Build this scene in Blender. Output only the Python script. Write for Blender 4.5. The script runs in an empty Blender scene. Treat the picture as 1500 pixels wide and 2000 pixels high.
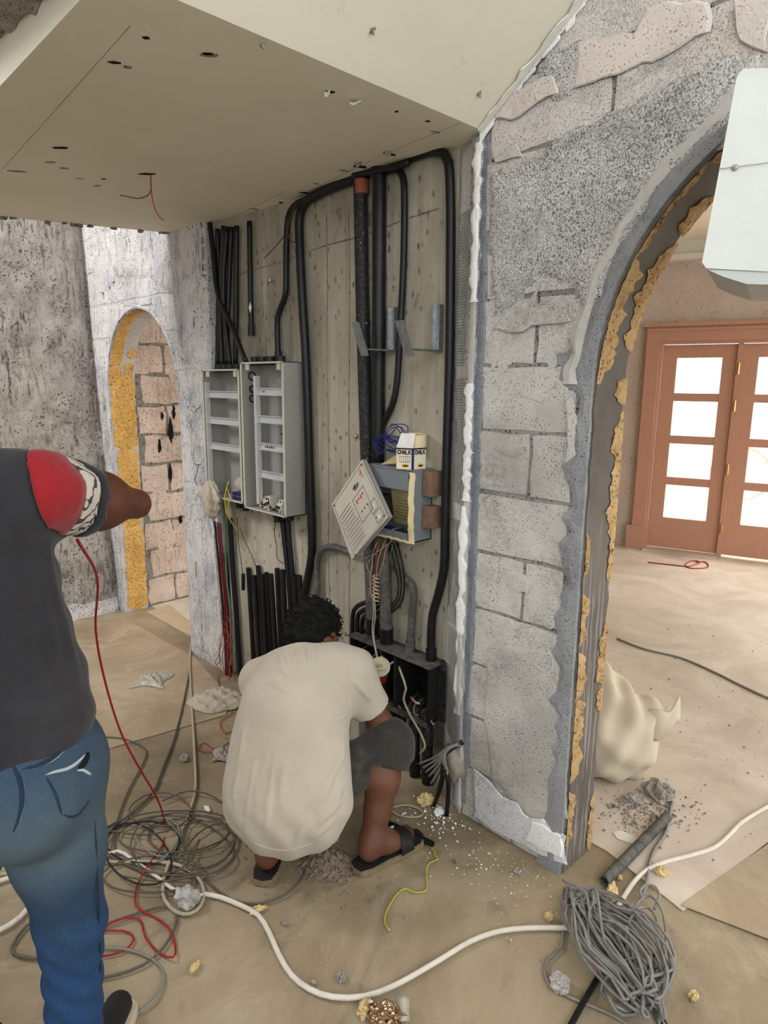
import bpy, bmesh, math, random
import numpy as np
from mathutils import Vector, Matrix
from mathutils.bvhtree import BVHTree

random.seed(7); rng = np.random.default_rng(7)
SC = bpy.context.scene
COL = SC.collection

# ------------------------------------------------------------------ camera
# World frame: X runs along the main wall (to the right), Y is the depth behind
# that wall (negative = our side), Z is up.
F, PITCH, ROLL = 1300.0, math.radians(11.0), math.radians(0.5)
CAM = Vector((3.494, -1.789, 1.6))
FH = Vector((-0.719, 0.695, 0)).normalized()
RH = Vector((FH.y, -FH.x, 0))
UPC = FH*math.sin(PITCH) + Vector((0, 0, math.cos(PITCH)))
FWD = FH*math.cos(PITCH) - Vector((0, 0, math.sin(PITCH)))
XC = RH*math.cos(ROLL) + UPC*math.sin(ROLL)
YC = -RH*math.sin(ROLL) + UPC*math.cos(ROLL)
cd = bpy.data.cameras.new('camera'); cam = bpy.data.objects.new('camera', cd); COL.objects.link(cam)
cd.sensor_fit = 'VERTICAL'; cd.sensor_height = 36; cd.lens = 36*F/2000; cd.clip_start = 0.02
mw = Matrix.Identity(4)
for i in range(3):
    mw[i][0] = XC[i]; mw[i][1] = YC[i]; mw[i][2] = -FWD[i]; mw[i][3] = CAM[i]
cam.matrix_world = mw
SC.camera = cam

# ------------------------------------------------------------------ light
W = bpy.data.worlds.new('world'); SC.world = W; W.use_nodes = True
bg = W.node_tree.nodes['Background']; bg.inputs[0].default_value = (0.965, 0.985, 1.0, 1); bg.inputs[1].default_value = 3.0
SC.view_settings.view_transform = 'Standard'; SC.view_settings.look = 'None'
SC.view_settings.gamma = 1; SC.view_settings.use_curve_mapping = False
SC.view_settings.exposure = 0.2
def area(name, loc, target, sx, sy, power, col):
    l = bpy.data.lights.new(name, 'AREA'); l.shape = 'RECTANGLE'; l.size = sx; l.size_y = sy; l.energy = power; l.color = col
    o = bpy.data.objects.new(name, l); COL.objects.link(o); o.location = loc
    o.rotation_euler = (Vector(target)-Vector(loc)).to_track_quat('-Z', 'Y').to_euler(); return o
area('daylight_far_doors', (3.6, 6.3, 1.7), (2.6, 0.5, 0.2), 3.2, 2.2, 420, (1, 0.95, 0.90))
area('daylight_stair_window', (-0.72, -2.7, 3.5), (-0.35, 0.0, 1.5), 0.7, 0.9, 75, (1, 0.97, 0.98))

# ------------------------------------------------------------------ projection helpers (photo pixel -> point on a surface)
def ray(u, v):
    return (FWD*F + XC*(u-750) - YC*(v-1000)).normalized()
def on_floor(u, v, z=0.0):
    d = ray(u, v); return CAM + d*((z-CAM.z)/d.z)
def on_wall(u, v, n=0.0):
    d = ray(u, v); return CAM + d*((n-CAM.y)/d.y)
def on_side(u, v, s):
    d = ray(u, v); return CAM + d*((s-CAM.x)/d.x)
def at_dep(u, v, y):
    d = ray(u, v); return CAM + d*(y/d.dot(FH))
def cc(x, y, z):                       # metres right of / ahead of where the photographer stands
    return Vector((CAM.x, CAM.y, 0)) + RH*x + FH*y + Vector((0, 0, z))

# ------------------------------------------------------------------ materials
MATS = {}
def srgb(c):
    return tuple(((x/255)/12.92 if x/255 <= 0.04045 else ((x/255+0.055)/1.055)**2.4) for x in c) + (1,)
class NT:
    def __init__(s, name):
        s.m = bpy.data.materials.new(name); s.m.use_nodes = True; s.t = s.m.node_tree
        s.b = s.t.nodes['Principled BSDF']; s.pos = None
    def n(s, typ, **kw):
        x = s.t.nodes.new(typ)
        for k, v in kw.items():
            if k.startswith('i_'):
                k = k[2:]; k = int(k) if k.isdigit() else k.replace('_', ' ')
                if hasattr(v, 'links') : s.t.links.new(v, x.inputs[k])
                else: x.inputs[k].default_value = v
            else: setattr(x, k, v)
        return x
    def P(s, scale=(1, 1, 1), rot=(0, 0, 0), obj=False):
        if obj: src = s.n('ShaderNodeTexCoord').outputs['Object']
        else: src = s.n('ShaderNodeNewGeometry').outputs['Position']
        mp = s.n('ShaderNodeMapping', i_Vector=src); mp.inputs['Scale'].default_value = scale; mp.inputs['Rotation'].default_value = rot
        return mp.outputs[0]
    def noise(s, scale, detail=4, rough=0.6, vec=None, dist=0):
        return s.n('ShaderNodeTexNoise', i_Vector=vec or s.P(), i_Scale=scale, i_Detail=detail, i_Roughness=rough, i_Distortion=dist).outputs['Fac']
    def vor(s, scale, vec=None, feature='F1', out='Distance', rnd=1.0):
        return s.n('ShaderNodeTexVoronoi', feature=feature, i_Vector=vec or s.P(), i_Scale=scale, i_Randomness=rnd).outputs[out]
    def ramp(s, fac, stops, interp='LINEAR'):
        r = s.n('ShaderNodeValToRGB', i_Fac=fac); cr = r.color_ramp; cr.interpolation = interp
        while len(cr.elements) < len(stops): cr.elements.new(0.5)
        for e, (p, c) in zip(cr.elements, stops):
            e.position = p; e.color = c if len(c) == 4 else tuple(c)+(1,)
        return r.outputs[0]
    def mask(s, fac, a, b):
        return s.n('ShaderNodeMapRange', i_Value=fac, i_From_Min=a, i_From_Max=b, clamp=True).outputs[0]
    def mix(s, fac, a, b, mode='MIX'):
        x = s.n('ShaderNodeMix', data_type='RGBA', blend_type=mode)
        for idx, v in ((0, fac), (6, a), (7, b)):
            if hasattr(v, 'links'): s.t.links.new(v, x.inputs[idx])
            else: x.inputs[idx].default_value = v
        return x.outputs[2]
    def math(s, op, a, b=0.0):
        x = s.n('ShaderNodeMath', operation=op)
        for i, v in enumerate((a, b)):
            if hasattr(v, 'links'): s.t.links.new(v, x.inputs[i])
            else: x.inputs[i].default_value = v
        return x.outputs[0]
    def bump(s, h, strength=0.5, dist=0.01):
        b = s.n('ShaderNodeBump', i_Height=h, i_Strength=strength, i_Distance=dist)
        s.t.links.new(b.outputs[0], s.b.inputs['Normal'])
    def out(s, col, rough=0.8, metal=0.0):
        for k, v in (('Base Color', col), ('Roughness', rough), ('Metallic', metal)):
            if hasattr(v, 'links'): s.t.links.new(v, s.b.inputs[k])
            else: s.b.inputs[k].default_value = v
        s.b.inputs['Specular IOR Level'].default_value = 0.3
        return s.m

def plain(name, c, rough=0.6, metal=0.0, var=0.15, scale=20, bump=0.0, bscale=60, obj=False):
    t = NT(name); n = t.noise(scale, 5, 0.6, vec=t.P(obj=obj))
    c = srgb(c); d = tuple(x*(1-var) for x in c[:3])+(1,); l = tuple(min(1, x*(1+var)) for x in c[:3])+(1,)
    col = t.ramp(n, [(0.3, d), (0.7, l)])
    if bump: t.bump(t.noise(bscale, 4, 0.6), bump, 0.004)
    MATS[name] = t.out(col, rough, metal); return MATS[name]

def rock(name, dark, mid, light, pit=(70, 68, 66), pits=0.5, pscale=110, big=3.5, bump=0.6, tint=None, tscale=1.3, stipple=0.0, scratch=0.0):
    """mottled, porous cement surface"""
    t = NT(name)
    a = t.noise(big, 8, 0.62, dist=0.4)
    col = t.ramp(a, [(0.33, srgb(dark)), (0.47, srgb(mid)), (0.62, srgb(light))])
    fine = t.noise(45, 6, 0.7)
    col = t.mix(t.mask(fine, 0.35, 0.75), col, srgb(light))
    if tint: col = t.mix(t.math('MULTIPLY', t.mask(t.noise(tscale, 5, 0.6), 0.5, 0.62), 0.7), col, srgb(tint))
    v = t.vor(pscale, vec=t.P())
    area_m = t.mask(t.noise(6, 5, 0.65), 0.52-0.25*pits, 0.66-0.25*pits)
    v = t.math('ADD', v, t.math('MULTIPLY', t.math('SUBTRACT', t.noise(pscale*0.55, 4, 0.7), 0.5), 0.9))
    pm = t.math('MULTIPLY', t.math('SUBTRACT', 1.0, t.mask(v, 0.10, 0.30)), area_m)
    if stipple:
        st = t.mask(t.noise(210, 4, 0.75), 0.53, 0.62)
        sa = t.mask(t.noise(2.2, 4, 0.6), 0.38, 0.52)
        st = t.math('MULTIPLY', t.math('MULTIPLY', st, sa), stipple)
        pm = t.math('MAXIMUM', pm, st)
    col = t.mix(t.math('MULTIPLY', pm, 0.85), col, srgb(pit))
    if scratch:
        sc = t.noise(42, 5, 0.7, vec=t.P((1, 1, 0.16), (0.25, 0.2, 0)), dist=0.5); sa = t.mask(t.noise(2.6, 4, 0.6), 0.36, 0.56)
        col = t.mix(t.math('MULTIPLY', t.math('MULTIPLY', t.mask(sc, 0.53, 0.62), sa), scratch), col, srgb(pit))
        col = t.mix(t.math('MULTIPLY', t.math('MULTIPLY', t.mask(sc, 0.46, 0.38), sa), scratch*0.6), col, srgb(light))
        blot = t.mask(t.noise(7, 6, 0.7, dist=1.0), 0.60, 0.70); col = t.mix(t.math('MULTIPLY', blot, scratch*0.8), col, srgb(dark))
    h = t.math('ADD', t.math('MULTIPLY', fine, 0.6), t.math('MULTIPLY', t.noise(130, 4, 0.7), 0.5))
    if scratch: h = t.math('SUBTRACT', h, t.math('MULTIPLY', t.math('MULTIPLY', sc, sa), 1.2))
    h = t.math('SUBTRACT', t.math('ADD', h, t.math('MULTIPLY', a, 0.8)), t.math('MULTIPLY', pm, 0.9))
    t.bump(h, bump, 0.012)
    MATS[name] = t.out(col, 0.92); return MATS[name]

rock('block_grey', (146, 143, 137), (184, 181, 174), (206, 203, 196), pits=0.5, pscale=130, pit=(110, 106, 99), tint=(162, 160, 155))
rock('block_stipple', (156, 152, 148), (202, 196, 191), (224, 218, 213), pit=(116, 113, 110), pits=0.5, pscale=130, stipple=0.55, tint=(214, 202, 195))
rock('block_white', (150, 147, 146), (204, 200, 197), (226, 223, 221), pit=(120, 118, 120), pits=0.35, pscale=60, tint=(160, 166, 186), tscale=2.3, bump=0.9, scratch=0.7)
rock('block_brown', (108, 101, 95), (150, 142, 134), (186, 179, 171), pit=(90, 83, 77), pits=0.4, pscale=48, bump=1.0, tint=(142, 132, 126), scratch=0.8)
rock('block_pink', (164, 138, 122), (202, 178, 162), (220, 202, 188), pit=(134, 112, 98), pits=0.5, pscale=60, tint=(206, 182, 162), scratch=0.5)
rock('mortar', (104, 101, 97), (134, 131, 126), (160, 157, 152), pit=(72, 70, 68), pits=0.8, pscale=90, bump=0.9)
rock('mortar_pale', (158, 154, 150), (194, 190, 188), (214, 211, 209), pit=(100, 96, 94), pits=0.7, pscale=70, bump=0.9)
rock('mortar_brown', (98, 90, 82), (134, 126, 117), (160, 152, 144), pit=(62, 57, 52), pits=0.8, pscale=50, bump=1.0)
rock('render_blue', (112, 114, 117), (134, 136, 139), (154, 156, 158), pit=(84, 86, 90), pits=0.5, pscale=140)
rock('render_light', (166, 163, 158), (184, 181, 176), (200, 197, 192), pit=(130, 128, 124), pits=0.15, bump=0.3)
rock('render_pink', (186, 175, 168), (204, 193, 186), (218, 208, 201), pit=(140, 132, 126), pits=0.45, bump=0.4)
rock('plaster_white', (205, 205, 202), (226, 226, 224), (240, 240, 238), pit=(170, 170, 168), pits=0.2, bump=0.3)
rock('dust_white', (150, 150, 152), (196, 197, 200), (226, 227, 230), pit=(120, 122, 126), pits=0.9, pscale=140, bump=0.5)
rock('coat_stipple', (172, 170, 167), (204, 201, 198), (228, 225, 222), pit=(112, 110, 109), pits=0.35, pscale=90, stipple=0.8, big=5, bump=1.0)
rock('smear_brown', (112, 105, 98), (152, 144, 136), (190, 183, 176), pit=(88, 82, 76), pits=0.4, pscale=50, big=4, bump=1.0, scratch=0.9)
rock('far_wall', (176, 158, 144), (190, 172, 157), (202, 186, 172), pit=(140, 122, 110), pits=0.25, pscale=30, big=2.5, bump=0.4)
rock('heap_brown', (92, 78, 66), (120, 103, 88), (150, 134, 118), pit=(70, 58, 48), pits=0.5, bump=0.8)
rock('rubble', (110, 104, 98), (150, 143, 134), (184, 176, 166), pit=(80, 74, 68), pits=0.5, bump=0.8)
rock('foam', (150, 114, 70), (186, 148, 98), (208, 174, 124), pit=(128, 92, 52), pits=0.8, pscale=90, big=14, bump=1.0)
rock('foam_bright', (196, 142, 70), (226, 172, 92), (238, 192, 118), pit=(160, 108, 46), pits=0.7, pscale=80, big=14, bump=1.0)
rock('foam_pale', (196, 164, 104), (220, 190, 130), (232, 208, 156), pit=(160, 120, 70), pits=0.6, pscale=160, big=20, bump=0.8)

def concrete_mat():
    t = NT('concrete')
    a = t.noise(2.2, 8, 0.65, vec=t.P((1, 1, 0.45)), dist=0.6)
    col = t.ramp(a, [(0.3, srgb((120, 114, 101))), (0.48, srgb((158, 152, 137))), (0.66, srgb((182, 175, 159)))])
    streak = t.noise(9, 6, 0.7, vec=t.P((2.2, 1, 0.12)))
    col = t.mix(t.math('MULTIPLY', t.mask(streak, 0.54, 0.68), 0.6), col, srgb((118, 110, 92)))
    col = t.mix(t.math('MULTIPLY', t.mask(streak, 0.44, 0.36), 0.35), col, srgb((192, 186, 168)))
    # hack marks: staggered small chisel dents
    v = t.n('ShaderNodeTexVoronoi', i_Vector=t.P((1.25, 0.15, 0.8)), i_Scale=19.0, i_Randomness=0.8)
    dent = t.math('SUBTRACT', 1.0, t.mask(v.outputs['Distance'], 0.12, 0.24))
    dent = t.math('MULTIPLY', dent, t.mask(t.noise(2.6, 3, 0.5), 0.34, 0.46))
    edge = t.noise(90, 3, 0.6)
    dent2 = t.math('MULTIPLY', dent, t.mask(edge, 0.34, 0.56))
    col = t.mix(t.math('MULTIPLY', dent2, 0.8), col, srgb((92, 86, 74)))
    stain = t.mask(t.noise(5.5, 4, 0.55, dist=0.8), 0.66, 0.69)
    col = t.mix(t.math('MULTIPLY', stain, 0.55), col, srgb((96, 92, 84)))
    h = t.math('SUBTRACT', t.math('MULTIPLY', t.noise(40, 6, 0.65), 0.4), t.math('MULTIPLY', dent, 0.8))
    t.bump(t.math('ADD', h, t.math('MULTIPLY', streak, 0.5)), 0.45, 0.01)
    MATS['concrete'] = t.out(col, 0.85)
concrete_mat()

def ceiling_mat():
    t = NT('ceiling_paint')
    a = t.noise(1.6, 5, 0.55)
    col = t.ramp(a, [(0.35, srgb((226, 220, 200))), (0.65, srgb((236, 231, 213)))])
    col = t.mix(t.math('MULTIPLY', t.mask(t.noise(14, 5, 0.7), 0.62, 0.75), 0.3), col, srgb((166, 157, 132)))
    t.bump(t.noise(18, 5, 0.6), 0.08, 0.01)
    MATS['ceiling_paint'] = t.out(col, 0.7)
ceiling_mat()

def floor_mat():
    t = NT('dusty_floor')
    a = t.noise(1.1, 8, 0.62, dist=0.8)
    col = t.ramp(a, [(0.34, srgb((116, 102, 82))), (0.5, srgb((146, 130, 105))), (0.66, srgb((172, 156, 130)))])
    sm = t.noise(3.2, 7, 0.7, vec=t.P((1, 0.45, 1), (0, 0, 0.6)), dist=1.2)
    col = t.mix(t.math('MULTIPLY', t.mask(sm, 0.56, 0.7), 0.5), col, srgb((192, 178, 154)))
    col = t.mix(t.math('MULTIPLY', t.mask(sm, 0.44, 0.32), 0.5), col, srgb((104, 95, 79)))
    bl = t.noise(5.5, 8, 0.72, dist=0.6); col = t.mix(t.math('MULTIPLY', t.mask(bl, 0.56, 0.68), 0.45), col, srgb((108, 96, 78)))
    gr = t.noise(160, 3, 0.7)
    col = t.mix(t.math('MULTIPLY', t.mask(gr, 0.60, 0.70), 0.28), col, srgb((112, 100, 84)))
    sp = t.vor(34, vec=t.P())
    spm = t.math('MULTIPLY', t.math('SUBTRACT', 1.0, t.mask(sp, 0.05, 0.08)), t.mask(t.noise(3, 3), 0.5, 0.6))
    col = t.mix(spm, col, srgb((196, 186, 168)))
    t.bump(t.math('ADD', t.math('MULTIPLY', gr, 0.35), t.noise(12, 5, 0.6)), 0.25, 0.008)
    MATS['dusty_floor'] = t.out(col, t.n('ShaderNodeMapRange', i_Value=sm, i_To_Min=0.45, i_To_Max=0.8).outputs[0])
floor_mat()

def sheet_mat(name, c1, c2, c3):
    t = NT(name)
    a = t.noise(1.6, 7, 0.65, dist=1.0)
    col = t.ramp(a, [(0.32, srgb(c1)), (0.5, srgb(c2)), (0.68, srgb(c3))])
    w = t.noise(7, 7, 0.7, vec=t.P((1, 0.35, 1), (0, 0, 0.5)), dist=1.0)
    col = t.mix(t.math('MULTIPLY', t.mask(w, 0.57, 0.68), 0.4), col, srgb((212, 196, 172)))
    col = t.mix(t.math('MULTIPLY', t.mask(t.noise(150, 3, 0.7), 0.62, 0.72), 0.3), col, srgb((120, 104, 86)))
    t.bump(t.math('ADD', w, t.math('MULTIPLY', t.noise(90, 3), 0.3)), 0.3, 0.012)
    MATS[name] = t.out(col, 0.62)
sheet_mat('sheet_tan', (146, 128, 104), (168, 150, 124), (188, 171, 146))
sheet_mat('sheet_pale', (182, 165, 148), (202, 187, 171), (218, 206, 193))

def cloth(name, c, var=0.12, weave=420, bump=0.25, rough=0.9, stain=None, sscale=5, folds=0.0, fscale=12):
    t = NT(name); a = t.noise(4, 6, 0.6)
    c = srgb(c); col = t.ramp(a, [(0.3, tuple(x*(1-var) for x in c[:3])+(1,)), (0.7, tuple(min(1, x*(1+var)) for x in c[:3])+(1,))])
    if stain: col = t.mix(t.math('MULTIPLY', t.mask(t.noise(sscale, 4, 0.6), 0.54, 0.72), 0.6), col, srgb(stain))
    h = t.math('ADD', t.math('MULTIPLY', t.noise(weave, 2, 0.5), 0.25), t.math('MULTIPLY', t.noise(fscale, 3, 0.5, vec=t.P((1, 1, 0.35))), folds))
    t.bump(h, bump, 0.012)
    MATS[name] = t.out(col, rough); t.b.inputs['Sheen Weight'].default_value = 0.15
cloth('shirt_white', (186, 176, 160), stain=(176, 163, 140), sscale=3.5, folds=0.5)
cloth('shirt_charcoal', (40, 39, 42), var=0.25, stain=(58, 57, 60), folds=0.5)
cloth('sleeve_red', (138, 22, 30), folds=0.6)
cloth('shorts_grey', (54, 51, 47), var=0.28, stain=(86, 82, 76), sscale=14, folds=.6)
cloth('sack_cloth', (196, 183, 160), var=0.08, weave=260, stain=(200, 180, 150), folds=0.6)
cloth('rag', (176, 164, 146), var=0.15, folds=0.8)

def jeans_mat():
    t = NT('denim_blue')
    z = t.n('ShaderNodeSeparateXYZ', i_Vector=t.n('ShaderNodeNewGeometry').outputs['Position']).outputs['Z']
    fade = t.math('ADD', z, t.math('MULTIPLY', t.math('SUBTRACT', t.noise(5, 6, 0.6), 0.5), 0.35))
    col = t.ramp(fade, [(0.42, srgb((32, 66, 108))), (0.60, srgb((38, 62, 88))), (0.78, srgb((76, 92, 102))), (0.95, srgb((50, 68, 86)))])
    tw = t.noise(300, 2, 0.5, vec=t.P((1, 1, 0.25)))
    col = t.mix(t.math('MULTIPLY', t.mask(tw, 0.5, 0.75), 0.10), col, srgb((120, 140, 160)))
    h = t.math('ADD', t.math('MULTIPLY', tw, 0.2), t.math('MULTIPLY', t.noise(14, 3, 0.5, vec=t.P((1, 1, 1.8))), 0.6))
    t.bump(h, 0.35, 0.012)
    MATS['denim_blue'] = t.out(col, 0.85)
jeans_mat()
def band_mat():
    t = NT('sleeve_pattern')
    w = t.n('ShaderNodeTexWave', i_Vector=t.P((1, 1, 1), (0.5, 0.4, 0.2)), i_Scale=18.0, i_Distortion=6.0, i_Detail=2.0, i_Detail_Scale=2.0).outputs['Fac']
    col = t.mix(t.mask(w, 0.80, 0.86), srgb((190, 182, 170)), srgb((66, 62, 60)))
    MATS['sleeve_pattern'] = t.out(col, 0.9)
band_mat()
def skin_mat(name, c, d):
    t = NT(name); a = t.noise(9, 5, 0.6); col = t.ramp(a, [(0.3, srgb(d)), (0.7, srgb(c))])
    t.bump(t.noise(220, 3, 0.6), 0.12, 0.003); MATS[name] = t.out(col, 0.5)
    t.b.inputs['Subsurface Weight'].default_value = 0.06; t.b.inputs['Subsurface Radius'].default_value = (0.02, 0.008, 0.005)
skin_mat('skin_brown', (112, 72, 54), (92, 57, 42)); skin_mat('skin_dark', (96, 54, 38), (80, 44, 31))

def pipe_mat():
    t = NT('conduit_black')
    col = t.mix(t.math('MULTIPLY', t.mask(t.noise(40, 6, 0.7, vec=t.P((1, 1, 0.4))), 0.56, 0.76), 0.28), srgb((20, 21, 23)), srgb((80, 78, 74)))
    t.bump(t.noise(80, 3), 0.1, 0.003); MATS['conduit_black'] = t.out(col, 0.42)
    t = NT('conduit_dusty')
    n = t.noise(55, 7, 0.75)
    col = t.mix(t.math('MULTIPLY', t.mask(n, 0.48, 0.66), 0.45), srgb((30, 30, 31)), srgb((96, 92, 86)))
    sp = t.math('MULTIPLY', t.math('SUBTRACT', 1.0, t.mask(t.vor(48), 0.09, 0.15)), t.mask(t.noise(7, 4), 0.5, 0.6))
    col = t.mix(sp, col, srgb((196, 194, 188)))
    t.bump(n, 0.3, 0.004); MATS['conduit_dusty'] = t.out(col, 0.6)
    t = NT('conduit_grey')
    col = t.mix(t.mask(t.noise(26, 6, 0.7), 0.4, 0.7), srgb((66, 66, 64)), srgb((112, 108, 100)))
    t.bump(t.noise(70, 3), 0.15, 0.003); MATS['conduit_grey'] = t.out(col, 0.6)
pipe_mat()
plain('metal_box', (150, 149, 141), 0.5, 0.0, 0.06, 6); plain('metal_inner', (150, 150, 144), 0.5, 0.0, 0.06, 6)
plain('metal_rim', (186, 182, 166), 0.6, 0.0, 0.1, 25); plain('rail_steel', (190, 192, 192), 0.4, 0.2, 0.08, 30)
plain('alarm_grey', (118, 124, 128), 0.5, 0.0, 0.08, 9); plain('lid_cream', (188, 182, 168), 0.55, 0.0, 0.06, 8)
plain('galvanised', (158, 164, 166), 0.3, 0.85, 0.25, 60, 0.3, 150)
plain('steel_wire', (132, 130, 124), 0.5, 0.3, 0.2, 40); plain('wire_blue_grey', (126, 133, 148), 0.7, 0.0, 0.25, 40)
plain('black_gap', (14, 13, 12), 0.9); plain('box_black', (28, 28, 28), 0.6, 0.0, 0.5, 45, 0.3, 60)
plain('ink', (96, 92, 88), 0.8); plain('ink_black', (28, 26, 26), 0.8); plain('ink_red', (180, 70, 60), 0.8); plain('ink_yellow', (206, 160, 60), 0.8)
plain('chalk_card', (222, 214, 192), 0.7, 0, 0.04); plain('tape_cream', (224, 208, 164), 0.7, 0, 0.05); plain('tape_edge', (200, 184, 140), 0.7)
plain('paper_tan', (176, 162, 118), 0.8, 0, 0.15, 14); plain('timber_block', (128, 100, 82), 0.8, 0, 0.2, 30, 0.3); plain('tape_orange', (146, 82, 60), 0.6)
plain('wire_blue', (22, 34, 112), 0.45); plain('wire_red', (158, 28, 38), 0.45); plain('wire_darkred', (104, 18, 34), 0.5); plain('wire_orange', (164, 66, 38), 0.5)
plain('wire_green', (84, 110, 84), 0.5); plain('wire_yellow', (190, 178, 62), 0.5); plain('wire_pink', (190, 140, 128), 0.5); plain('wire_cream', (186, 176, 150), 0.55)
plain('wire_black', (30, 30, 32), 0.5); plain('wire_brown', (110, 62, 44), 0.55)
plain('cable_white', (216, 208, 196), 0.5, 0, 0.08, 30); plain('cable_grey', (134, 132, 126), 0.6, 0, 0.12, 40); plain('cable_darkgrey', (92, 86, 76), 0.6, 0, 0.15, 40)
plain('cable_coil', (132, 130, 126), 0.55, 0, 0.2, 25); plain('cable_dusty_white', (172, 160, 138), 0.65, 0, 0.12, 40)
plain('cup_red', (148, 34, 40), 0.5); plain('cup_lid', (196, 186, 164), 0.5)
plain('hair_black', (9, 8, 8), 0.85, 0, 0.3, 60); plain('eye_white', (220, 214, 206), 0.3); plain('eye_dark', (24, 16, 12), 0.2); plain('lip', (104, 56, 48), 0.5)
plain('sandal_black', (34, 32, 31), 0.6, 0, 0.2, 40); plain('sandal_sole', (128, 112, 88), 0.8, 0, 0.2, 40); plain('print_white', (220, 218, 212), 0.7)
plain('shoe_black', (32, 32, 34), 0.6); plain('shoe_sole', (204, 190, 164), 0.7); plain('stitch', (150, 150, 146), 0.8); plain('denim_seam', (30, 46, 66), 0.85); plain('denim_worn', (168, 176, 176), 0.9)
plain('shorts_seam', (44, 42, 40), 0.85)
plain('breaker_white', (206, 202, 190), 0.5, 0, 0.05); plain('breaker_dark', (48, 46, 46), 0.5); plain('strip_blue', (26, 34, 92), 0.5)
plain('board_white', (196, 199, 194), 0.75, 0, 0.04, 9, 0.1, 60); plain('board_edge', (180, 184, 182), 0.75, 0, 0.04, 9)
plain('flake_white', (222, 220, 212), 0.8, 0, 0.05); plain('paper_white', (222, 214, 204), 0.8, 0, 0.04)
plain('cornice', (220, 214, 200), 0.6, 0, 0.04); plain('brass', (196, 160, 96), 0.35, 0.8); plain('screw', (150, 142, 120), 0.4, 0.6)
plain('outdoor_cream', (250, 240, 214), 0.8, 0, 0.02); plain('outdoor_white', (236, 232, 224), 0.8, 0, 0.03); plain('outdoor_grey', (170, 166, 160), 0.6); plain('outdoor_ground', (240, 234, 222), 0.9, 0, 0.05)
plain('cardboard', (192, 172, 142), 0.85, 0, 0.1, 10)

def wood_mat():
    t = NT('door_wood')
    g = t.n('ShaderNodeTexWave', wave_type='BANDS', bands_direction='X', i_Vector=t.P((6, 6, 0.5)), i_Scale=4.0, i_Distortion=5.0, i_Detail=3.0).outputs['Fac']
    col = t.mix(g, srgb((176, 128, 106)), srgb((194, 148, 124)))
    MATS['door_wood'] = t.out(col, 0.45)
wood_mat()
def glass_mat():
    t = NT('pane_glass'); nt = t.t
    tr = nt.nodes.new('ShaderNodeBsdfTransparent'); gl = nt.nodes.new('ShaderNodeBsdfGlossy'); mx = nt.nodes.new('ShaderNodeMixShader')
    gl.inputs['Roughness'].default_value = 0.05; mx.inputs[0].default_value = 0.06; tr.inputs[0].default_value = (0.97, 0.98, 0.95, 1)
    nt.links.new(tr.outputs[0], mx.inputs[1]); nt.links.new(gl.outputs[0], mx.inputs[2]); nt.links.new(mx.outputs[0], nt.nodes['Material Output'].inputs[0]); MATS['pane_glass'] = t.m
glass_mat()
def plastic_mat():
    t = NT('clear_plastic'); nt = t.t
    tr = nt.nodes.new('ShaderNodeBsdfTransparent'); gl = nt.nodes.new('ShaderNodeBsdfPrincipled'); mx = nt.nodes.new('ShaderNodeMixShader')
    gl.inputs['Base Color'].default_value = srgb((206, 198, 184)); gl.inputs['Roughness'].default_value = 0.25
    mx.inputs[0].default_value = 0.6
    nt.links.new(tr.outputs[0], mx.inputs[1]); nt.links.new(gl.outputs[0], mx.inputs[2]); nt.links.new(mx.outputs[0], nt.nodes['Material Output'].inputs[0]); MATS['clear_plastic'] = t.m
plastic_mat()
def foil_mat():
    t = NT('foil'); h = t.vor(60); t.bump(h, 1.0, 0.02); MATS['foil'] = t.out(srgb((190, 160, 130)), 0.2, 0.8)
foil_mat()

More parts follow.
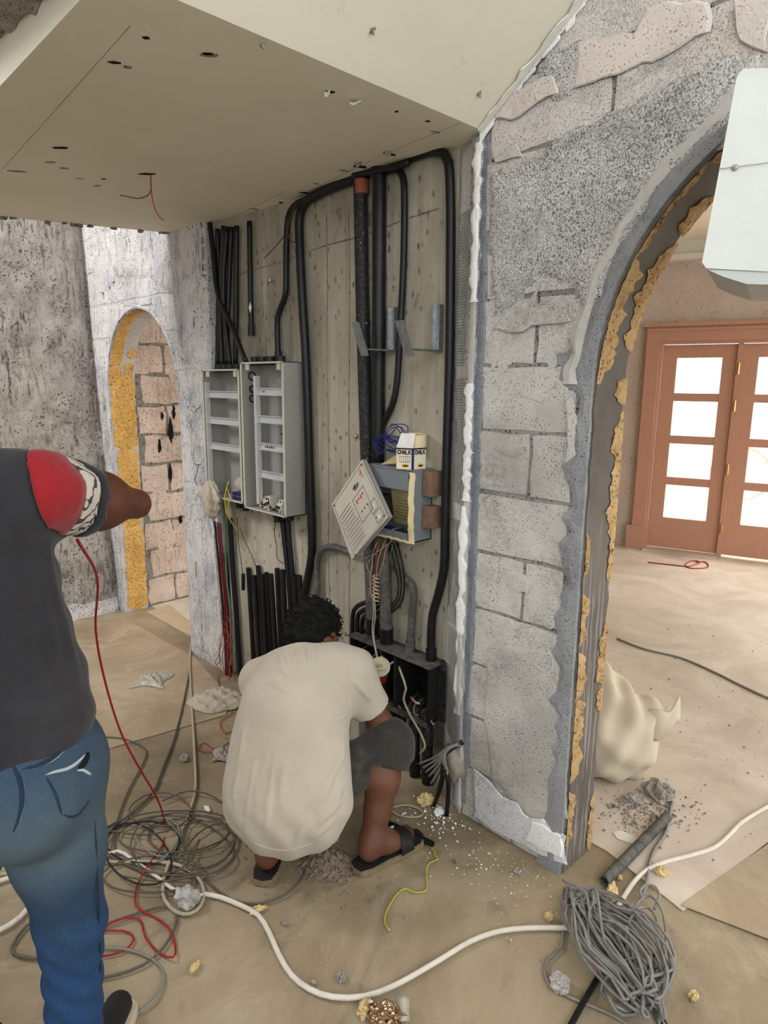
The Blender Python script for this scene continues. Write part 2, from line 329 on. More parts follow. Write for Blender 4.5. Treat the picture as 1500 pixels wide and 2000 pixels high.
# ------------------------------------------------------------------ mesh helpers
class MB:
    def __init__(s): s.v = []; s.f = []
    def add(s, vs, fs):
        k = len(s.v); s.v += [tuple(x) for x in vs]; s.f += [tuple(i+k for i in f) for f in fs]; return s
    def box(s, x0, x1, y0, y1, z0, z1, j=0.0):
        vs = [(x, y, z) for z in (z0, z1) for y in (y0, y1) for x in (x0, x1)]
        if j: vs = [(a+random.uniform(-j, j), b+random.uniform(-j, j), c+random.uniform(-j, j)) for a, b, c in vs]
        return s.add(vs, [(0, 2, 3, 1), (4, 5, 7, 6), (0, 1, 5, 4), (2, 6, 7, 3), (0, 4, 6, 2), (1, 3, 7, 5)])
    def obox(s, c, ax, ay, az, hx, hy, hz):          # oriented box
        c = Vector(c); vs = [c+ax*(hx*a)+ay*(hy*b)+az*(hz*d) for d in (-1, 1) for b in (-1, 1) for a in (-1, 1)]
        return s.add(vs, [(0, 2, 3, 1), (4, 5, 7, 6), (0, 1, 5, 4), (2, 6, 7, 3), (0, 4, 6, 2), (1, 3, 7, 5)])
    def prism(s, poly, off):                          # planar outline pushed along a vector
        off = Vector(off); n = len(poly); a = [Vector(p) for p in poly]
        return s.add(a+[p+off for p in a], [tuple(range(n))[::-1], tuple(range(n, 2*n))]+[(i, (i+1) % n, n+(i+1) % n, n+i) for i in range(n)])
    def tube(s, pts, r, seg=8, cap=True, closed=False):
        pts = [Vector(p) for p in pts]; n = len(pts); rr = r if isinstance(r, (list, tuple)) else [r]*n
        T = []
        for i in range(n):
            a = pts[(i-1) % n if closed else max(i-1, 0)]; b = pts[(i+1) % n if closed else min(i+1, n-1)]
            t = b-a; T.append(t.normalized() if t.length > 1e-9 else (T[-1] if T else Vector((0, 0, 1))))
        up = Vector((0, 0, 1)) if abs(T[0].z) < 0.9 else Vector((1, 0, 0))
        u = (up-T[0]*up.dot(T[0])).normalized(); vs = []
        for i in range(n):
            u = u-T[i]*u.dot(T[i]); u = u.normalized() if u.length > 1e-6 else T[i].orthogonal().normalized()
            w = T[i].cross(u)
            for k in range(seg):
                a = 2*math.pi*k/seg; vs.append(pts[i]+(u*math.cos(a)+w*math.sin(a))*rr[i])
        fs = []
        for i in range(n if closed else n-1):
            j = (i+1) % n
            for k in range(seg): fs.append((i*seg+k, i*seg+(k+1) % seg, j*seg+(k+1) % seg, j*seg+k))
        if cap and not closed: fs += [tuple(range(seg))[::-1], tuple(range((n-1)*seg, n*seg))]
        return s.add(vs, fs)
    def hollow(s, a, b, r, ri, seg=14):               # open pipe with wall thickness
        a, b = Vector(a), Vector(b); t = (b-a).normalized(); u = t.orthogonal().normalized(); w = t.cross(u); vs = []
        for p, q in ((a, r), (b, r), (b, ri), (a, ri)):
            for k in range(seg):
                an = 2*math.pi*k/seg; vs.append(p+(u*math.cos(an)+w*math.sin(an))*q)
        fs = []
        for i in range(4):
            j = (i+1) % 4
            for k in range(seg): fs.append((i*seg+k, i*seg+(k+1) % seg, j*seg+(k+1) % seg, j*seg+k))
        return s.add(vs, fs)
    def grid(s, fn, nu, nv, thick=None):
        vs = [Vector(fn(i/nu, j/nv)) for j in range(nv+1) for i in range(nu+1)]
        q = lambda i, j: j*(nu+1)+i
        fs = [(q(i, j), q(i+1, j), q(i+1, j+1), q(i, j+1)) for j in range(nv) for i in range(nu)]
        if thick is not None:
            m = len(vs); th = Vector(thick); vs = vs+[p+th for p in vs]
            fs = fs+[tuple(m+i for i in f[::-1]) for f in fs]
            rim = [q(i, 0) for i in range(nu)]+[q(nu, j) for j in range(nv)]+[q(i, nv) for i in range(nu, 0, -1)]+[q(0, j) for j in range(nv, 0, -1)]
            for k in range(len(rim)): a, b = rim[k], rim[(k+1) % len(rim)]; fs.append((b, a, a+m, b+m))
        return s.add(vs, fs)

def spline(pts, step=0.02, closed=False):
    P = [Vector(p) for p in pts]; n = len(P)
    if n < 3 and not closed: return P
    out = []
    for i in range(n if closed else n-1):
        p0 = P[(i-1) % n] if closed or i > 0 else P[0]*2-P[1]
        p1, p2 = P[i], P[(i+1) % n]; p3 = P[(i+2) % n] if closed or i+2 < n else p2*2-p1
        m = max(2, min(14, int((p2-p1).length/step)))
        for k in range(m):
            t = k/m
            out.append(0.5*((2*p1)+(p2-p0)*t+(2*p0-5*p1+4*p2-p3)*t*t+(3*p1-p0-3*p2+p3)*t**3))
    if not closed: out.append(P[-1])
    return out

def obj(name, mb, mat, parent=None, label=None, cat=None, group=None, kind=None, smooth=False, bevel=0.0):
    vs = np.array([tuple(v) for v in mb.v], dtype=float)
    c = Vector(((vs[:, 0].min()+vs[:, 0].max())/2, (vs[:, 1].min()+vs[:, 1].max())/2, vs[:, 2].min()))
    me = bpy.data.meshes.new(name); me.from_pydata([tuple(v) for v in (vs-np.array(c))], [], mb.f); me.update()
    bm = bmesh.new(); bm.from_mesh(me)
    bmesh.ops.recalc_face_normals(bm, faces=bm.faces)
    if bevel: bmesh.ops.bevel(bm, geom=list(bm.edges), offset=bevel, segments=2, affect='EDGES', clamp_overlap=True)
    bm.to_mesh(me); bm.free()
    if smooth: me.polygons.foreach_set('use_smooth', [True]*len(me.polygons))
    me.materials.append(MATS[mat])
    o = bpy.data.objects.new(name, me); COL.objects.link(o); o.location = c
    if parent is not None: o.parent = parent; o.matrix_parent_inverse = Matrix.Translation(-world_loc(parent))
    tag(o, label, cat, group, kind); return o
def world_loc(o):
    return Vector(o.location)                        # every location here is stored in world metres
def tag(o, label=None, cat=None, group=None, kind=None):
    for k, v in (('label', label), ('category', cat), ('group', group), ('kind', kind)):
        if v: o[k] = v
    return o
def thing(name, label, cat, loc, group=None):
    o = bpy.data.objects.new(name, None); COL.objects.link(o); o.location = Vector(loc); o.empty_display_size = 0.05
    return tag(o, label, cat, group)
def bvh_of(o):
    me = o.data; M = Matrix.Translation(world_loc(o))
    return BVHTree.FromPolygons([M @ v.co for v in me.vertices], [tuple(p.vertices) for p in me.polygons])
def hit(bvh, u, v, off=0.001):
    d = ray(u, v); p, n, i, t = bvh.ray_cast(CAM, d)
    return None if p is None else p-d*off
def on_mesh(bvh, px, off=0.0015):
    return [p for p in (hit(bvh, u, v, off) for u, v in px) if p is not None]

def vnoise(x, y, z=0.0, seed=0):
    return (math.sin(x*1.7+y*2.3+seed)+math.sin(x*3.1-y*1.9+z*2.7+seed*2.1)+math.sin(x*5.3+y*4.7-z*3.3+seed*0.7))/3
def blob(c, r, sq=(1, 1, 1), rough=0.25, sub=2, seed=0, rot=0):
    """irregular lump"""
    bm = bmesh.new(); bmesh.ops.create_icosphere(bm, subdivisions=sub, radius=1)
    m = MB(); vs = []
    for v in bm.verts:
        k = 1+rough*vnoise(v.co.x*2.1+seed, v.co.y*2.3, v.co.z*2.2, seed)
        p = Vector((v.co.x*sq[0], v.co.y*sq[1], v.co.z*sq[2]))*k*r
        p = Matrix.Rotation(rot, 3, 'Z') @ p; vs.append(p+Vector(c))
    bm.verts.ensure_lookup_table(); fs = [tuple(v.index for v in f.verts) for f in bm.faces]; bm.free()
    return m.add(vs, fs)

# ================================================================== STRUCTURE
def struct(name, mb, mat, **k): return obj(name, mb, mat, kind='structure', **k)
floor = struct('floor', MB().box(-5, 9, -6, 9, -0.12, 0), 'dusty_floor')

ZC = 2.37                                   # underside of the stair landing
SPR, AR, AX0 = 1.60, 0.70, 2.51             # right arch: springing, radius, jamb
LSPR, LR, LX0 = 1.54, 0.48, -0.97           # left arch
TH = 0.17
def arch_pts(x0, r, spr, n=20):             # jamb foot -> over the arch -> other foot
    c = x0+r
    return [(x0, 0.0)]+[(c-r*math.cos(math.pi*i/n), spr+r*math.sin(math.pi*i/n)) for i in range(n+1)]+[(c+r, 0.0)]
def wall_with_arch(name, s0, s1, top, ap, mat, th=TH):
    poly = [(s0, 0)]+ap+[(s1, 0), (s1, top), (s0, top)]
    return struct(name, MB().prism([(a, 0, z) for a, z in poly], (0, th, 0)), mat)
wall_bl = wall_with_arch('wall_back_left', -1.45, 0.36, 4.0, arch_pts(LX0, LR, LSPR), 'mortar_pale')
wall_br = wall_with_arch('wall_back_right', 2.03, 5.2, 4.0, arch_pts(AX0, AR, SPR), 'mortar')
RC = 0.05                                   # the bare concrete lies this far back
m = MB().prism([(a, RC, z) for a, z in [(0.36, 0), (1.44, 0), (1.44, 0.555), (1.955, 0.555), (1.955, 0), (2.03, 0), (2.03, 2.75), (0.36, 2.75)]], (0, 0.16, 0))
wall_back = struct('wall_back', m, 'concrete')
obj('cavity_back', MB().box(1.40, 2.0, 0.20, 0.26, 0, 0.62), 'mortar', wall_back)
# formwork joints cast into the bare concrete
for x in (0.98, 1.24, 1.38):
    obj('board_joint', MB().tube(spline([(x+0.004*math.sin(k*2.1+x*9), RC-0.0008, 0.03+k*0.28) for k in range(9)], 0.05), 0.0022, 5), 'mortar_brown', wall_back)
obj('board_joint', MB().tube(spline([(0.5+0.15*k, RC-0.0008, 2.10+0.004*math.sin(k*1.7)+0.01*k) for k in range(10)], 0.05), 0.0028, 5), 'mortar_brown', wall_back)

LXB, LXT = -1.06, -1.24                     # left wall face, foot and top (it leans a little)
def lx(z): return LXB+(LXT-LXB)*z/2.5
m = MB(); m.add([(lx(0), -6, 0), (lx(0), 0, 0), (lx(4), 0, 4), (lx(4), -6, 4), (-1.7, -6, 0), (-1.7, 0, 0), (-1.7, 0, 4), (-1.7, -6, 4)],
                [(0, 1, 2, 3), (4, 7, 6, 5), (0, 4, 5, 1), (3, 2, 6, 7), (0, 3, 7, 4), (1, 5, 6, 2)])
wall_left = struct('wall_left', m, 'mortar_brown')
wall_fl = struct('wall_far_left', MB().box(-1.2, -0.99, TH, 4.0, 0, 3.2), 'mortar_brown')

# ---- building blocks, each its own piece, proud of its joints
def clip(poly, px, pz, nx, nz):             # keep the side the normal points to
    out = []
    for i in range(len(poly)):
        a, b = poly[i], poly[(i+1) % len(poly)]
        da = (a[0]-px)*nx+(a[1]-pz)*nz; db = (b[0]-px)*nx+(b[1]-pz)*nz
        if da >= 0: out.append(a)
        if (da >= 0) != (db >= 0):
            t = da/(da-db); out.append((a[0]+(b[0]-a[0])*t, a[1]+(b[1]-a[1])*t))
    return out
def parea(p): return abs(sum(p[i][0]*p[(i+1) % len(p)][1]-p[(i+1) % len(p)][0]*p[i][1] for i in range(len(p))))/2
def block_piece(parent, poly, fn, mat, proud=0.009, jit=0.004, name='block'):
    pts = []
    for i in range(len(poly)):
        a, b = poly[i], poly[(i+1) % len(poly)]; L = math.dist(a, b); k = max(1, min(4, int(L/0.055)))
        for q in range(k):
            t = q/k; pts.append((a[0]+(b[0]-a[0])*t+random.uniform(-jit, jit), a[1]+(b[1]-a[1])*t+random.uniform(-jit, jit)))
    cx = sum(p[0] for p in pts)/len(pts); cz = sum(p[1] for p in pts)/len(pts); n = len(pts)
    def ins(p, d):
        L = math.dist(p, (cx, cz)) or 1; return (p[0]+(cx-p[0])*d/L, p[1]+(cz-p[1])*d/L)
    tl = (random.uniform(-1, 1)*0.012, random.uniform(-1, 1)*0.012)
    pr = lambda p, h: h*proud+tl[0]*(p[0]-cx)+tl[1]*(p[1]-cz)
    vs = [fn(p[0], p[1], -0.004) for p in pts]
    q = [ins(p, 0.004) for p in pts]; vs += [fn(p[0], p[1], pr(p, random.uniform(0.6, 0.95))) for p in q]
    q = [ins(p, 0.028) for p in pts]; vs += [fn(p[0], p[1], pr(p, random.uniform(0.9, 1.2))) for p in q]
    vs.append(fn(cx, cz, proud*random.uniform(0.95, 1.25)))
    fs = []
    for r in range(2):
        for i in range(n): j = (i+1) % n; fs.append((r*n+i, r*n+j, (r+1)*n+j, (r+1)*n+i))
    for i in range(n): fs.append((2*n+i, 2*n+(i+1) % n, 3*n))
    return obj(name, MB().add(vs, fs), mat, parent)
def courses(parent, a0, a1, z0, z1, fn, matf, ch=0.207, bl=0.405, gap=0.011, keep=None, ph=0.0, proud=0.009, jit=0.004):
    k = 0; z = z0
    while z < z1-0.05:
        zt = min(z+ch, z1); x = a0-bl*((0.5 if k % 2 else 0.0)+ph); x = x-bl*math.floor((x-a0)/bl)-bl
        while x < a1:
            xa, xb = max(x, a0), min(x+bl, a1)
            if xb-xa > 0.05:
                p = [(xa+gap/2, z+gap/2), (xb-gap/2, z+gap/2), (xb-gap/2, zt-gap/2), (xa+gap/2, zt-gap/2)]
                if keep: p = keep(p)
                if p and len(p) > 2 and parea(p) > 0.004: block_piece(parent, p, fn, matf((xa+xb)/2, (z+zt)/2), proud*random.uniform(0.7, 1.3), jit)
            x += bl
        z = zt; k += 1
def keep_arch(x0, r, spr, mg):
    c = x0+r
    def f(p):
        cx = sum(a for a, b in p)/len(p); cz = sum(b for a, b in p)/len(p)
        if cz < spr:
            if cx < c: return clip(p, x0-mg, 0, -1, 0)
            return clip(p, x0+2*r+mg, 0, 1, 0)
        d = Vector((cx-c, cz-spr)); L = d.length
        if L < 1e-6: return []
        d /= L; return clip(p, c+d.x*(r+mg), spr+d.y*(r+mg), d.x, d.y)
    return f
ka = keep_arch(AX0, AR, SPR, 0.055)
def keep_right(p):
    p = ka(p)
    if p: p = clip(p, 2.08, ZC+0.01, 0.595, -0.804)   # below the flight's underside
    return p
front = lambda a, z, h: Vector((a, -h, z))
courses(wall_br, 2.085, 3.35, 0.0, 2.9, front, lambda a, z: 'block_stipple' if z > 1.62 else 'block_grey', keep=keep_right, ph=0.45, gap=0.009, proud=0.006)
courses(wall_bl, -1.2, 0.352, 0.0, 2.95, front, lambda a, z: 'block_white', keep=keep_arch(LX0, LR, LSPR, 0.012), ph=0.2, proud=0.004, gap=0.010, jit=0.008)
courses(wall_left, -2.3, -0.012, 0.09, 2.95, lambda a, z, h: Vector((lx(z)+h, a, z)), lambda a, z: 'block_brown', ph=0.3, gap=0.014, proud=0.010, jit=0.011)
courses(wall_fl, TH+0.01, 1.6, 0.0, 2.6, lambda a, z, h: Vector((-0.99+h, a, z)), lambda a, z: 'block_pink', ch=0.205, bl=0.36, gap=0.014, ph=0.4, proud=0.009, jit=0.009)
# rough cement plinth along the foot of the left wall
obj('plinth', MB().grid(lambda u, v: (lx(0)+0.004+0.02*(1-v)+0.006*vnoise(u*40, v*5), -2.3+u*2.29, v*(0.10+0.02*vnoise(u*25, 1))), 60, 3, (-0.03, 0, 0)), 'mortar_pale', wall_left)

# ---- trowel smears that bridge and hide many of the joints
def smear(parent, fn, a, z, ra, rz, mat, h0=0.008, th=0.004, seed=0, name='mortar_smear', ang=0.0):
    n = 22; R1 = []
    for i in range(n):
        t = 2*math.pi*i/n; k = 1+.35*vnoise(math.cos(t)*3+seed, math.sin(t)*3, 0, seed*1.7)+random.uniform(-.1, .1)
        x, y = ra*math.cos(t)*k, rz*math.sin(t)*k; R1.append((a+x*math.cos(ang)-y*math.sin(ang), z+x*math.sin(ang)+y*math.cos(ang)))
    vs = [fn(p[0], p[1], h0-.008) for p in R1]+[fn(a+(p[0]-a)*.93, z+(p[1]-z)*.93, h0+th*random.uniform(.4, .8)) for p in R1]+[fn(a+(p[0]-a)*.5, z+(p[1]-z)*.5, h0+th*random.uniform(.7, 1.2)) for p in R1]+[fn(a, z, h0+th)]
    fs = [(r*n+i, r*n+(i+1) % n, (r+1)*n+(i+1) % n, (r+1)*n+i) for r in range(2) for i in range(n)]+[(2*n+i, 2*n+(i+1) % n, 3*n) for i in range(n)]
    return obj(name, MB().add(vs, fs), mat, parent)
fl = lambda a, z, h: Vector((lx(z)+h, a, z))
for i in range(30): smear(wall_left, fl, random.uniform(-1.9, -.1), random.uniform(.25, 2.6), random.uniform(.06, .2), random.uniform(.05, .13), ('smear_brown', 'block_brown')[i % 2], .010, .006, i, ang=random.uniform(-.6, .6))
for i in range(26):
    a, z = random.uniform(-1.12, .3), random.uniform(.1, 2.8)
    if LX0-.1 < a < LX0+2*LR+.1 and z < LSPR+LR+.12: a = random.choice((random.uniform(.12, .27), -1.06)) if z < LSPR+.2 else a
    if LX0-.1 < a < LX0+2*LR+.1 and z < LSPR+LR+.12: continue
    smear(wall_bl, front, a, z, random.uniform(.03, .09) if z < 2.05 else random.uniform(.06, .2), random.uniform(.05, .16), 'block_white', .004, .004, i+40, ang=random.uniform(-.4, .4))
for i in range(16): smear(wall_fl, lambda a, z, h: Vector((-0.99+h, a, z)), random.uniform(TH+.1, 1.0), random.uniform(.1, 2.0), random.uniform(.04, .1), random.uniform(.03, .09), 'block_pink', .008, .005, i+80)
for i, (u, v, ra, rz) in enumerate(((1000, 880, .06, .02), (1075, 905, .05, .03), (985, 1010, .05, .015), (1080, 1050, .05, .03), (1000, 1130, .08, .03), (1060, 1200, .06, .04), (985, 1230, .05, .04), (1040, 770, .06, .018), (1090, 700, .05, .04), (975, 700, .05, .04))):
    p = on_wall(u, v, -.007); smear(wall_br, front, p.x, p.z, ra, rz, 'block_grey', .006, .003, i+120, ang=random.uniform(-.3, .3))
# flat dark patches painted as the shade in gouged holes of old walls
for par, fn, L in ((wall_left, fl, [(random.uniform(-1.7, -.15), random.uniform(.4, 2.5), random.uniform(.008, .028), random.uniform(.012, .035)) for i in range(16)]), (wall_fl, lambda a, z, h: Vector((-0.99+h, a, z)), [(.42, 1.25, .018, .09), (.33, 1.15, .012, .05), (.40, .95, .012, .06), (.45, 1.38, .012, .05), (.36, 1.36, .01, .03), (.46, .60, .014, .03)]), (wall_bl, front, [(-1.05, 1.42, .012, .018), (-1.03, .70, .02, .03), (-1.04, .95, .012, .02), (.12, .55, .008, .05), (.22, 1.9, .008, .03)])):
    for i, (a, z, ra, rz) in enumerate(L): smear(par, fn, a, z, ra, rz, 'mortar_brown' if par is not wall_fl else 'black_gap', .0142, .0008, i+200, 'gouge_shade')
# rough dashed mortar coat still covering most of the upper wall
def coat(px, mat, y=-.013, th=.006, P2=None, fn=None, parent=None, h=.016):
    P2 = P2 or [(p.x, p.z) for p in (on_wall(u, v, 0) for u, v in px)]; fn = fn or (lambda x, z, q: Vector((x, -q, z)))
    xs = [p[0] for p in P2]; zs = [p[1] for p in P2]
    def inside(x, z):
        c = False
        for i in range(len(P2)):
            (x1, z1), (x2, z2) = P2[i], P2[i-1]
            if (z1 > z) != (z2 > z) and x < (x2-x1)*(z-z1)/(z2-z1)+x1: c = not c
        return c
    nx = int((max(xs)-min(xs))/h)+1; nz = int((max(zs)-min(zs))/h)+1; vid = {}; m = MB(); fs = []
    def vert(i, j):
        if (i, j) not in vid:
            x = min(xs)+i*h; z = min(zs)+j*h
            e = 1.0 if all(inside(x+a, z+b) for a, b in ((.012, 0), (-.012, 0), (0, .012), (0, -.012))) else 0.0
            vid[(i, j)] = len(m.v); m.v.append(tuple(fn(x+random.uniform(-1, 1)*h*.3, z+random.uniform(-1, 1)*h*.3, -y*(.15+.85*e)+e*th*(.5+.5*random.random()+.4*vnoise(x*14, z*14)))))
        return vid[(i, j)]
    for i in range(nx):
        for j in range(nz):
            if inside(min(xs)+(i+.5)*h+.006*vnoise(i*.9, j*.8), min(zs)+(j+.5)*h): m.f.append((vert(i, j), vert(i+1, j), vert(i+1, j+1), vert(i, j+1)))
    return obj('render_coat', m, mat, parent or wall_br, smooth=True)
coat([(962, 330), (1000, 325), (1060, 300), (1110, 250), (1180, 225), (1290, 170), (1400, 110), (1500, 90), (1500, 300), (1400, 290), (1300, 375), (1225, 478), (1178, 590), (1150, 640), (1120, 560), (1060, 545), (1030, 570), (1010, 600), (965, 630), (955, 480)], 'coat_stipple')
coat([(1075, 690), (1150, 660), (1150, 780), (1110, 770), (1090, 740)], 'render_blue', -.010, .004)
coat([(1060, 100), (1150, 60), (1145, 160), (1100, 210), (1050, 190)], 'coat_stipple', -.010, .004)

coat(None, 'smear_brown', -.018, .014, [(-2.3, 1.25), (-1.75, 1.12), (-1.4, 1.2), (-1.1, 1.05), (-.8, 1.15), (-.55, .95), (-.42, .72), (-.34, .4), (-.30, .12), (-.02, .11), (-.02, 2.95), (-2.3, 2.95)], fl, wall_left, .032)
coat(None, 'block_white', -.008, .008, [(-.98, 2.12), (-.7, 2.2), (-.3, 2.18), (-.02, 2.05), (.05, 1.7), (.34, 1.6), (.345, 2.9), (-.6, 2.95), (-1.1, 2.6)], front, wall_bl, .026)
coat(None, 'block_white', -.008, .006, [(.02, .05), (.34, .02), (.345, .95), (.25, 1.05), (.12, .92), (.03, .75)], front, wall_bl, .024)
# ---- cement edging bands around the right arch, torn outer edge
def arch_path(x0, r, spr, z0=0.0, a1=math.pi*0.62, step=0.04):
    out = []; z = z0
    while z < spr: out.append((x0, z, -1, 0)); z += step
    n = max(4, int(r*a1/step)); c = x0+r
    for i in range(n+1):
        a = a1*i/n; out.append((c-r*math.cos(a), spr+r*math.sin(a), -math.cos(a), math.sin(a)))
    return out
def band(name, parent, path, w0, w1, mat, th, seed, y=-0.001, jag=0.5, inner=0.0):
    m = MB(); pv = []
    for i, (a, z, nx, nz) in enumerate(path):
        w = (w0+(w1-w0)*i/len(path))*(1+jag*vnoise(i*0.55, seed)+jag*0.5*random.uniform(-1, 1))
        pv.append(((a+nx*inner, z+nz*inner), (a+nx*(inner+w), z+nz*(inner+w))))
    vs = []; fs = []
    for p, q in pv:
        mid = ((p[0]+q[0])/2, (p[1]+q[1])/2)
        vs += [(p[0], y, p[1]), (p[0], y-th, p[1]), (mid[0], y-th*1.3, mid[1]), (q[0], y-th*0.7, q[1]), (q[0], y, q[1])]
    for i in range(len(pv)-1):
        for k in range(4): fs.append((i*5+k, i*5+k+1, i*5+k+6, i*5+k+5))
    fs += [(0, 1, 2, 3, 4), tuple(range(len(vs)-5, len(vs)))]
    return obj(name, m.add(vs, fs), mat, parent)
band('edge_render', wall_br, arch_path(AX0, AR, SPR, 0.0), 0.062, 0.05, 'render_blue', 0.015, 3)
band('plaster_band', wall_br, arch_path(AX0, AR, SPR, 1.62), 0.045, 0.045, 'render_light', 0.016, 9, inner=0.045, jag=0.35)
band('edge_render', wall_bl, arch_path(LX0, LR, LSPR, 0.0, math.pi), 0.02, 0.02, 'block_white', 0.009, 5)
# smooth troweled lining of both arches
def lining(name, parent, path, mat, y0, y1, t=0.006):
    m = MB(); vs = []; fs = []
    for i, (a, z, nx, nz) in enumerate(path):
        e = 0.002*vnoise(i*0.7, 2)
        ya = y0+0.006*vnoise(i*0.9, 4); yb = y1+0.008*vnoise(i*1.1, 7)
        for y in (ya, (2*ya+yb)/3, (ya+2*yb)/3, yb): vs.append((a-nx*(t+e), y, z-nz*(t+e)))
        for y in (yb, ya): vs.append((a, y, z))
    n = 6
    for i in range(len(path)-1):
        for k in range(n): fs.append((i*n+k, i*n+(k+1) % n, (i+1)*n+(k+1) % n, (i+1)*n+k))
    return obj(name, m.add(vs, fs), mat, parent, smooth=False)
def jamb_mat():
    t = NT('jamb_cement')
    a = t.noise(3, 6, 0.6); col = t.ramp(a, [(0.3, srgb((88, 81, 74))), (0.7, srgb((116, 108, 100)))])
    g = t.noise(60, 4, 0.6, vec=t.P((1, 1.6, 0.05)))
    z = t.n('ShaderNodeSeparateXYZ', i_Vector=t.n('ShaderNodeNewGeometry').outputs['Position']).outputs['Z']
    low = t.mask(t.math('ADD', z, t.math('MULTIPLY', t.noise(4, 3), 0.5)), 1.45, 1.2)
    col = t.mix(t.math('MULTIPLY', t.math('MULTIPLY', t.mask(g, 0.52, 0.62), low), 0.45), col, srgb((176, 170, 164)))
    col = t.mix(t.math('MULTIPLY', t.math('MULTIPLY', t.mask(g, 0.46, 0.38), low), 0.5), col, srgb((86, 82, 80)))
    t.bump(t.math('ADD', t.math('MULTIPLY', g, low), t.math('MULTIPLY', t.noise(60, 3), 0.3)), 0.4, 0.006)
    MATS['jamb_cement'] = t.out(col, 0.8)
jamb_mat()
lining('arch_lining', wall_br, arch_path(AX0, AR, SPR, 0.0, math.pi), 'jamb_cement', 0.0, TH)
lining('arch_lining', wall_bl, arch_path(LX0, LR, LSPR, 0.0, math.pi), 'render_light', 0.0, TH)

# ---- expanding foam left on the arch reveals
def path_at(path, q):                        # q in metres along the reveal
    d = 0.0
    for i in range(len(path)-1):
        L = math.dist(path[i][:2], path[i+1][:2])
        if d+L >= q:
            t = (q-d)/L; return [path[i][k]+(path[i+1][k]-path[i][k])*t for k in range(4)]
        d += L
    return list(path[-1])
def foam(parent, path, q0, q1, y0, y1, th=0.010, seed=0, mat='foam', side=1, jag=0.3, tp=5.5):
    nu = max(8, int((q1-q0)/0.011)); nv = 7
    def fn(u, v):
        a, z, nx, nz = path_at(path, q0+(q1-q0)*u)
        taper = min(1, tp*min(u, 1-u)+0.3)+0.10*math.sin(u*nu*1.9+seed*3)+.06*math.sin(u*nu*3.1+seed)
        mid = (y0+y1)/2; half = (y1-y0)/2
        if side < 0: ya, yb = y0, y0+(y1-y0)*taper*(1+jag*vnoise(u*nu*0.2, 1, 0, seed))
        elif side > 0: yb, ya = y1, y1-(y1-y0)*taper*(1+jag*vnoise(u*nu*0.2, 1, 0, seed))
        else: ya = mid-half*taper*(1+jag*vnoise(u*nu*0.2, 2, 0, seed)); yb = mid+half*taper*(1+jag*vnoise(u*nu*0.22, 3, 0, seed+4))
        y = ya+(yb-ya)*v
        h = th*(math.sin(math.pi*min(1, max(0, 0.08+0.84*v)))**0.5)*min(1, 7*min(u, 1-u)+0.25)*(0.75+0.35*vnoise(u*nu*0.8, v*6, 0, seed))*random.uniform(.75, 1.2)+0.006
        return (a-nx*h, y, z-nz*h)
    return obj('foam_patch', MB().grid(fn, nu, nv), mat, parent, smooth=True)
PR = arch_path(AX0, AR, SPR, 0.0, math.pi*0.62, 0.03)
for q0, q1, y0, y1, sd in [(0.10, 0.30, 0.0, 0.035, -1), (0.33, 0.48, 0.0, 0.05, -1), (0.46, 0.62, 0.0, 0.055, -1), (0.62, 0.78, 0.0, 0.05, -1), (0.80, 0.97, 0.0, 0.035, -1), (1.02, 1.16, 0.0, 0.02, -1), (1.60, 1.95, 0.0, 0.07, -1), (1.95, 2.22, 0.0, 0.022, -1), (2.22, 2.32, 0.005, 0.05, -1),
                           (0.0, 0.22, 0.145, 0.175, 1), (0.62, 0.84, 0.13, 0.175, 1), (0.52, 0.61, 0.14, 0.175, 1), (0.98, 1.12, 0.14, 0.176, 1), (1.08, 1.52, 0.125, 0.178, 1), (1.54, 1.62, 0.12, 0.18, 1), (1.70, 2.02, 0.115, 0.185, 1), (2.04, 2.16, 0.12, 0.185, 1)]:
    foam(wall_br, PR, q0, q1, y0, y1, seed=q0*9+y0*30, side=sd, jag=.42)
PL = arch_path(LX0, LR, LSPR, 0.0, math.pi, 0.03)
for q0, q1, y0, y1, sd in [(0.0, 0.62, 0.03, 0.165, 0), (0.59, 1.15, 0.02, 0.16, 0), (1.14, 1.64, 0.005, 0.165, 0), (1.60, 2.02, 0.0, 0.075, -1), (1.60, 1.72, 0.10, 0.155, 0), (1.75, 1.82, 0.11, 0.16, 0), (2.0, 2.45, 0.0, 0.06, -1), (2.42, 2.56, 0.02, 0.10, 0)]:
    foam(wall_bl, PL, q0, q1, y0, y1, seed=q0*7+1, side=sd, th=0.014, jag=0.13, tp=14, mat='foam_bright')

# ---- torn plaster remnants on the right wall face
def patch(name, parent, px, mat, th=0.006, y=-0.0125):
    pts = [on_wall(u, v, y) for u, v in px]; q = []
    for i in range(len(pts)):
        a, b = pts[i], pts[(i+1) % len(pts)]; k = max(1, int((b-a).length/0.03))
        for j in range(k):
            p = a+(b-a)*(j/k); q.append(Vector((p.x+random.uniform(-1, 1)*0.006, y, p.z+random.uniform(-1, 1)*0.006)))
    c = sum(q, Vector())/len(q); n = len(q)
    vs = q+[p+(c-p)*0.06+Vector((0, -th, 0)) for p in q]+[c+Vector((0, -th*1.1, 0))]
    fs = [(i, (i+1) % n, n+(i+1) % n, n+i) for i in range(n)]+[(n+i, n+(i+1) % n, 2*n) for i in range(n)]
    return obj(name, MB().add(vs, fs), mat, parent)
patch('plaster_remnant', wall_br, [(960, 290), (1010, 280), (1020, 305), (965, 320)], 'render_light', 0.004)
patch('plaster_remnant', wall_br, [(1130, 80), (1240, 60), (1270, 10), (1390, 0), (1385, 60), (1300, 110), (1180, 150), (1120, 170)], 'render_pink', 0.004)
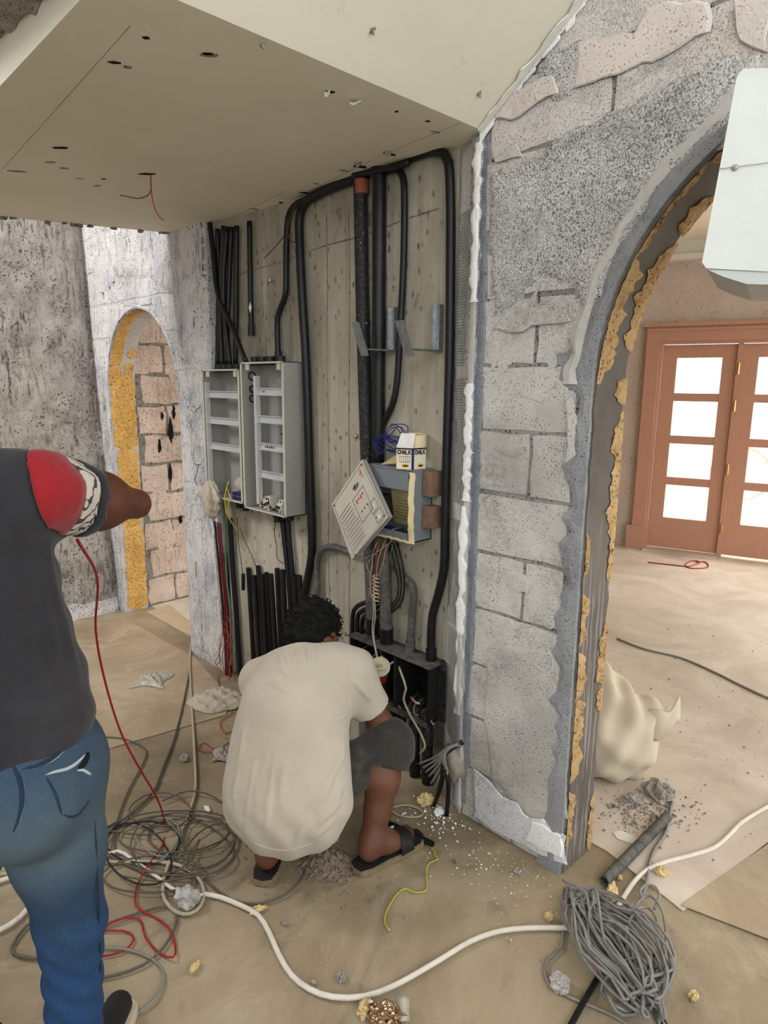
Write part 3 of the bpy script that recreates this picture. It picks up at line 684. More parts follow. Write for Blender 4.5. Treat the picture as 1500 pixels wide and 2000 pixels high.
patch('plaster_remnant', wall_br, [(1430, 0), (1500, 0), (1500, 110), (1440, 80)], 'render_pink', 0.004)
patch('plaster_remnant', wall_br, [(970, 190), (1080, 145), (1090, 180), (1000, 235), (955, 235)], 'render_pink', 0.004)
patch('plaster_remnant', wall_br, [(985, 615), (1030, 590), (1050, 560), (1045, 592), (1100, 590), (1112, 630), (1040, 640), (1000, 652), (960, 640)], 'block_grey', 0.003)
patch('plaster_remnant', wall_br, [(1105, 780), (1118, 770), (1130, 830), (1125, 890), (1108, 905), (1110, 850)], 'render_light', 0.006)
patch('plaster_remnant', wall_br, [(925, 1500), (960, 1530), (985, 1560), (1010, 1570), (1035, 1600), (1060, 1600), (1104, 1632), (1108, 1690), (1040, 1660), (960, 1617), (925, 1594)], 'dust_white', 0.006)
patch('plaster_remnant', wall_br, [(1040, 1605), (1060, 1608), (1096, 1632), (1100, 1672), (1060, 1656), (1030, 1638)], 'plaster_white', 0.008, -0.016)
# smooth cement sheet still covering the lower pier
patch('plaster_remnant', wall_br, [(955, 1260), (1100, 1270), (1108, 1330), (1105, 1500), (1108, 1600), (1030, 1590), (960, 1520), (945, 1400)], 'block_grey', 0.004, -0.009)

# ---- rounded, mesh-backed plaster edge between bare concrete and right wall
def ret(t):                                   # t 0..1 across the strip
    x = 1.945+0.135*t
    e = min(1, max(0, t)); k = e*e*(3-2*e)
    return x, RC-0.004-(RC+0.006)*k
m = MB().grid(lambda u, v: (ret(u)[0]+(0.008*vnoise(v*30, 1) if u > 0.95 else 0), ret(u)[1]-0.002*vnoise(u*9, v*60), 0.0+v*2.36), 8, 60, (0, 0.03, 0))
obj('corner_plaster', m, 'render_light', wall_br, smooth=True)
# cavity eaten out low down, where the mesh hangs free
strip_z = [(0.30, 0.72, 1.0), (0.72, 1.12, 0.55), (1.18, 1.62, 0.8), (1.66, 2.16, 0.7)]
for z0, z1, w in strip_z:
    m = MB(); nx = 16
    free = 0.012 if z0 < 0.5 else 0.0012
    for i in range(nx+1):
        t = i/nx*(0.95 if z0 < 0.5 else 0.55)+0.02
        zz = z0-(0.0 if z0 > 0.5 else 0.04*t+0.012*random.random())
        m.tube([(ret(t)[0]+0.002*vnoise(z*9, i), ret(t)[1]-free, z) for z in np.linspace(zz, z1, 24)], 0.0007 if z0 > 0.5 else 0.0009, 4, cap=False)
    k = int((z1-z0)/0.0095)
    for j in range(k):
        z = z0+(z1-z0)*j/k; tm = 0.97 if z0 < 0.5 else 0.57
        m.tube([(ret(t)[0], ret(t)[1]-free-0.0005, z-0.03*t*(1 if z0 < 0.5 else 0)) for t in np.linspace(0.02, tm, 9)], 0.0008, 4, cap=False)
    obj('plaster_mesh', m, 'steel_wire', wall_br)
# dirty blue-grey fibre mesh strip beside the white corner
m = MB()
for j in range(250):
    z = 0.30+j*0.0082; w = 0.020+0.014*vnoise(j*0.16, 2)+random.uniform(-0.004, 0.004)
    if vnoise(j*0.11, 8) < -0.62: continue
    x0 = 2.078+0.004*vnoise(j*0.2, 5); m.tube([(x0, -0.0085, z), (x0+w/2, -0.012, z+0.001), (x0+w, -0.012, z+random.uniform(-.003, .003))], 0.0011, 4, cap=False)
for i in range(5):
    x = 2.080+i*0.006; m.tube([(x+0.003*vnoise(k*0.9, i), -0.0105, 0.3+k*0.05) for k in range(42)], 0.0010, 4, cap=False)
obj('fibre_mesh', m, 'wire_blue_grey', wall_br)
m = MB().grid(lambda u, v: (2.070+0.045*u+(0.01*vnoise(v*45, 3) if u > 0.5 else 0), -0.0035-0.003*u*(1-u)*4, 0.05+v*2.28), 3, 70, (0, 0.02, 0))
obj('mortar_strip', m, 'render_blue', wall_br)
# white corner bead: long broken runs
for z0, z1, x in ((0.40, 1.18, 2.052), (1.20, 1.60, 2.060), (1.86, 2.34, 2.064)):
    obj('corner_bead', MB().grid(lambda u, v: (x-0.016+0.010*vnoise(v*11, z0*9)*(1-u)+0.032*u*(1+0.45*vnoise(v*19, z0*5)*(1 if u > 0.5 else 0)), ret(0.75)[1]-0.008-0.005*math.sin(u*3.14), z0+(z1-z0)*v), 3, 26, (0, 0.012, 0)), 'plaster_white', wall_br)
obj('broken_corner', blob((2.04, 0.0, 0.19), 0.075, (0.7, 0.45, 1.0), 0.3, 3, 4), 'concrete', wall_br, smooth=True)

# ---- stair landing and flight seen from below
fe = [(0.02, 0.05), (-0.16, -0.45), (-0.40, -1.17)]          # far edge of the landing
poly = fe+[(2.08, -1.17), (2.08, 0.05)]
landing = struct('ceiling', MB().prism([(a, b, ZC) for a, b in poly], (0, 0, 0.13)), 'ceiling_paint')
SL = 0.74
m = MB(); x1 = 4.6
m.prism([(2.08, -1.17, ZC), (x1, -1.17, ZC+SL*(x1-2.08)), (x1, -1.17, ZC+SL*(x1-2.08)+0.2), (2.08, -1.17, ZC+0.13)], (0, 1.185, 0))
flight = struct('ceiling_flight', m, 'ceiling_paint')
m = MB().grid(lambda u, v: (1.1+1.0*u, -1.172-0.20*v, 2.50-0.10*u+0.014*vnoise(u*24, v*6)+0.02*v), 26, 5, (0, 0, 0.25))
struct('trim_1', m, 'rubble')
def seam(pts, w=0.0009): return MB().tube(pts, w, 4)
obj('board_seam', seam([on_floor(255, 50, ZC), on_floor(5, 330, ZC)]), 'mortar_brown', landing)
obj('board_seam', seam([on_floor(560, 395, ZC), on_floor(745, 303, ZC), on_floor(900, 240, ZC)]), 'mortar_brown', landing)
obj('board_seam', seam([on_floor(365, 462, ZC), on_floor(480, 412, ZC), on_floor(560, 372, ZC)], 0.001), 'mortar_brown', landing)
def chip(u, v, L, w, ang=0.0, mat='black_gap', par=None, seed=0, dz=0.0025):  # flat patches: black ones put a hole's shade into colour, others bare mortar
    par = par or landing; c = on_floor(u, v, ZC) if par is landing else on_flight(u, v)
    a = RH*math.cos(ang)+FH*math.sin(ang); b = Vector((-a.y, a.x, 0))
    nn = 12; pts = []
    for i in range(nn):
        t = 2*math.pi*i/nn; k = 1+0.35*vnoise(i*1.3, seed, 0, u)
        pts.append(c+a*(L*math.cos(t)*k)+b*(w*math.sin(t)*k))
    if par is flight: pts = [Vector((p.x, p.y, ZC+SL*(p.x-2.08))) for p in pts]
    return obj('painted_chip', MB().prism(pts, (0, 0, -dz)), mat, par)
def on_flight(u, v):
    d = ray(u, v); nrm = Vector((-SL, 0, 1)); return CAM+d*((Vector((2.08, 0, ZC))-CAM).dot(nrm)/d.dot(nrm))
for i, (u, v, L, w, a, mt) in enumerate([(117, 288, .027, .008, 0, 'black_gap'), (35, 334, .03, .008, .2, 'mortar_brown'), (97, 316, .018, .005, .1, 'mortar_brown'), (125, 328, .016, .006, 0, 'mortar'), (155, 348, .016, .005, .2, 'mortar'), (190, 362, .018, .006, -.3, 'mortar_brown'), (202, 349, .01, .003, 0, 'black_gap'),
        (223, 121, .014, .005, .2, 'black_gap'), (250, 130, .011, .006, .2, 'mortar_brown'), (286, 73, .008, .005, 0, 'black_gap'), (408, 106, .022, .009, .1, 'mortar_brown'), (408, 104, .014, .004, .1, 'black_gap'), (287, 339, .03, .009, 0, 'black_gap'), (645, 179, .014, .006, 0, 'black_gap'), (775, 217, .006, .004, 0, 'black_gap'),
        (835, 236, .007, .004, 0, 'black_gap'), (850, 257, .014, .006, .4, 'mortar_brown'), (672, 333, .02, .006, .5, 'mortar'), (617, 358, .013, .005, .5, 'mortar_brown'), (498, 408, .02, .006, .5, 'mortar_brown'), (556, 396, .028, .009, .5, 'black_gap'), (600, 377, .03, .008, .5, 'black_gap'), (760, 300, .022, .009, .5, 'black_gap'), (705, 325, .028, .012, .4, 'black_gap'),
        (440, 440, .05, .012, .5, 'black_gap'), (480, 428, .04, .012, .5, 'black_gap'), (368, 465, .016, .005, .3, 'mortar'), (400, 457, .016, .006, .4, 'mortar')]):
    chip(u, v, L, w, a, mt, None, i)
for u, v in ((512, 85), (728, 58), (936, 182)):
    c = on_flight(u, v); g = chip(u, v, .007, .006, 0, 'mortar_brown', flight, u)
    obj('screw', MB().tube([c+Vector((0, 0, .004)), c+Vector((0.004, 0, -.012))], [.003, .0022], 7), 'screw', flight)
# loose torn flakes of paint
def flake(c, a, b, par, mat='flake_white'):
    c = Vector(c); m = MB().grid(lambda u, v: c+a*(u-.5)*(1-.35*v)+b*v+Vector((0, 0, -0.018*v*v-0.004*math.sin(u*5))), 4, 4, (0, 0, 0.0012)); return obj('paint_flake', m, mat, par)
flake(on_floor(640, 178, ZC-.001), RH*.02, -FH*.018, landing); flake(on_floor(695, 200, ZC-.001), RH*.045, -FH*.04, landing, 'ceiling_paint'); flake(on_floor(700, 318, ZC-.001), RH*.03, -FH*.02, landing, 'mortar'); flake(on_floor(758, 297, ZC-.001), RH*.03, -FH*.02, landing, 'mortar')
# ragged plaster edge where the flight meets the wall, and along the landing's far edge
m = MB()
for i in range(44):
    x = 2.085+i*0.024; w = 0.022+0.012*vnoise(i*0.7, 3)+random.uniform(0, 0.008)
    z = ZC+SL*(x-2.08); m.add([(x-.013, -0.012, z-.002), (x+.013, -0.012, z+.0175), (x+.013+random.uniform(-.004, .004), -0.010, z+.0175-w), (x-.013, -0.010, z-.002-w*random.uniform(.7, 1.1)), (x-.013, -0.017, z-.002), (x+.013, -0.017, z+.0175), (x+.013, -0.015, z+.0175-w*.9), (x-.013, -0.015, z-.002-w*.8)], [(0, 1, 2, 3), (4, 7, 6, 5), (0, 3, 7, 4), (1, 5, 6, 2), (0, 4, 5, 1), (3, 2, 6, 7)])
obj('torn_edge', m, 'plaster_white', flight)
m = MB().grid(lambda u, v: (2.085+0.9*u, -0.02-0.022*v*(1+0.5*vnoise(u*33, 2)), ZC+SL*0.9*u-0.003-0.0015*v), 40, 2, (0, 0, -0.004)); obj('torn_edge', m, 'flake_white', flight)
m = MB()
for i in range(40):
    t = i/40; a = Vector((fe[0][0], fe[0][1], 0)).lerp(Vector((fe[1][0], fe[1][1], 0)), t*2) if t < .5 else Vector((fe[1][0], fe[1][1], 0)).lerp(Vector((fe[2][0], fe[2][1], 0)), t*2-1)
    if random.random() < .5: m.box(a.x-.012, a.x+.02, a.y-.012, a.y+.012, ZC-random.uniform(.003, .012), ZC+.001, .004)
obj('torn_edge', m, 'mortar_brown', landing)

# ---- the boxed-in beam end hanging at the right edge of the view
A = at_dep(1440, 138, 1.5); B = at_dep(1370, 524, 1.47); 
def rt(p, u): return p+RH*u
q = [A, B, at_dep(1382, 532, 1.47), rt(B, .16)+Vector((0, 0, -.028)), rt(B, .9)+Vector((0, 0, -.012)), rt(A, .9)+Vector((0, 0, .02))]
q = [A+RH*.012+Vector((0, 0, .004)), A+Vector((0, 0, -.012)), B+Vector((0, 0, .012)), B+RH*.01, rt(B, .30)+Vector((0, 0, -.012)), rt(B, .9)+Vector((0, 0, -.02)), rt(A, .9)+Vector((0, 0, .03))]
beam = thing('boxed_beam', 'white boarded beam end with a screw, cut off by the right picture edge', 'beam', (B+FH*.1))
m = MB(); n = len(q); bk = (RH*.50+FH*.86)*.34
fr = [Vector(p) for p in q]; bot = [p+bk+Vector((0, 0, -.0)) for p in q]
m.add(fr+bot, [tuple(range(n)), tuple(range(n, 2*n))[::-1]]+[(i, n+i, n+(i+1) % n, (i+1) % n) for i in range(n)])
obj('board_casing', m, 'board_white', beam)
low = [B+RH*.012+Vector((0, 0, -.001)), B+RH*.05-FH*.0+Vector((0, 0, -.016)), rt(B, .10)+Vector((0, 0, -.030)), rt(B, .9)+Vector((0, 0, -.045)), rt(B, .9)+Vector((0, 0, -.018)), rt(B, .30)+Vector((0, 0, -.011))]
obj('soffit_board', MB().prism([p+FH*.004 for p in low], (RH*.50+FH*.86)*.33), 'board_edge', beam)
c = at_dep(1436, 327, 1.482); obj('screw_hole', MB().tube([c-FH*.002, c+FH*.012], .006, 10), 'mortar', beam, label='dark screw hole')
obj('screw', MB().tube([c-FH*.004, c+FH*.012], .0028, 8), 'screw', beam)
obj('crack', MB().tube([at_dep(1404, 330, 1.481), at_dep(1450, 324, 1.481), at_dep(1500, 318, 1.481)], .0008, 4), 'mortar', beam)
struct('ceiling_hall_blocker', MB().box(-1.7, 5.3, -6, -1.4, 4.0, 4.15), 'board_white'); struct('ceiling_upper_blocker', MB().box(0.1, 3.2, -1.4, 0.3, 4.0, 4.15), 'board_white')  # unseen slabs added overhead to cut skylight and keep indoor contrast
struct('wall_behind_blocker', MB().box(-1.7, 2.6, -6.2, -6.0, 0, 4.0).box(2.6, 5.6, -6.2, -6.0, 0, 1.7), 'board_white'); struct('wall_right_blocker', MB().box(5.4, 5.6, -6.0, -0.05, 0, 1.35), 'board_white')  # unseen light-shaping walls added, partly low so daylight enters from higher up

# ================================================================== FAR ROOM
D0 = on_floor(1230, 1068); DD = Vector((0.963, 0.271, 0)).normalized(); DN = Vector((-DD.y, DD.x, 0))   # along / behind the door wall
def dw(a, z, n=0.0): return D0+DD*a+DN*n+Vector((0, 0, z))
def dbox(m, a0, a1, z0, z1, n0, n1):
    return m.add([dw(a, z, n) for z in (z0, z1) for n in (n0, n1) for a in (a0, a1)], [(0, 2, 3, 1), (4, 5, 7, 6), (0, 1, 5, 4), (2, 6, 7, 3), (0, 4, 6, 2), (1, 3, 7, 5)])
DW, DHT = 3.05, 2.13                               # whole door unit
m = MB(); dbox(m, -4.2, 0.05, 0, 3.4, 0.0, 0.2); dbox(m, DW-.05, 6, 0, 3.4, 0, .2); dbox(m, 0.05, DW-.05, DHT-.02, 3.4, 0, .2)
wall_far = struct('wall_far_right', m, 'far_wall')
m = MB(); m.prism([dw(-4.2, 2.86, .2), dw(6, 2.86, .2), Vector((5.2, TH, 2.86)), Vector((-.99, TH, 2.86))], (0, 0, .12)); struct('ceiling_far', m, 'ceiling_paint')
corn = MB(); dbox(corn, -.6, 5, 2.74, 2.86, -.10, 0.0); dbox(corn, -.6, 5, 2.70, 2.75, -.14, 0.0); struct('trim_2', corn, 'cornice')
door = struct('door_1', dbox(dbox(dbox(MB(), 0, .13, 0, DHT, -.05, .12), DW-.13, DW, 0, DHT, -.05, .12), .13, DW-.13, DHT-.13, DHT, -.05, .12), 'door_wood')
obj('door_trim', dbox(MB(), -.03, DW+.03, DHT, DHT+.035, -.08, .1), 'door_wood', door); obj('plinth_block', dbox(MB(), -.035, .12, 0, .24, -.07, .05), 'door_wood', door)
obj('frame_moulding', dbox(dbox(MB(), .13, .155, 0, DHT-.13, -.03, .10), .155, DW-.13, DHT-.155, DHT-.13, -.03, .10), 'door_wood', door)
obj('frame_moulding', dbox(dbox(MB(), .015, .04, .24, DHT-.015, -.065, .0), .04, DW-.04, DHT-.04, DHT-.015, -.065, .0), 'door_wood', door)
GL = []
def leaf(a0, a1, st):
    z0, z1 = 0.03, DHT-.16; bot, top = 0.30, 0.12; rails = 0.075
    m = MB(); dbox(m, a0, a0+st, z0, z1, .03, .08); dbox(m, a1-st, a1, z0, z1, .03, .08); dbox(m, a0+st, a1-st, z0, z0+bot, .03, .08); dbox(m, a0+st, a1-st, z1-top, z1, .03, .08)
    ph = (z1-z0-bot-top-3*rails)/4; zz = z0+bot
    lf = obj('door_leaf', m, 'door_wood', door)
    for k in range(4):
        if k: obj('glazing_bar', dbox(MB(), a0+st, a1-st, zz-rails, zz, .035, .075), 'door_wood', lf)
        obj('pane', dbox(MB(), a0+st, a1-st, zz, zz+ph, .052, .057), 'pane_glass', lf)
        zz += ph+rails
    return lf
leaf(.16, .78, .12); leaf(.82, 1.72, .13); leaf(1.74, 2.64, .13)
obj('mullion', dbox(MB(), .78, .82, 0, DHT-.13, .0, .1), 'door_wood', door)
for z in (1.75, 1.42, .84, .28): obj('hinge', MB().tube([dw(.80, z-.05, -.008), dw(.80, z+.05, -.008)], .009, 8), 'brass', door)
obj('door_handle', MB().tube(spline([dw(1.62, 1.02, .03), dw(1.62, 1.02, -.03), dw(1.55, 1.02, -.045), dw(1.50, 1.02, -.045)], .02), .008, 8), 'steel_wire', door)
obj('threshold', dbox(MB(), .13, .78, 0, .02, -.12, .06), 'sheet_pale', door)
# bright yard seen through the glass
struct('ground_outside', MB().prism([dw(-3, .012, .22), dw(8, .012, .22), dw(8, .012, 9), dw(-3, .012, 9)], (0, 0, -.1)), 'outdoor_ground')
m = MB(); dbox(m, 2.3, 2.75, 0.012, 3.6, 3.0, 3.45); pil = obj('yard_pillar', m, 'outdoor_cream', None, 'pale cream pillar in the bright yard behind the glass door', 'pillar')
m = MB(); dbox(m, -2.5, .75, 0.01, 0.95, 3.2, 3.5); obj('yard_wall', m, 'outdoor_cream', None, 'pale yellow garden wall seen through the narrow left door leaf', 'wall')
wheel = thing('spoked_wheel', 'pale round spoked wheel leaning outside, seen through the lowest narrow pane', 'wheel', dw(.86, 0, 1.6))
cw = dw(.86, .62, 1.6); R_ = .30
obj('rim', MB().tube([cw+DD*(R_*math.cos(t))+Vector((0, 0, R_*math.sin(t))) for t in np.linspace(0, 2*math.pi, 40)[:-1]], .022, 6, closed=True), 'outdoor_grey', wheel)
for k in range(5):
    t = k*math.pi*2/5+.3; obj('spoke', MB().tube([cw, cw+DD*(R_*math.cos(t))+Vector((0, 0, R_*math.sin(t)))], .012, 6), 'outdoor_white', wheel)
obj('hub', MB().tube([cw-DN*.03, cw+DN*.03], .05, 12), 'outdoor_grey', wheel); obj('stand', MB().tube([cw+DN*.02, dw(.86, 0, 1.6)], .02, 6), 'outdoor_grey', wheel)
obj('duct_grille', dbox(MB(), .95, 1.6, 2.76, 2.85, -.6, -.3), 'black_gap', None, 'black slot grille above the white cornice of the far room', 'grille')

# ================================================================== FLOOR SHEETS
def sheet(name, label, pts, mat, z=0.004, th=0.003, cat='floor sheet'):
    P = [Vector((p.x, p.y, z)) for p in pts]
    return obj(name, MB().prism([p-Vector((0, 0, th)) for p in P], (0, 0, th)), mat, None, label, cat)
sheet('floor_sheet', 'tan protective floor sheet behind the squatting man, edge crossing the floor', [on_floor(120, 1490), on_floor(440, 1398), on_floor(455, 1368), on_floor(380, 1285), on_floor(240, 1208), on_floor(60, 1222)], 'sheet_tan', 0.005)
sheet('floor_sheet', 'long pale floor sheet running through the right archway to the doors', [Vector(p) for p in ((-.97, .19, 0), (2.56, .205, 0), (2.86, .125, 0), (2.94, .69, 0), (3.5, 2.0, 0), (6, 6.0, 0), (-.97, 4.2, 0))], 'sheet_pale', 0.005)
sheet('floor_sheet', 'tan floor sheet in the lower right corner, edge below the archway', [on_floor(1330, 1772), on_floor(1500, 1838), on_floor(1700, 1940), on_floor(1800, 1500), on_floor(1500, 1652)], 'sheet_tan', 0.009)
obj('cardboard_sheet', MB().prism([on_floor(286, 1196, .002), on_floor(372, 1244, .002), on_floor(400, 1238, .002), on_floor(330, 1182, .002)], (0, 0, .006)), 'cardboard', None, 'tan board lying on the floor through the left arch', 'board')

# ================================================================== CONDUITS ON THE CONCRETE
def pipe(px, r, label, n=RC-0.022, mat='conduit_black', name='conduit', cat='conduit', group=None, sock=None, seg=12, extra=()):
    """px: (u, v[, n]) on the wall; sock: ends that carry a coupling"""
    P = [on_wall(p[0], p[1], p[2] if len(p) > 2 else n) for p in px]
    pts = spline(P, 0.03) if len(P) > 2 else P
    if not sock and not extra:
        return obj(name, MB().tube(pts, r, seg), mat, None, label, cat, group, smooth=True)
    base = min(P, key=lambda p: p.z); t = thing(name, label, cat, base, group)
    obj('tube', MB().tube(pts, r, seg), mat, t, smooth=True)
    for end in sock or ():
        a, b = (pts[0], pts[1]) if end == 0 else (pts[-1], pts[-2])
        d = (b-a).normalized(); obj('coupling', MB().tube([a-d*.004, a+d*.045], r*1.28, seg), mat, t)
    for fn in extra: fn(t, pts)
    return t
G1 = 'thin black conduits dropping into the left distribution box'
pipe([(410, 436, .01), (417, 500, .0), (425, 571, -.01), (452, 636, -.02), (481, 708, -.02)], .0125, 'thin black conduit crossing diagonally over the bundle to the box corner', group=G1)
pipe([(425, 447), (427, 571), (425, 713)], .0125, 'leftmost straight conduit of the bundle above the left box', group=G1)
pipe([(437, 441, .02), (430, 574, .015), (434, 715, .0)], .0125, 'second conduit of the bundle above the left box', group=G1)
pipe([(443, 443, .01), (436, 574, -.005), (449, 713, -.01)], .0125, 'conduit in the bundle bending right above the left box', group=G1)
pipe([(452, 443, .024), (446, 581, .02), (442, 714, .01)], .0125, 'conduit in the bundle leaning left above the left box', group=G1)
pipe([(462, 441), (461, 560), (460, 713)], .0125, 'rightmost straight conduit of the bundle above the left box', group=G1)
def tape_mark(u, v, w, mat):
    def f(t, pts): c = on_wall(u, v, RC-.045); obj('tape', MB().prism([c+Vector((-w, 0, 0)), c+Vector((0, 0, -.026)), c+Vector((w, 0, .0)), c+Vector((0, 0, .022))], (0, -.002, 0)), mat, t)
    return f
pipe([(487, 432), (489, 560), (491, 654)], .0125, 'short hanging black conduit with a flared end and white tape', sock=(1,), extra=[tape_mark(489, 600, .012, 'flake_white')])
pipe([(690, 352), (630, 377), (592, 392), (573, 404), (562, 430), (559, 500), (558, 572), (550, 596), (542, 622), (542, 660), (544, 706)], .013, 'black conduit kinked sideways above the right distribution box', sock=(1,))
pipe([(700, 347), (650, 365), (612, 384), (594, 398), (585, 425), (585, 470), (590, 580), (598, 715), (604, 900), (609, 1040), (608, 1090), (599, 1140), (592, 1180)], .0190, 'tall black conduit running down just right of the grey boxes', n=RC-.026)
pipe([(760, 326), (800, 309), (835, 297), (860, 297), (876, 318), (880, 400), (880, 520), (878, 700), (872, 900), (869, 1040), (867, 1110), (855, 1165), (845, 1200), (842, 1240), (842, 1288)], .0165, 'long black conduit arching at the ceiling and down the right edge of the concrete', sock=(1,))
pipe([(752, 335), (772, 330), (787, 345), (790, 400), (788, 520), (781, 660), (775, 750), (765, 795), (750, 825), (744, 850), (743, 905)], .013, 'black conduit looping from the ceiling beside the two thick pipes')
pipe([(700, 341, .0), (735, 333, .0), (775, 326, .0), (800, 316, .01)], .011, 'black conduit lying along the ceiling behind the thick pipes')
def orange(t, pts): obj('tape_band', MB().tube([on_wall(706, 352, RC-.03), on_wall(707, 380, RC-.03)], .0275, 16), 'tape_orange', t, label='orange tape band')
def tophat(t, pts): obj('coupling', MB().tube([pts[0]-Vector((0, 0, .01)), pts[0]-Vector((0, 0, .05))], .030, 16), 'conduit_black', t)
pipe([(703, 325), (708, 600), (717, 910)], .0262, 'thick dusty black pipe with an orange tape band below the ceiling', n=RC-.03, mat='conduit_dusty', sock=(0,), extra=[orange], seg=16)
pipe([(741, 311), (740, 600), (738, 908)], .0262, 'thick glossy black pipe right of the taped one', n=RC-.03, seg=16, sock=(0,))
# lower runs
def collar(u, v, r):
    def f(t, pts):
        c = on_wall(u, v, RC-.03); obj('coupling', MB().tube([c, c-Vector((0, 0, .07))], r*1.15, 16), 'conduit_black', t)
        obj('collar_ring', MB().tube([c+Vector((0, 0, .004)), c], r*1.2, 16), 'conduit_grey', t)
    return f
pipe([(716, 1040), (722, 1100), (728, 1250)], .024, 'thick grey dusty pipe left of the pair feeding the floor trunking', n=RC-.03, mat='conduit_grey', seg=16, extra=[collar(727, 1206, .024)])
pipe([(748, 1040), (752, 1120), (755, 1258)], .024, 'thick grey dusty pipe right of the pair feeding the floor trunking', n=RC-.03, mat='conduit_grey', seg=16, extra=[collar(755, 1226, .024)])
pipe([(770, 1105), (789, 1128), (804, 1142), (808, 1165), (805, 1200), (800, 1272)], .0155, 'grey conduit with an elbow dropping into the floor trunking', mat='conduit_grey', sock=(1,))
for i, (dx, dy, lb) in enumerate(((0, 0, 'outer'), (9, 10, 'middle'), (18, 21, 'inner'))):
    pipe([(688+dx, 1268), (689+dx, 1205+dy*.6), (694+dx, 1188+dy*.8), (710+dx, 1178+dy), (748, 1172+dy*.8)], .010, lb+' of three black hoses bending behind the thick grey pipes', n=.018, mat='conduit_black')
pipe([(592, 1240), (619, 1175), (619, 1110), (622, 1082), (634, 1070), (652, 1068), (668, 1073), (695, 1082)], .014, 'grey conduit bent like a cane behind the hanging lid', mat='conduit_grey')
for i, (a, b, r, lb) in enumerate((((551, 1011), (566, 1160), .0125, 'left'), ((561, 1011), (574, 1160), .0125, 'right'))):
    pipe([a, b, (b[0]+9, 1330)], r, lb+' of the two conduits leaving the bottom of the right box')
pipe([(449, 1012), (456, 1127), (463, 1220), (472, 1352)], .0135, 'black conduit standing left of the cut stubs, from box to floor')
pipe([(440, 1080), (446, 1150), (448, 1240), (452, 1358)], .010, 'dark conduit in the corner behind the red wires', n=.02)
G2 = 'cut conduit stubs behind the squatting man'
tops = [(485, 1109), (496, 1124), (504, 1105), (512, 1122), (520, 1118), (529, 1121), (541, 1110), (552, 1113), (576, 1123), (585, 1124)]
words = ['first', 'second', 'third', 'fourth', 'fifth', 'sixth', 'seventh', 'eighth', 'ninth', 'tenth']
for i, (u, v) in enumerate(tops):
    nn = (RC-.018, RC-.034)[i % 2]
    a = on_wall(u, v, nn); b = on_wall(u+14+(i % 3)*2, 1370+i*12, nn); b.z = 0.0
    m = MB(); m.hollow(a, b, .0125, .0095, 12); m.tube([a+(b-a)*.06, a+(b-a)*.07], .0095, 12)
    obj('conduit_stub', m, 'conduit_black', None, words[i]+' cut black conduit stub from the left, standing behind the squatting man', 'conduit', G2, smooth=False)
obj('coupling_piece', MB().hollow(on_wall(475, 1121, .02), on_wall(475, 1152, .02), .010, .007, 10), 'conduit_black', None, 'short loose conduit piece stuck left of the cut stubs', 'conduit')

# ---- hanging wires in the left corner
def wire(px, r, label, mat, n=0.0, name='wire', cat='wire', step=.02, seg=6, group=None):
    P = [on_wall(p[0], p[1], p[2] if len(p) > 2 else n) for p in px]
    return obj(name, MB().tube(spline(P, step), r, seg), mat, None, label, cat, group, smooth=True)
wire([(414, 1018), (421, 1100), (430, 1200), (437, 1260), (440, 1342)], .0042, 'white and black wire hanging down the edge of the pale pier', 'cable_white', -.012)
wire([(419, 1018), (427, 1100), (436, 1200), (440, 1260), (443, 1345)], .006, 'black wire beside the dark red ones under the cloth bag', 'wire_black', -.012)
wire([(425, 1020), (431, 1090), (438, 1160), (441, 1250), (446, 1345)], .0055, 'left dark red wire hanging below the cloth bag', 'wire_darkred', -.012)
wire([(430, 1022), (435, 1090), (442, 1165), (447, 1250), (452, 1340)], .0045, 'right dark red wire hanging below the cloth bag', 'wire_darkred', -.008)
wire([(436, 985), (440, 1040), (441, 1090), (444, 1140), (450, 1200), (452, 1300)], .0055, 'thick green wire beside the left box corner', 'wire_green', -.004)
wire([(444, 955, -.07), (450, 975, -.08), (443, 992, -.075), (447, 1006, -.07), (455, 1025, -.04), (464, 1032, -.02)], .0026, 'yellow wire curling out of the left box', 'wire_yellow')
wire([(447, 940, -.07), (440, 965, -.085), (442, 1000, -.08), (452, 1020, -.05), (466, 1040, -.01)], .0026, 'second yellow wire looping beside the cloth bag', 'wire_yellow')
wire([(463, 1010, -.02), (466, 1060, .02), (470, 1090, .02), (474, 1120, .02)], .002, 'thin dark wire dropping straight below the left box', 'wire_black')
wire([(468, 1030, 0.0), (480, 1060, .02), (492, 1085, .02), (500, 1106, .02)], .002, 'thin brown wire slanting down to the cut stubs', 'wire_brown')
wire([(540, 1010, -.02), (536, 1040, .02), (541, 1070, .02), (541, 1090, .02), (553, 1101, .02)], .002, 'thin black wire wavering below the right box', 'wire_black')
wire([(470, 1108, .02), (480, 1098, .015), (486, 1078, .02), (482, 1092, .02), (492, 1100, .02)], .0016, 'short yellow wire ends above the cut stubs', 'wire_yellow')
for i, P in enumerate([[(436, 1212), (434, 1240), (428, 1270), (430, 1290), (422, 1300)], [(440, 1215), (446, 1240), (438, 1262), (434, 1285), (440, 1320)], [(446, 1205), (452, 1235), (448, 1262), (456, 1290), (460, 1330)],
                       [(437, 1228), (446, 1238), (452, 1250), (450, 1280), (447, 1325)], [(448, 1240), (444, 1280), (450, 1310), (446, 1345), (452, 1360)], [(432, 1250), (427, 1280), (420, 1294), (430, 1310), (436, 1345)]]):
    wire(P, .0019, ('left', 'inner', 'right', 'knotted', 'lowest', 'straggling')[i]+' thin orange wire in the tangle at the corner foot', 'wire_orange', -.02-.004*i, group='orange wires in the corner')
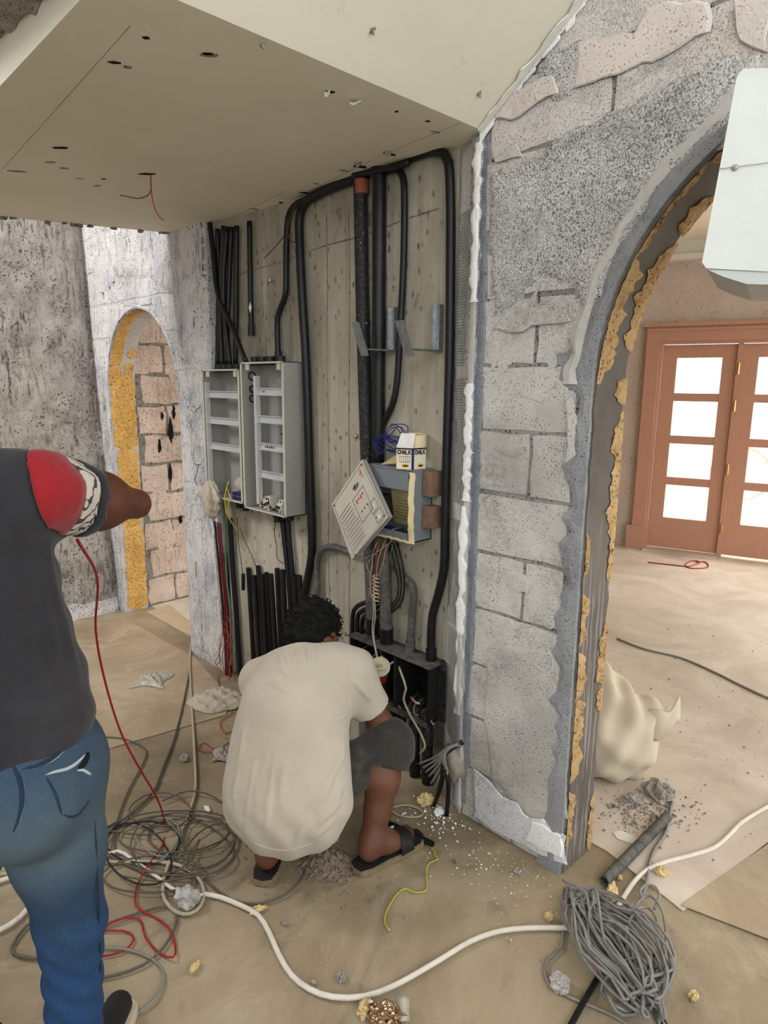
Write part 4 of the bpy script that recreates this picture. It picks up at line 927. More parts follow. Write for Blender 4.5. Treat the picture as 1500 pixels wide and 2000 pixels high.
wire([(575, 400, .0), (566, 425, -.01), (560, 450, 0.0), (548, 470, -.02), (532, 488, -.03), (516, 505, -.03)], .0018, 'thin black wire straggling from the ceiling gap to the left', 'wire_black')
wire([(582, 395, .0), (570, 420, -.012), (559, 445, -.01), (566, 470, -.01), (580, 473, -.01)], .0018, 'thin black wire looped around the kinked conduit', 'wire_black')
wire([(578, 397, .0), (565, 430, -.02), (562, 455, -.02), (572, 480, -.01), (580, 500, .01)], .0016, 'thin brown wire dangling by the kinked conduit', 'wire_brown')
# two wires out of the ceiling hole
c0 = on_floor(294, 340, ZC)
def hang(px, r, label, mat):
    P = [c0+Vector((0, 0, .01))]+[at_dep(u, v, c0.dot(FH)-CAM.dot(FH)+d) for u, v, d in px]
    return obj('ceiling_wire', MB().tube(spline(P, .02), r, 5), mat, None, label, 'wire', smooth=True)
hang([(295, 368, 0), (288, 382, -.02), (268, 388, -.04), (246, 383, -.06), (234, 382, -.07)], .0022, 'brownish wire from the ceiling hole curling to the left', 'wire_brown')
hang([(295, 368, 0), (297, 385, .0), (303, 410, .01), (312, 424, .02), (319, 430, .02)], .0022, 'reddish wire hanging straight from the ceiling hole', 'wire_orange')

# ================================================================== DISTRIBUTION BOXES
FN = -0.065
def dist_box(name, label, s0, s1, z0, z1, rails, left_rail, knock, doorp=True):
    t = thing(name, label, 'electrical box', ((s0+s1)/2, (FN+RC)/2, z0)); w = .003
    obj('back_plate', MB().box(s0, s1, RC-.006, RC-.002, z0, z1), 'metal_inner', t)
    obj('side_panel', MB().box(s0, s0+w, FN, RC-.002, z0, z1), 'metal_box', t); obj('side_panel', MB().box(s1-w, s1, FN, RC-.002, z0, z1), 'metal_box', t)
    obj('top_panel', MB().box(s0, s1, FN, RC-.002, z1-w, z1), 'metal_box', t); obj('bottom_panel', MB().box(s0, s1, FN, RC-.002, z0, z0+w), 'metal_box', t)
    m = MB(); r = .011
    m.box(s0-.002, s0+r, FN-.003, FN, z0, z1); m.box(s1-r, s1+.002, FN-.003, FN, z0, z1); m.box(s0, s1, FN-.003, FN, z1-.006, z1+.002); m.box(s0, s1, FN-.003, FN, z0-.002, z0+.006)
    obj('front_rim', m, 'metal_rim', t)
    xs = left_rail
    obj('upright_rail', MB().box(xs, xs+.018, FN+.004, FN+.028, z0+.03, z1-.06), 'rail_steel', t)
    for z in rails:
        rl = MB(); rl.box(xs+.018, s1-.012, FN+.020, FN+.024, z-.017, z+.017); rl.box(xs+.018, s1-.012, FN+.012, FN+.020, z+.013, z+.017); rl.box(xs+.018, s1-.012, FN+.012, FN+.020, z-.017, z-.013)
        obj('mounting_rail', rl, 'rail_steel', t)
    for x in knock: obj('gland', MB().hollow((x, -.01, z1-.01), (x, -.01, z1+.028), .022, .017, 14), 'conduit_black', t)
    for x in (s0+.05, s1-.04): obj('bracket', MB().box(x-.014, x+.014, FN+.002, FN+.008, z1-.034, z1-.004), 'metal_rim', t)
    for z in np.linspace(z0+.15, z1-.12, 3): obj('slot', MB().box((s0+s1)/2-.02, (s0+s1)/2+.012, RC-.0068, RC-.006, z, z+.004), 'ink_black', t)
    return t
dbl = dist_box('distribution_box', 'left grey metal distribution box with three empty rails, cloth bag at its foot', .375, .722, 1.015, 1.655, (1.535, 1.405, 1.275), .335+.045, (.45, .50, .56, .62))
dbr = dist_box('distribution_box', 'right grey metal distribution box with four rails and loose breakers at the bottom', .738, 1.078, 1.0, 1.685, (1.555, 1.43, 1.305, 1.175), .835, (.78, .84, .90, .98))
obj('cable_tray', MB().box(.345, .368, FN+.02, RC-.01, 1.1, 1.60), 'metal_box', dbl)
# grommets on the partition, wire ends, note on a rail
for z, r in ((1.625, .018), (1.565, .015), (1.52, .016)):
    obj('grommet', MB().tube([Vector((.744+.004, -.01+r*math.cos(a), z+r*math.sin(a))) for a in np.linspace(0, 2*math.pi, 16)[:-1]], .004, 6, closed=True), 'wire_black', dbr)
for k in range(5): obj('ink_mark', MB().box(.895+k*.016, .904+k*.016, FN+.0192, FN+.0198, 1.300, 1.300+.008+.003*(k % 2)), 'ink_black', dbr)
for k in range(2): obj('ink_mark', MB().box(.88+k*.014, .890+k*.014, FN+.0192, FN+.0198, 1.551, 1.560), 'ink_red', dbr)
def breaker(label, c, rz, ry, w=.036, h=.062, d=.045):
    c = Vector(c); t = thing('circuit_breaker', label, 'circuit breaker', c); R = Matrix.Rotation(rz, 3, 'Z') @ Matrix.Rotation(ry, 3, 'Y'); a, b, e = R.col[0], R.col[1], R.col[2]; cc_ = c+Vector((0, 0, h*.55))
    obj('housing', MB().obox(cc_, a, b, e, w/2, d/2, h/2), 'breaker_white', t, bevel=.002)
    obj('nose', MB().obox(cc_-b*(d/2+.004), a, b, e, w/2*.95, .006, h*.24), 'breaker_white', t); obj('lever', MB().obox(cc_-b*(d/2+.013), a, b, e, w*.3, .007, .006), 'breaker_dark', t)
    for q in (-1, 1): obj('terminal', MB().tube([cc_-b*(d/2+.001)+e*(q*h*.38), cc_-b*(d/2-.01)+e*(q*h*.38)], .006, 8), 'breaker_dark', t)
    return t
breaker('tilted white circuit breaker leaning in the bottom of the right box', (.90, -.02, 1.004), .2, -.5, .05)
breaker('white circuit breaker standing at the bottom right of the right box', (1.02, -.03, 1.004), -.1, .1, .036)
breaker('black-fronted circuit breaker lying left in the bottom of the right box', (.835, -.01, 1.004), .5, .35, .034, .05)
for i, (a, b, c_) in enumerate((((.84, -.05, 1.05), (.87, -.06, 1.07), (.90, -.05, 1.02)), ((.92, -.055, 1.07), (.95, -.06, 1.03), (.99, -.05, 1.012)), ((.83, -.04, 1.09), (.845, -.05, 1.12), (.85, -.03, 1.06)))):
    obj('wire', MB().tube(spline([a, b, c_], .01), .0022, 6), ('wire_yellow', 'wire_black', 'wire_brown')[i], None, ('yellow', 'black', 'brown')[i]+' wire end curling over the breakers in the right box', 'wire', smooth=True)
strip = thing('terminal_strip', 'blue terminal strip at the bottom corner of the left box', 'terminal strip', (.66, -.02, 1.02))
obj('body', MB().box(.59, .70, -.045, .0, 1.02, 1.055), 'strip_blue', strip)
for k in range(5): obj('terminal_screw', MB().tube([(.60+k*.021, -.046, 1.038), (.60+k*.021, -.03, 1.038)], .005, 8), 'brass', strip)
for i, (x, dz) in enumerate(((.60, .03), (.66, .035), (.80, .02), (.93, .05), (.985, .03), (1.03, .028))):
    obj('cable_gland', MB().hollow((x, -.012, 1.0), (x, -.012, 1.0-dz), .017, .012, 12), 'conduit_black', None, ('first', 'second', 'third', 'fourth', 'fifth', 'sixth')[i]+' black cable gland from the left under the two grey boxes', 'cable gland', 'glands under the distribution boxes')
# cloth bag hung at the left box's lower corner, and a crumpled rag in it
def sacklet(c, R, sq, mat, label, name, seed, cat, fold=.12):
    bm = bmesh.new(); bmesh.ops.create_icosphere(bm, subdivisions=4, radius=1); vs = []
    for v in bm.verts:
        p = v.co; a = math.atan2(p.y, p.x); k = 1+fold*.5*math.sin(a*7+seed+2*p.z)*max(0, p.z+.6)+1.1*fold*vnoise(p.x*2.6, p.y*2.6, p.z*3.6, seed+2)+.06*vnoise(p.x*3, p.y*3, p.z*3, seed)
        k *= (1-.35*max(0, p.z)**2)
        vs.append(Vector(c)+Vector((p.x*sq[0]*k, p.y*sq[1]*k, p.z*sq[2]*(1+.05*vnoise(p.x*4, p.y*4, 0, seed))))*R)
    bm.verts.ensure_lookup_table(); fs = [tuple(v.index for v in f.verts) for f in bm.faces]; bm.free()
    return obj(name, MB().add(vs, fs), mat, None, label, cat, smooth=True)
sacklet(on_wall(412, 975, -.085), .075, (1.0, .5, 1.35), 'rag', 'crumpled beige cloth bag hanging at the lower left corner of the left box', 'cloth_bag', 3, 'bag', .3)
sacklet((.645, -.02, 1.10), .05, (1.0, .5, .75), 'rag', 'crumpled beige rag stuffed in the bottom of the left box', 'rag', 8, 'rag', .2)
wire([(388, 907, -.02), (384, 925, -.03), (381, 938, -.03), (386, 950, -.03)], .002, 'brown wire hook sticking out of the pale pier', 'wire_brown')
wire([(378, 905, -.01), (386, 908, -.03), (394, 906, -.02)], .0018, 'short dark wire end poking out left of the left box', 'wire_black')
# galvanised brackets on the bare concrete
def bracket(label, u, v):
    c = on_wall(u, v, RC); t = thing('pipe_bracket', label, 'bracket', c); y = RC
    obj('upright', MB().box(c.x-.017, c.x+.017, y-.012, y-.002, c.z, c.z+.155), 'galvanised', t)
    for q in (-1, 1): obj('flange', MB().box(c.x+q*.017-.0015, c.x+q*.017+.0015, y-.024, y-.002, c.z, c.z+.155), 'galvanised', t)
    obj('arm', MB().box(c.x-.017, c.x+.017, y-.16, y-.002, c.z-.006, c.z), 'galvanised', t)
    a = Vector((c.x, y-.155, c.z-.012)); obj('tongue', MB().obox(a+Vector((-.012, -.012, .045)), Vector((1, 0, 0)), Vector((0, 1, .0)), Vector((-.22, -.2, .95)).normalized(), .020, .002, .062), 'galvanised', t)
    return t
bracket('bent galvanised bracket partly behind the looping conduit', 771, 684); bracket('bent galvanised bracket left of the long right conduit', 858, 684)
for u, v in ((694, 851), (527, 547)): obj('wall_bolt', MB().tube([on_wall(u, v, RC), on_wall(u, v, RC-.02)], [.009, .006], 8), 'screw', wall_back)

# ================================================================== ALARM PANEL
AS0, AS1, AZ0, AZ1, AF = 1.60, 1.852, 1.02, 1.285, -0.05
al = thing('alarm_cabinet', 'open grey alarm cabinet holding a chalk box and tape on its top', 'cabinet', ((AS0+AS1)/2, 0, AZ0))
obj('back_plate', MB().box(AS0, AS1, RC-.006, RC-.002, AZ0, AZ1), 'alarm_grey', al)
obj('side_panel', MB().box(AS1-.003, AS1, AF, RC-.002, AZ0, AZ1), 'alarm_grey', al); obj('side_panel', MB().box(AS0, AS0+.003, AF, RC-.002, AZ0, AZ1), 'alarm_grey', al)
obj('top_panel', MB().box(AS0-.004, AS1, AF-.004, RC-.002, AZ1, AZ1+.005), 'alarm_grey', al); obj('bottom_panel', MB().box(AS0, AS1, AF, RC-.002, AZ0, AZ0+.004), 'alarm_grey', al)
obj('front_lip', MB().box(AS0, AS1-.03, AF, AF+.003, AZ1-.075, AZ1), 'alarm_grey', al); obj('front_lip', MB().box(AS0, AS1-.03, AF, AF+.003, AZ0, AZ0+.03), 'alarm_grey', al)
m = MB().grid(lambda u, v: (AS1-.022+.024*u+.005*vnoise(v*9, 3), AF-.004-.004*math.sin(v*3.1), AZ0-.004+(AZ1-AZ0)*v), 2, 16, (0, .006, 0)); obj('torn_seal', m, 'tape_cream', al, label='torn cream sealing edge')
m = MB().grid(lambda u, v: (AS0+(AS1-AS0-.02)*u, AF-.006, AZ0-.004+.008*v+.003*vnoise(u*20, 1)), 16, 1, (0, .006, 0)); obj('torn_seal', m, 'tape_cream', al)
obj('document', MB().grid(lambda u, v: (1.67+.16*u, .03-.02*v-.008*math.sin(u*3), 1.06+.14*v), 6, 4, (0, .001, 0)), 'paper_tan', al)
for k in range(9): obj('document_line', MB().box(1.70+.01*(k % 2), 1.80-.012*(k % 3), .006+.0002*k, .0075, 1.085+k*.012, 1.087+k*.012), 'ink', al)
obj('circuit_module', MB().box(1.625, 1.665, -.02, .03, 1.09, 1.17), 'breaker_dark', al); obj('circuit_module', MB().box(1.63, 1.662, -.024, -.02, 1.12, 1.15), 'ink_red', al)
for i in range(6): obj('connector', MB().obox((1.66+i*.03, -.02+.008*(i % 3), 1.037+.006*(i % 2)), Vector((1, 0, .2)).normalized(), Vector((0, 1, 0)), Vector((-.2, 0, 1)).normalized(), .012, .012, .010), ('breaker_dark', 'strip_blue', 'rail_steel')[i % 3], al)
for z0, z1, lb in ((1.195, 1.285, 'upper'), (1.075, 1.155, 'lower')):
    obj('timber_block', MB().box(1.856, 1.90, -.01, RC, z0, z1, .003), 'timber_block', None, lb+' small wooden block wedged right of the alarm cabinet', 'block')
# hanging lid
q = [on_wall(707, 897, -.085), on_wall(758, 1010, -.125), on_wall(683, 1092, -.115), on_wall(648, 985, -.09)]
q[2] = q[1]+q[3]-q[0]+(q[2]-(q[1]+q[3]-q[0]))*.6
lid = thing('cabinet_lid', 'cream printed cabinet lid hanging askew from the alarm cabinet', 'lid', q[2])
nn = (q[1]-q[0]).cross(q[3]-q[0]).normalized(); nn = nn if nn.dot(CAM-q[0]) > 0 else -nn
obj('face_plate', MB().prism(q, -nn*.004), 'lid_cream', lid)
for i in range(4):
    a, b = q[i], q[(i+1) % 4]; c_ = sum(q, Vector())/4; o_ = (c_-(a+b)/2).normalized()
    obj('edge_fold', MB().prism([a, b, b+o_*.004, a+o_*.004], -nn*.022), 'metal_box', lid)
def lp(u, v, h=.0006): return q[0]+(q[1]-q[0])*u+(q[3]-q[0])*v+nn*h          # u along the right edge down, v along the top edge left
def bar(u0, u1, v0, v1, mat, nm='print_line'): obj(nm, MB().prism([lp(u0, v0), lp(u1, v0), lp(u1, v1), lp(u0, v1)], nn*.0005), mat, lid)
for k in range(11): bar(.28+.058*k, .287+.058*k, .60 if k < 5 else .56, .94-.03*(k % 2), 'ink')
def frame(u0, u1, v0, v1, mat='ink', w=.006):
    bar(u0, u0+w, v0, v1, mat); bar(u1-w, u1, v0, v1, mat); bar(u0, u1, v0, v0+w, mat); bar(u0, u1, v1-w, v1, mat)
frame(.30, .70, .20, .53); frame(.60, .76, .08, .26); frame(.78, .93, .06, .24); frame(.04, .96, .03, .97, 'ink', .005)
for k in range(4): bar(.36, .40+.02*(k % 2), .26+.06*k, .29+.06*k, 'ink_red', 'print_mark')
for k in range(3): bar(.56, .58, .26+.08*k, .29+.08*k, 'ink_black', 'print_mark')
for a in (.63, .81): bar(a+.03, a+.09, .13, .17, 'print_white', 'print_mark'); bar(a+.03, a+.05, .20, .215, 'ink_black', 'print_mark')
for k in range(5): bar(.06+.03*k, .08+.03*k, .12, .13+.02*(k % 3), 'ink_red', 'print_mark')
obj('logo', MB().prism([lp(.17, .28), lp(.20, .42), lp(.24, .40), lp(.235, .30), lp(.21, .26)], nn*.0006), 'ink', lid); obj('logo', MB().prism([lp(.15, .34), lp(.185, .44), lp(.20, .36)], nn*.0006), 'ink_black', lid)
for a, b in ((.05, .06), (.93, .06), (.95, .94), (.06, .95)): obj('screw_hole', MB().tube([lp(a, b, .001), lp(a, b, -.002)], .004, 8), 'ink_black', lid)

# chalk box, tape roll, blue wire, folded leaflet on top of the cabinet
ZT = AZ1+.005
cb = on_wall(806, 917, -.046); cb = Vector((cb.x, cb.y, ZT))
FXd = on_wall(775, 915, .012)-cb; 
ax = (Vector((FXd.x, FXd.y, 0))).normalized()          # runs left along the front-left face
ax = (-RH*.93+FH*.36).normalized(); ay = (RH*.80+FH*.60).normalized(); hz = .078
chalk = thing('chalk_box', 'open white CHALK carton standing on the alarm cabinet', 'box', cb)
L1, L2 = .064, .062
pts = [cb, cb+ax*L1, cb+ax*L1+ay*L2, cb+ay*L2]
for k in range(4):
    a, b = pts[k], pts[(k+1) % 4]; cen = sum(pts, Vector())/4; ins = (cen-(a+b)/2).normalized()*.0015
    obj('carton_wall', MB().prism([a, b, b+Vector((0, 0, hz)), a+Vector((0, 0, hz))], ins), 'chalk_card', chalk)
obj('carton_base', MB().prism(pts, (0, 0, .0015)), 'chalk_card', chalk)
obj('carton_flap', MB().prism([pts[0]+Vector((0, 0, hz)), pts[1]+Vector((0, 0, hz)), pts[1]-ax*.004+Vector((0, 0, hz+.052))+ay*.016, pts[0]+ax*.006+Vector((0, 0, hz+.052))+ay*.016], ay*.0015), 'print_white', chalk)
GLY = {'C': [(1, .8, .7, 1), (.7, 1, .3, 1), (.3, 1, 0, .7), (0, .7, 0, .3), (0, .3, .3, 0), (.3, 0, .7, 0), (.7, 0, 1, .2)], 'H': [(0, 0, 0, 1), (1, 0, 1, 1), (0, .5, 1, .5)], 'A': [(0, 0, .5, 1), (.5, 1, 1, 0), (.2, .38, .8, .38)], 'L': [(0, 0, 0, 1), (0, 0, .9, 0)], 'K': [(0, 0, 0, 1), (0, .45, 1, 1), (.3, .62, 1, 0)]}
def text(word, org, dx, dz, h, w, sp, th, mat, par, nrm):
    m = MB()
    for i, ch in enumerate(word):
        for x0, y0, x1, y1 in GLY[ch]:
            a = org+dx*(i*sp+x0*w)+dz*(y0*h); b = org+dx*(i*sp+x1*w)+dz*(y1*h); d = (b-a).normalized(); s = d.cross(nrm).normalized()*th; a = a-d*th*.8; b = b+d*th*.8
            m.prism([a-s, b-s, b+s, a+s], nrm*.0006)
    return obj('lettering', m, mat, par)
UP = Vector((0, 0, 1))
n1 = -(ay-ax*ay.dot(ax)).normalized(); n2 = -(ax-ay*ax.dot(ay)).normalized()
text('CHALK', pts[1]+UP*.056-ax*.006+n1*.0005, -ax, UP, .014, .0075, .0105, .0016, 'ink_black', chalk, n1)
text('CHALK', pts[0]+UP*.056+ay*.009+n2*.0005, ay, UP, .014, .0070, .0098, .0015, 'ink_black', chalk, n2)
def strip_on(o, d, nrm, x0, x1, z0, z1, mat, nm='print'): obj(nm, MB().prism([o+d*x0+UP*z0, o+d*x1+UP*z0, o+d*x1+UP*z1, o+d*x0+UP*z1], nrm*.0006), mat, chalk)
strip_on(pts[1]+n1*.0003, -ax, n1, 0, L1, .073, .078, 'ink_black'); strip_on(pts[0]+n2*.0003, ay, n2, 0, L2, .073, .078, 'ink_black')
strip_on(pts[1]+n1*.0003, -ax, n1, L1-.005, L1, 0, .078, 'strip_blue'); strip_on(pts[0]+n2*.0003, ay, n2, 0, .005, 0, .078, 'strip_blue')
for k in range(6): strip_on(pts[1]+n1*.0004, -ax, n1, .012+.008*k, .0130+.008*k, .026, .048, 'ink')
for z in (.026, .047): strip_on(pts[1]+n1*.0004, -ax, n1, .012, .053, z, z+.0015, 'ink')
for o_, d_, n_, x_ in ((pts[1], -ax, n1, .028), (pts[0], ay, n2, .028)):
    c_ = o_+d_*(x_+.008)+UP*.014+n_*.0006
    obj('print', MB().prism([c_+d_*(.014*math.cos(t))+UP*(.007*math.sin(t)) for t in np.linspace(0, 2*math.pi, 13)[:-1]], n_*.0006), 'ink_yellow', chalk)
    obj('print', MB().prism([c_+d_*(.011*math.cos(t))+UP*(.003*math.sin(t)-.001) for t in np.linspace(0, 2*math.pi, 13)[:-1]], n_*.001), 'ink_black', chalk)
# tape roll resting on the open carton
tr = on_wall(811, 872, .006); tr.z = ZT+hz+.001; tl = thing('tape_roll', 'cream masking tape roll lying on the open chalk carton', 'tape', tr)
td = Vector((.05, -.03, 1)).normalized(); obj('tape_wound', MB().hollow(tr, tr+td*.046, .042, .033, 28), 'tape_cream', tl); obj('core', MB().hollow(tr+td*.002, tr+td*.044, .033, .030, 28), 'cardboard', tl)
obj('leaflet', MB().prism([on_wall(742, 908, -.02), on_wall(774, 905, -.03), on_wall(774, 888, -.01)], (0, .004, .0)), 'paper_tan', None, 'folded tan leaflet leaning left of the chalk carton', 'leaflet')
m = MB(); P = []
for k in range(64):
    t = k*.42; R1 = .042+.012*math.sin(k*.9); P.append(on_wall(757, 868, -.02)+Vector((R1*math.cos(t)*1.05, .022*math.sin(t*.9+k*.1), R1*.78*math.sin(t)+.004*math.sin(k*1.7))))
for k in range(54):
    t = k*.40; P.append(on_wall(776, 852, -.01)+Vector((.052*math.cos(t)*(.8+.25*math.sin(k*.35)), .02*math.sin(k*.7), .048*math.sin(t)*(.75+.3*math.cos(k*.23)))))
zmin = min(p.z for p in P); P = [Vector((p.x, p.y, max(p.z, ZT+.003))) for p in P]
obj('blue_wire_coil', m.tube(spline(P, .012), .0018, 5), 'wire_blue', None, 'tangled coil of blue wire on top of the alarm cabinet', 'wire coil', smooth=True)
# loose cables under the cabinet
L = ['wire_pink', 'wire_cream', 'wire_orange', 'wire_cream', 'wire_darkred', 'wire_pink', 'wire_green']
names = ['pink', 'cream', 'orange', 'second cream', 'dark red', 'second pink', 'green']
for i in range(7):
    u0 = 728+i*6; P = [(u0+8, 1052, -.01), (u0+random.uniform(-8, 10), 1075, -.03), (u0-14+random.uniform(-8, 8), 1105, -.035), (724+i*2+random.uniform(-6, 6), 1130, -.03), (722+i*2.5, 1150, -.028), (720+i*4, 1168, -.03)]
    wire(P, .0016, names[i]+' thin wire dangling below the alarm cabinet', L[i], group='thin wires under the alarm cabinet')
wire([(700, 1098, -.02), (712, 1090, -.04), (728, 1084, -.045), (745, 1072, -.04), (757, 1062, -.03)], .0018, 'pink wire crossing the others under the lid', 'wire_pink')
m = MB(); P = [on_wall(735, 1122, -.035)+Vector((.016*math.cos(k*.8), .008*math.sin(k*.8), -.0032*k*.62)) for k in range(58)]
obj('curly_wire', m.tube(P, .0022, 5), 'wire_cream', None, 'cream wire wound in a tight curl below the alarm cabinet', 'wire', smooth=True)
wire([(727, 1160, -.03), (730, 1190, -.035), (727, 1230, -.04), (733, 1270, -.06), (739, 1300, -.075)], .002, 'left of two cream wires falling to the paper cup', 'wire_cream'); wire([(731, 1160, -.03), (733, 1200, -.035), (730, 1240, -.04), (737, 1280, -.06), (742, 1302, -.075)], .002, 'right of two cream wires falling to the paper cup', 'wire_cream')
for i in range(5):
    wire([(760+i*4, 1060, .02), (770+i*4, 1100, .01), (778+i*3, 1140, .015), (776+i*2, 1165+i*3, .02), (764, 1185+i*3, .03)], .0036, ('first', 'second', 'third', 'fourth', 'fifth')[i]+' of the dark cables bowing behind the grey elbow conduit', ('wire_black', 'cable_darkgrey')[i % 2], group='dark cables behind the elbow conduit')

# ================================================================== FLOOR TRUNKING
BS0, BS1, BZ0, BZ1, BF = 1.475, 1.925, .31, .548, -.03
tk = thing('trunking_box', 'black open trunking box at floor level full of cable ends', 'electrical box', (1.7, .03, BZ0))
obj('top_plate', MB().box(BS0-.01, BS1+.012, BF-.012, RC+.06, BZ1-.004, BZ1), 'conduit_grey', tk); obj('bottom_plate', MB().box(BS0, BS1, BF-.006, .15, BZ0, BZ0+.004), 'conduit_grey', tk)
obj('side_panel', MB().box(BS1-.004, BS1, BF, .15, BZ0, BZ1-.004), 'box_black', tk); obj('side_panel', MB().box(BS0, BS0+.004, BF, .15, BZ0, BZ1-.004), 'box_black', tk); obj('back_panel', MB().box(BS0, BS1, .146, .15, BZ0, BZ1-.004), 'box_black', tk)
for x in (1.665, 1.745): obj('divider', MB().box(x-.006, x+.006, BF-.003, .10, BZ0, BZ1-.004), 'box_black', tk)
obj('front_lip', MB().box(1.66, BS1, BF-.010, BF-.006, BZ0-.008, BZ0+.014), 'conduit_grey', tk)
obj('end_flange', MB().box(BS1, BS1+.035, .028, .034, BZ0, BZ1+.01), 'conduit_dusty', tk)
for i, (u, r, v0) in enumerate(((766, .010, 1378), (775, .010, 1382), (786, .014, 1388), (808, .022, 1396), (833, .023, 1412))):
    a = on_wall(u, v0, .035); b = Vector((a.x, .05, 0)); a.z = BZ0+.002
    obj('conduit', MB().tube([b, a], r, 14), 'conduit_dusty' if i > 2 else 'conduit_black', None, ('thinnest leftmost', 'second thin', 'middle', 'thick', 'thickest rightmost')[i]+' black pipe rising from the floor into the trunking box', 'conduit', 'pipes under the trunking box', smooth=True)
# cable ends in and around the box
wire([(770, 1280, .05), (778, 1300, -.01), (785, 1318, -.03), (793, 1345, -.04), (788, 1365, -.045), (800, 1395, -.05), (820, 1430, -.05), (830, 1455, -.05), (826, 1465, -.05), (820, 1472, -.04)], .0048, 'cream cable looping out of the trunking box and hanging down', 'cable_dusty_white')
wire([(752, 1272, .02), (746, 1282, -.03), (741, 1292, -.06)], .0045, 'thick cream cable end running down to the cup lid', 'wire_cream')
wire([(757, 1302, -.02), (770, 1292, -.02), (780, 1298, .0), (776, 1318, .01)], .0045, 'short cream cable arched beside the cup', 'wire_cream')
wire([(803, 1362, -.02), (812, 1372, -.03), (820, 1374, -.02)], .005, 'curled orange-cream cable end on the trunking floor', 'wire_pink')
for i in range(6):
    x = 1.50+.022*i; obj('cable', MB().tube(spline([(x, .11, .53), (x+.02, .05, .50-.012*i), (x-.01, .0, .47-.02*i), (x-.03, .02, .43-.012*i), (x, .08, .40)], .02), .0042, 6), ('cable_darkgrey', 'wire_black', 'cable_grey')[i % 3], None, ('uppermost', 'second', 'third', 'fourth', 'fifth', 'lowest')[i]+' of the dark cables looped in the left bay of the trunking', 'cable', 'cables in the left bay', smooth=True)
for i in range(7):
    x = 1.70+.03*i; obj('cable', MB().tube(spline([(x, .10, .33+.01*(i % 3)), (x+.02, .02, .328+.006*(i % 2)), (x+.05, -.015, .322), (x+.07, -.02+.01*(i % 2), .32)], .02), .004, 6), ('cable_grey', 'wire_black', 'cable_darkgrey')[i % 3], None, ('first', 'second', 'third', 'fourth', 'fifth', 'sixth', 'seventh')[i]+' from the left of the cable ends lying on the trunking floor', 'cable', 'cable ends on the trunking floor', smooth=True)
# paper cup
cu = at_dep(741, 1304, 2.36); cdn = (Vector((-.20, .45, -.85))).normalized()
cdn = ((FH*.62+RH*.02-UP*.78)).normalized()
cup = thing('paper_cup', 'red paper cup with a cream lid tilted toward us beside the trunking box', 'cup', cu+cdn*.095)
obj('cup_body', MB().tube([cu, cu+cdn*.09], [.037, .027], 20), 'cup_red', cup); obj('lid', MB().tube([cu-cdn*.002, cu-cdn*.002, cu-cdn*.010, cu-cdn*.014, cu-cdn*.013], [.034, .041, .041, .035, .031], 22), 'cup_lid', cup)
obj('lid_rim', MB().tube([cu-cdn*.013+(cdn.orthogonal().normalized()*math.cos(t)+cdn.cross(cdn.orthogonal().normalized())*math.sin(t))*.034 for t in np.linspace(0, 2*math.pi, 26)[:-1]], .003, 6, closed=True), 'cup_lid', cup)
o1 = RH; obj('lid_tab', MB().obox(cu-cdn*.015, RH, cdn.cross(RH).normalized(), cdn, .012, .006, .003), 'paper_tan', cup)
# stiff bundle of grey strands poking out of the broken corner
b0 = on_wall(900, 1452, -.02)
for i in range(11):
    e = [(818, 1492), (826, 1500), (832, 1508), (838, 1516), (842, 1530), (848, 1542), (856, 1522), (862, 1525), (868, 1545), (846, 1590), (872, 1595)][i]
    P = [b0+Vector((random.uniform(-.006, .006), random.uniform(0, .02), random.uniform(-.008, .008))), on_wall(878-i*1.2, 1458+i*2, -.05), on_wall((e[0]+880)/2, (e[1]+1465)/2, -.06), on_wall(e[0], e[1], -.055)]
    if P[-1].z < .004: P[-1].z = .004
    obj('cable_strand', MB().tube(spline(P, .02), .0042 if i < 9 else .0085, 6), 'cable_grey' if i < 9 else 'conduit_black', None, ('topmost', 'second', 'third', 'fourth', 'fifth', 'sixth', 'seventh', 'eighth', 'ninth', 'black longest left', 'black longest right')[i]+' strand of the grey cable fan splaying from the broken corner', 'cable', 'grey cable fan at the corner', smooth=True)

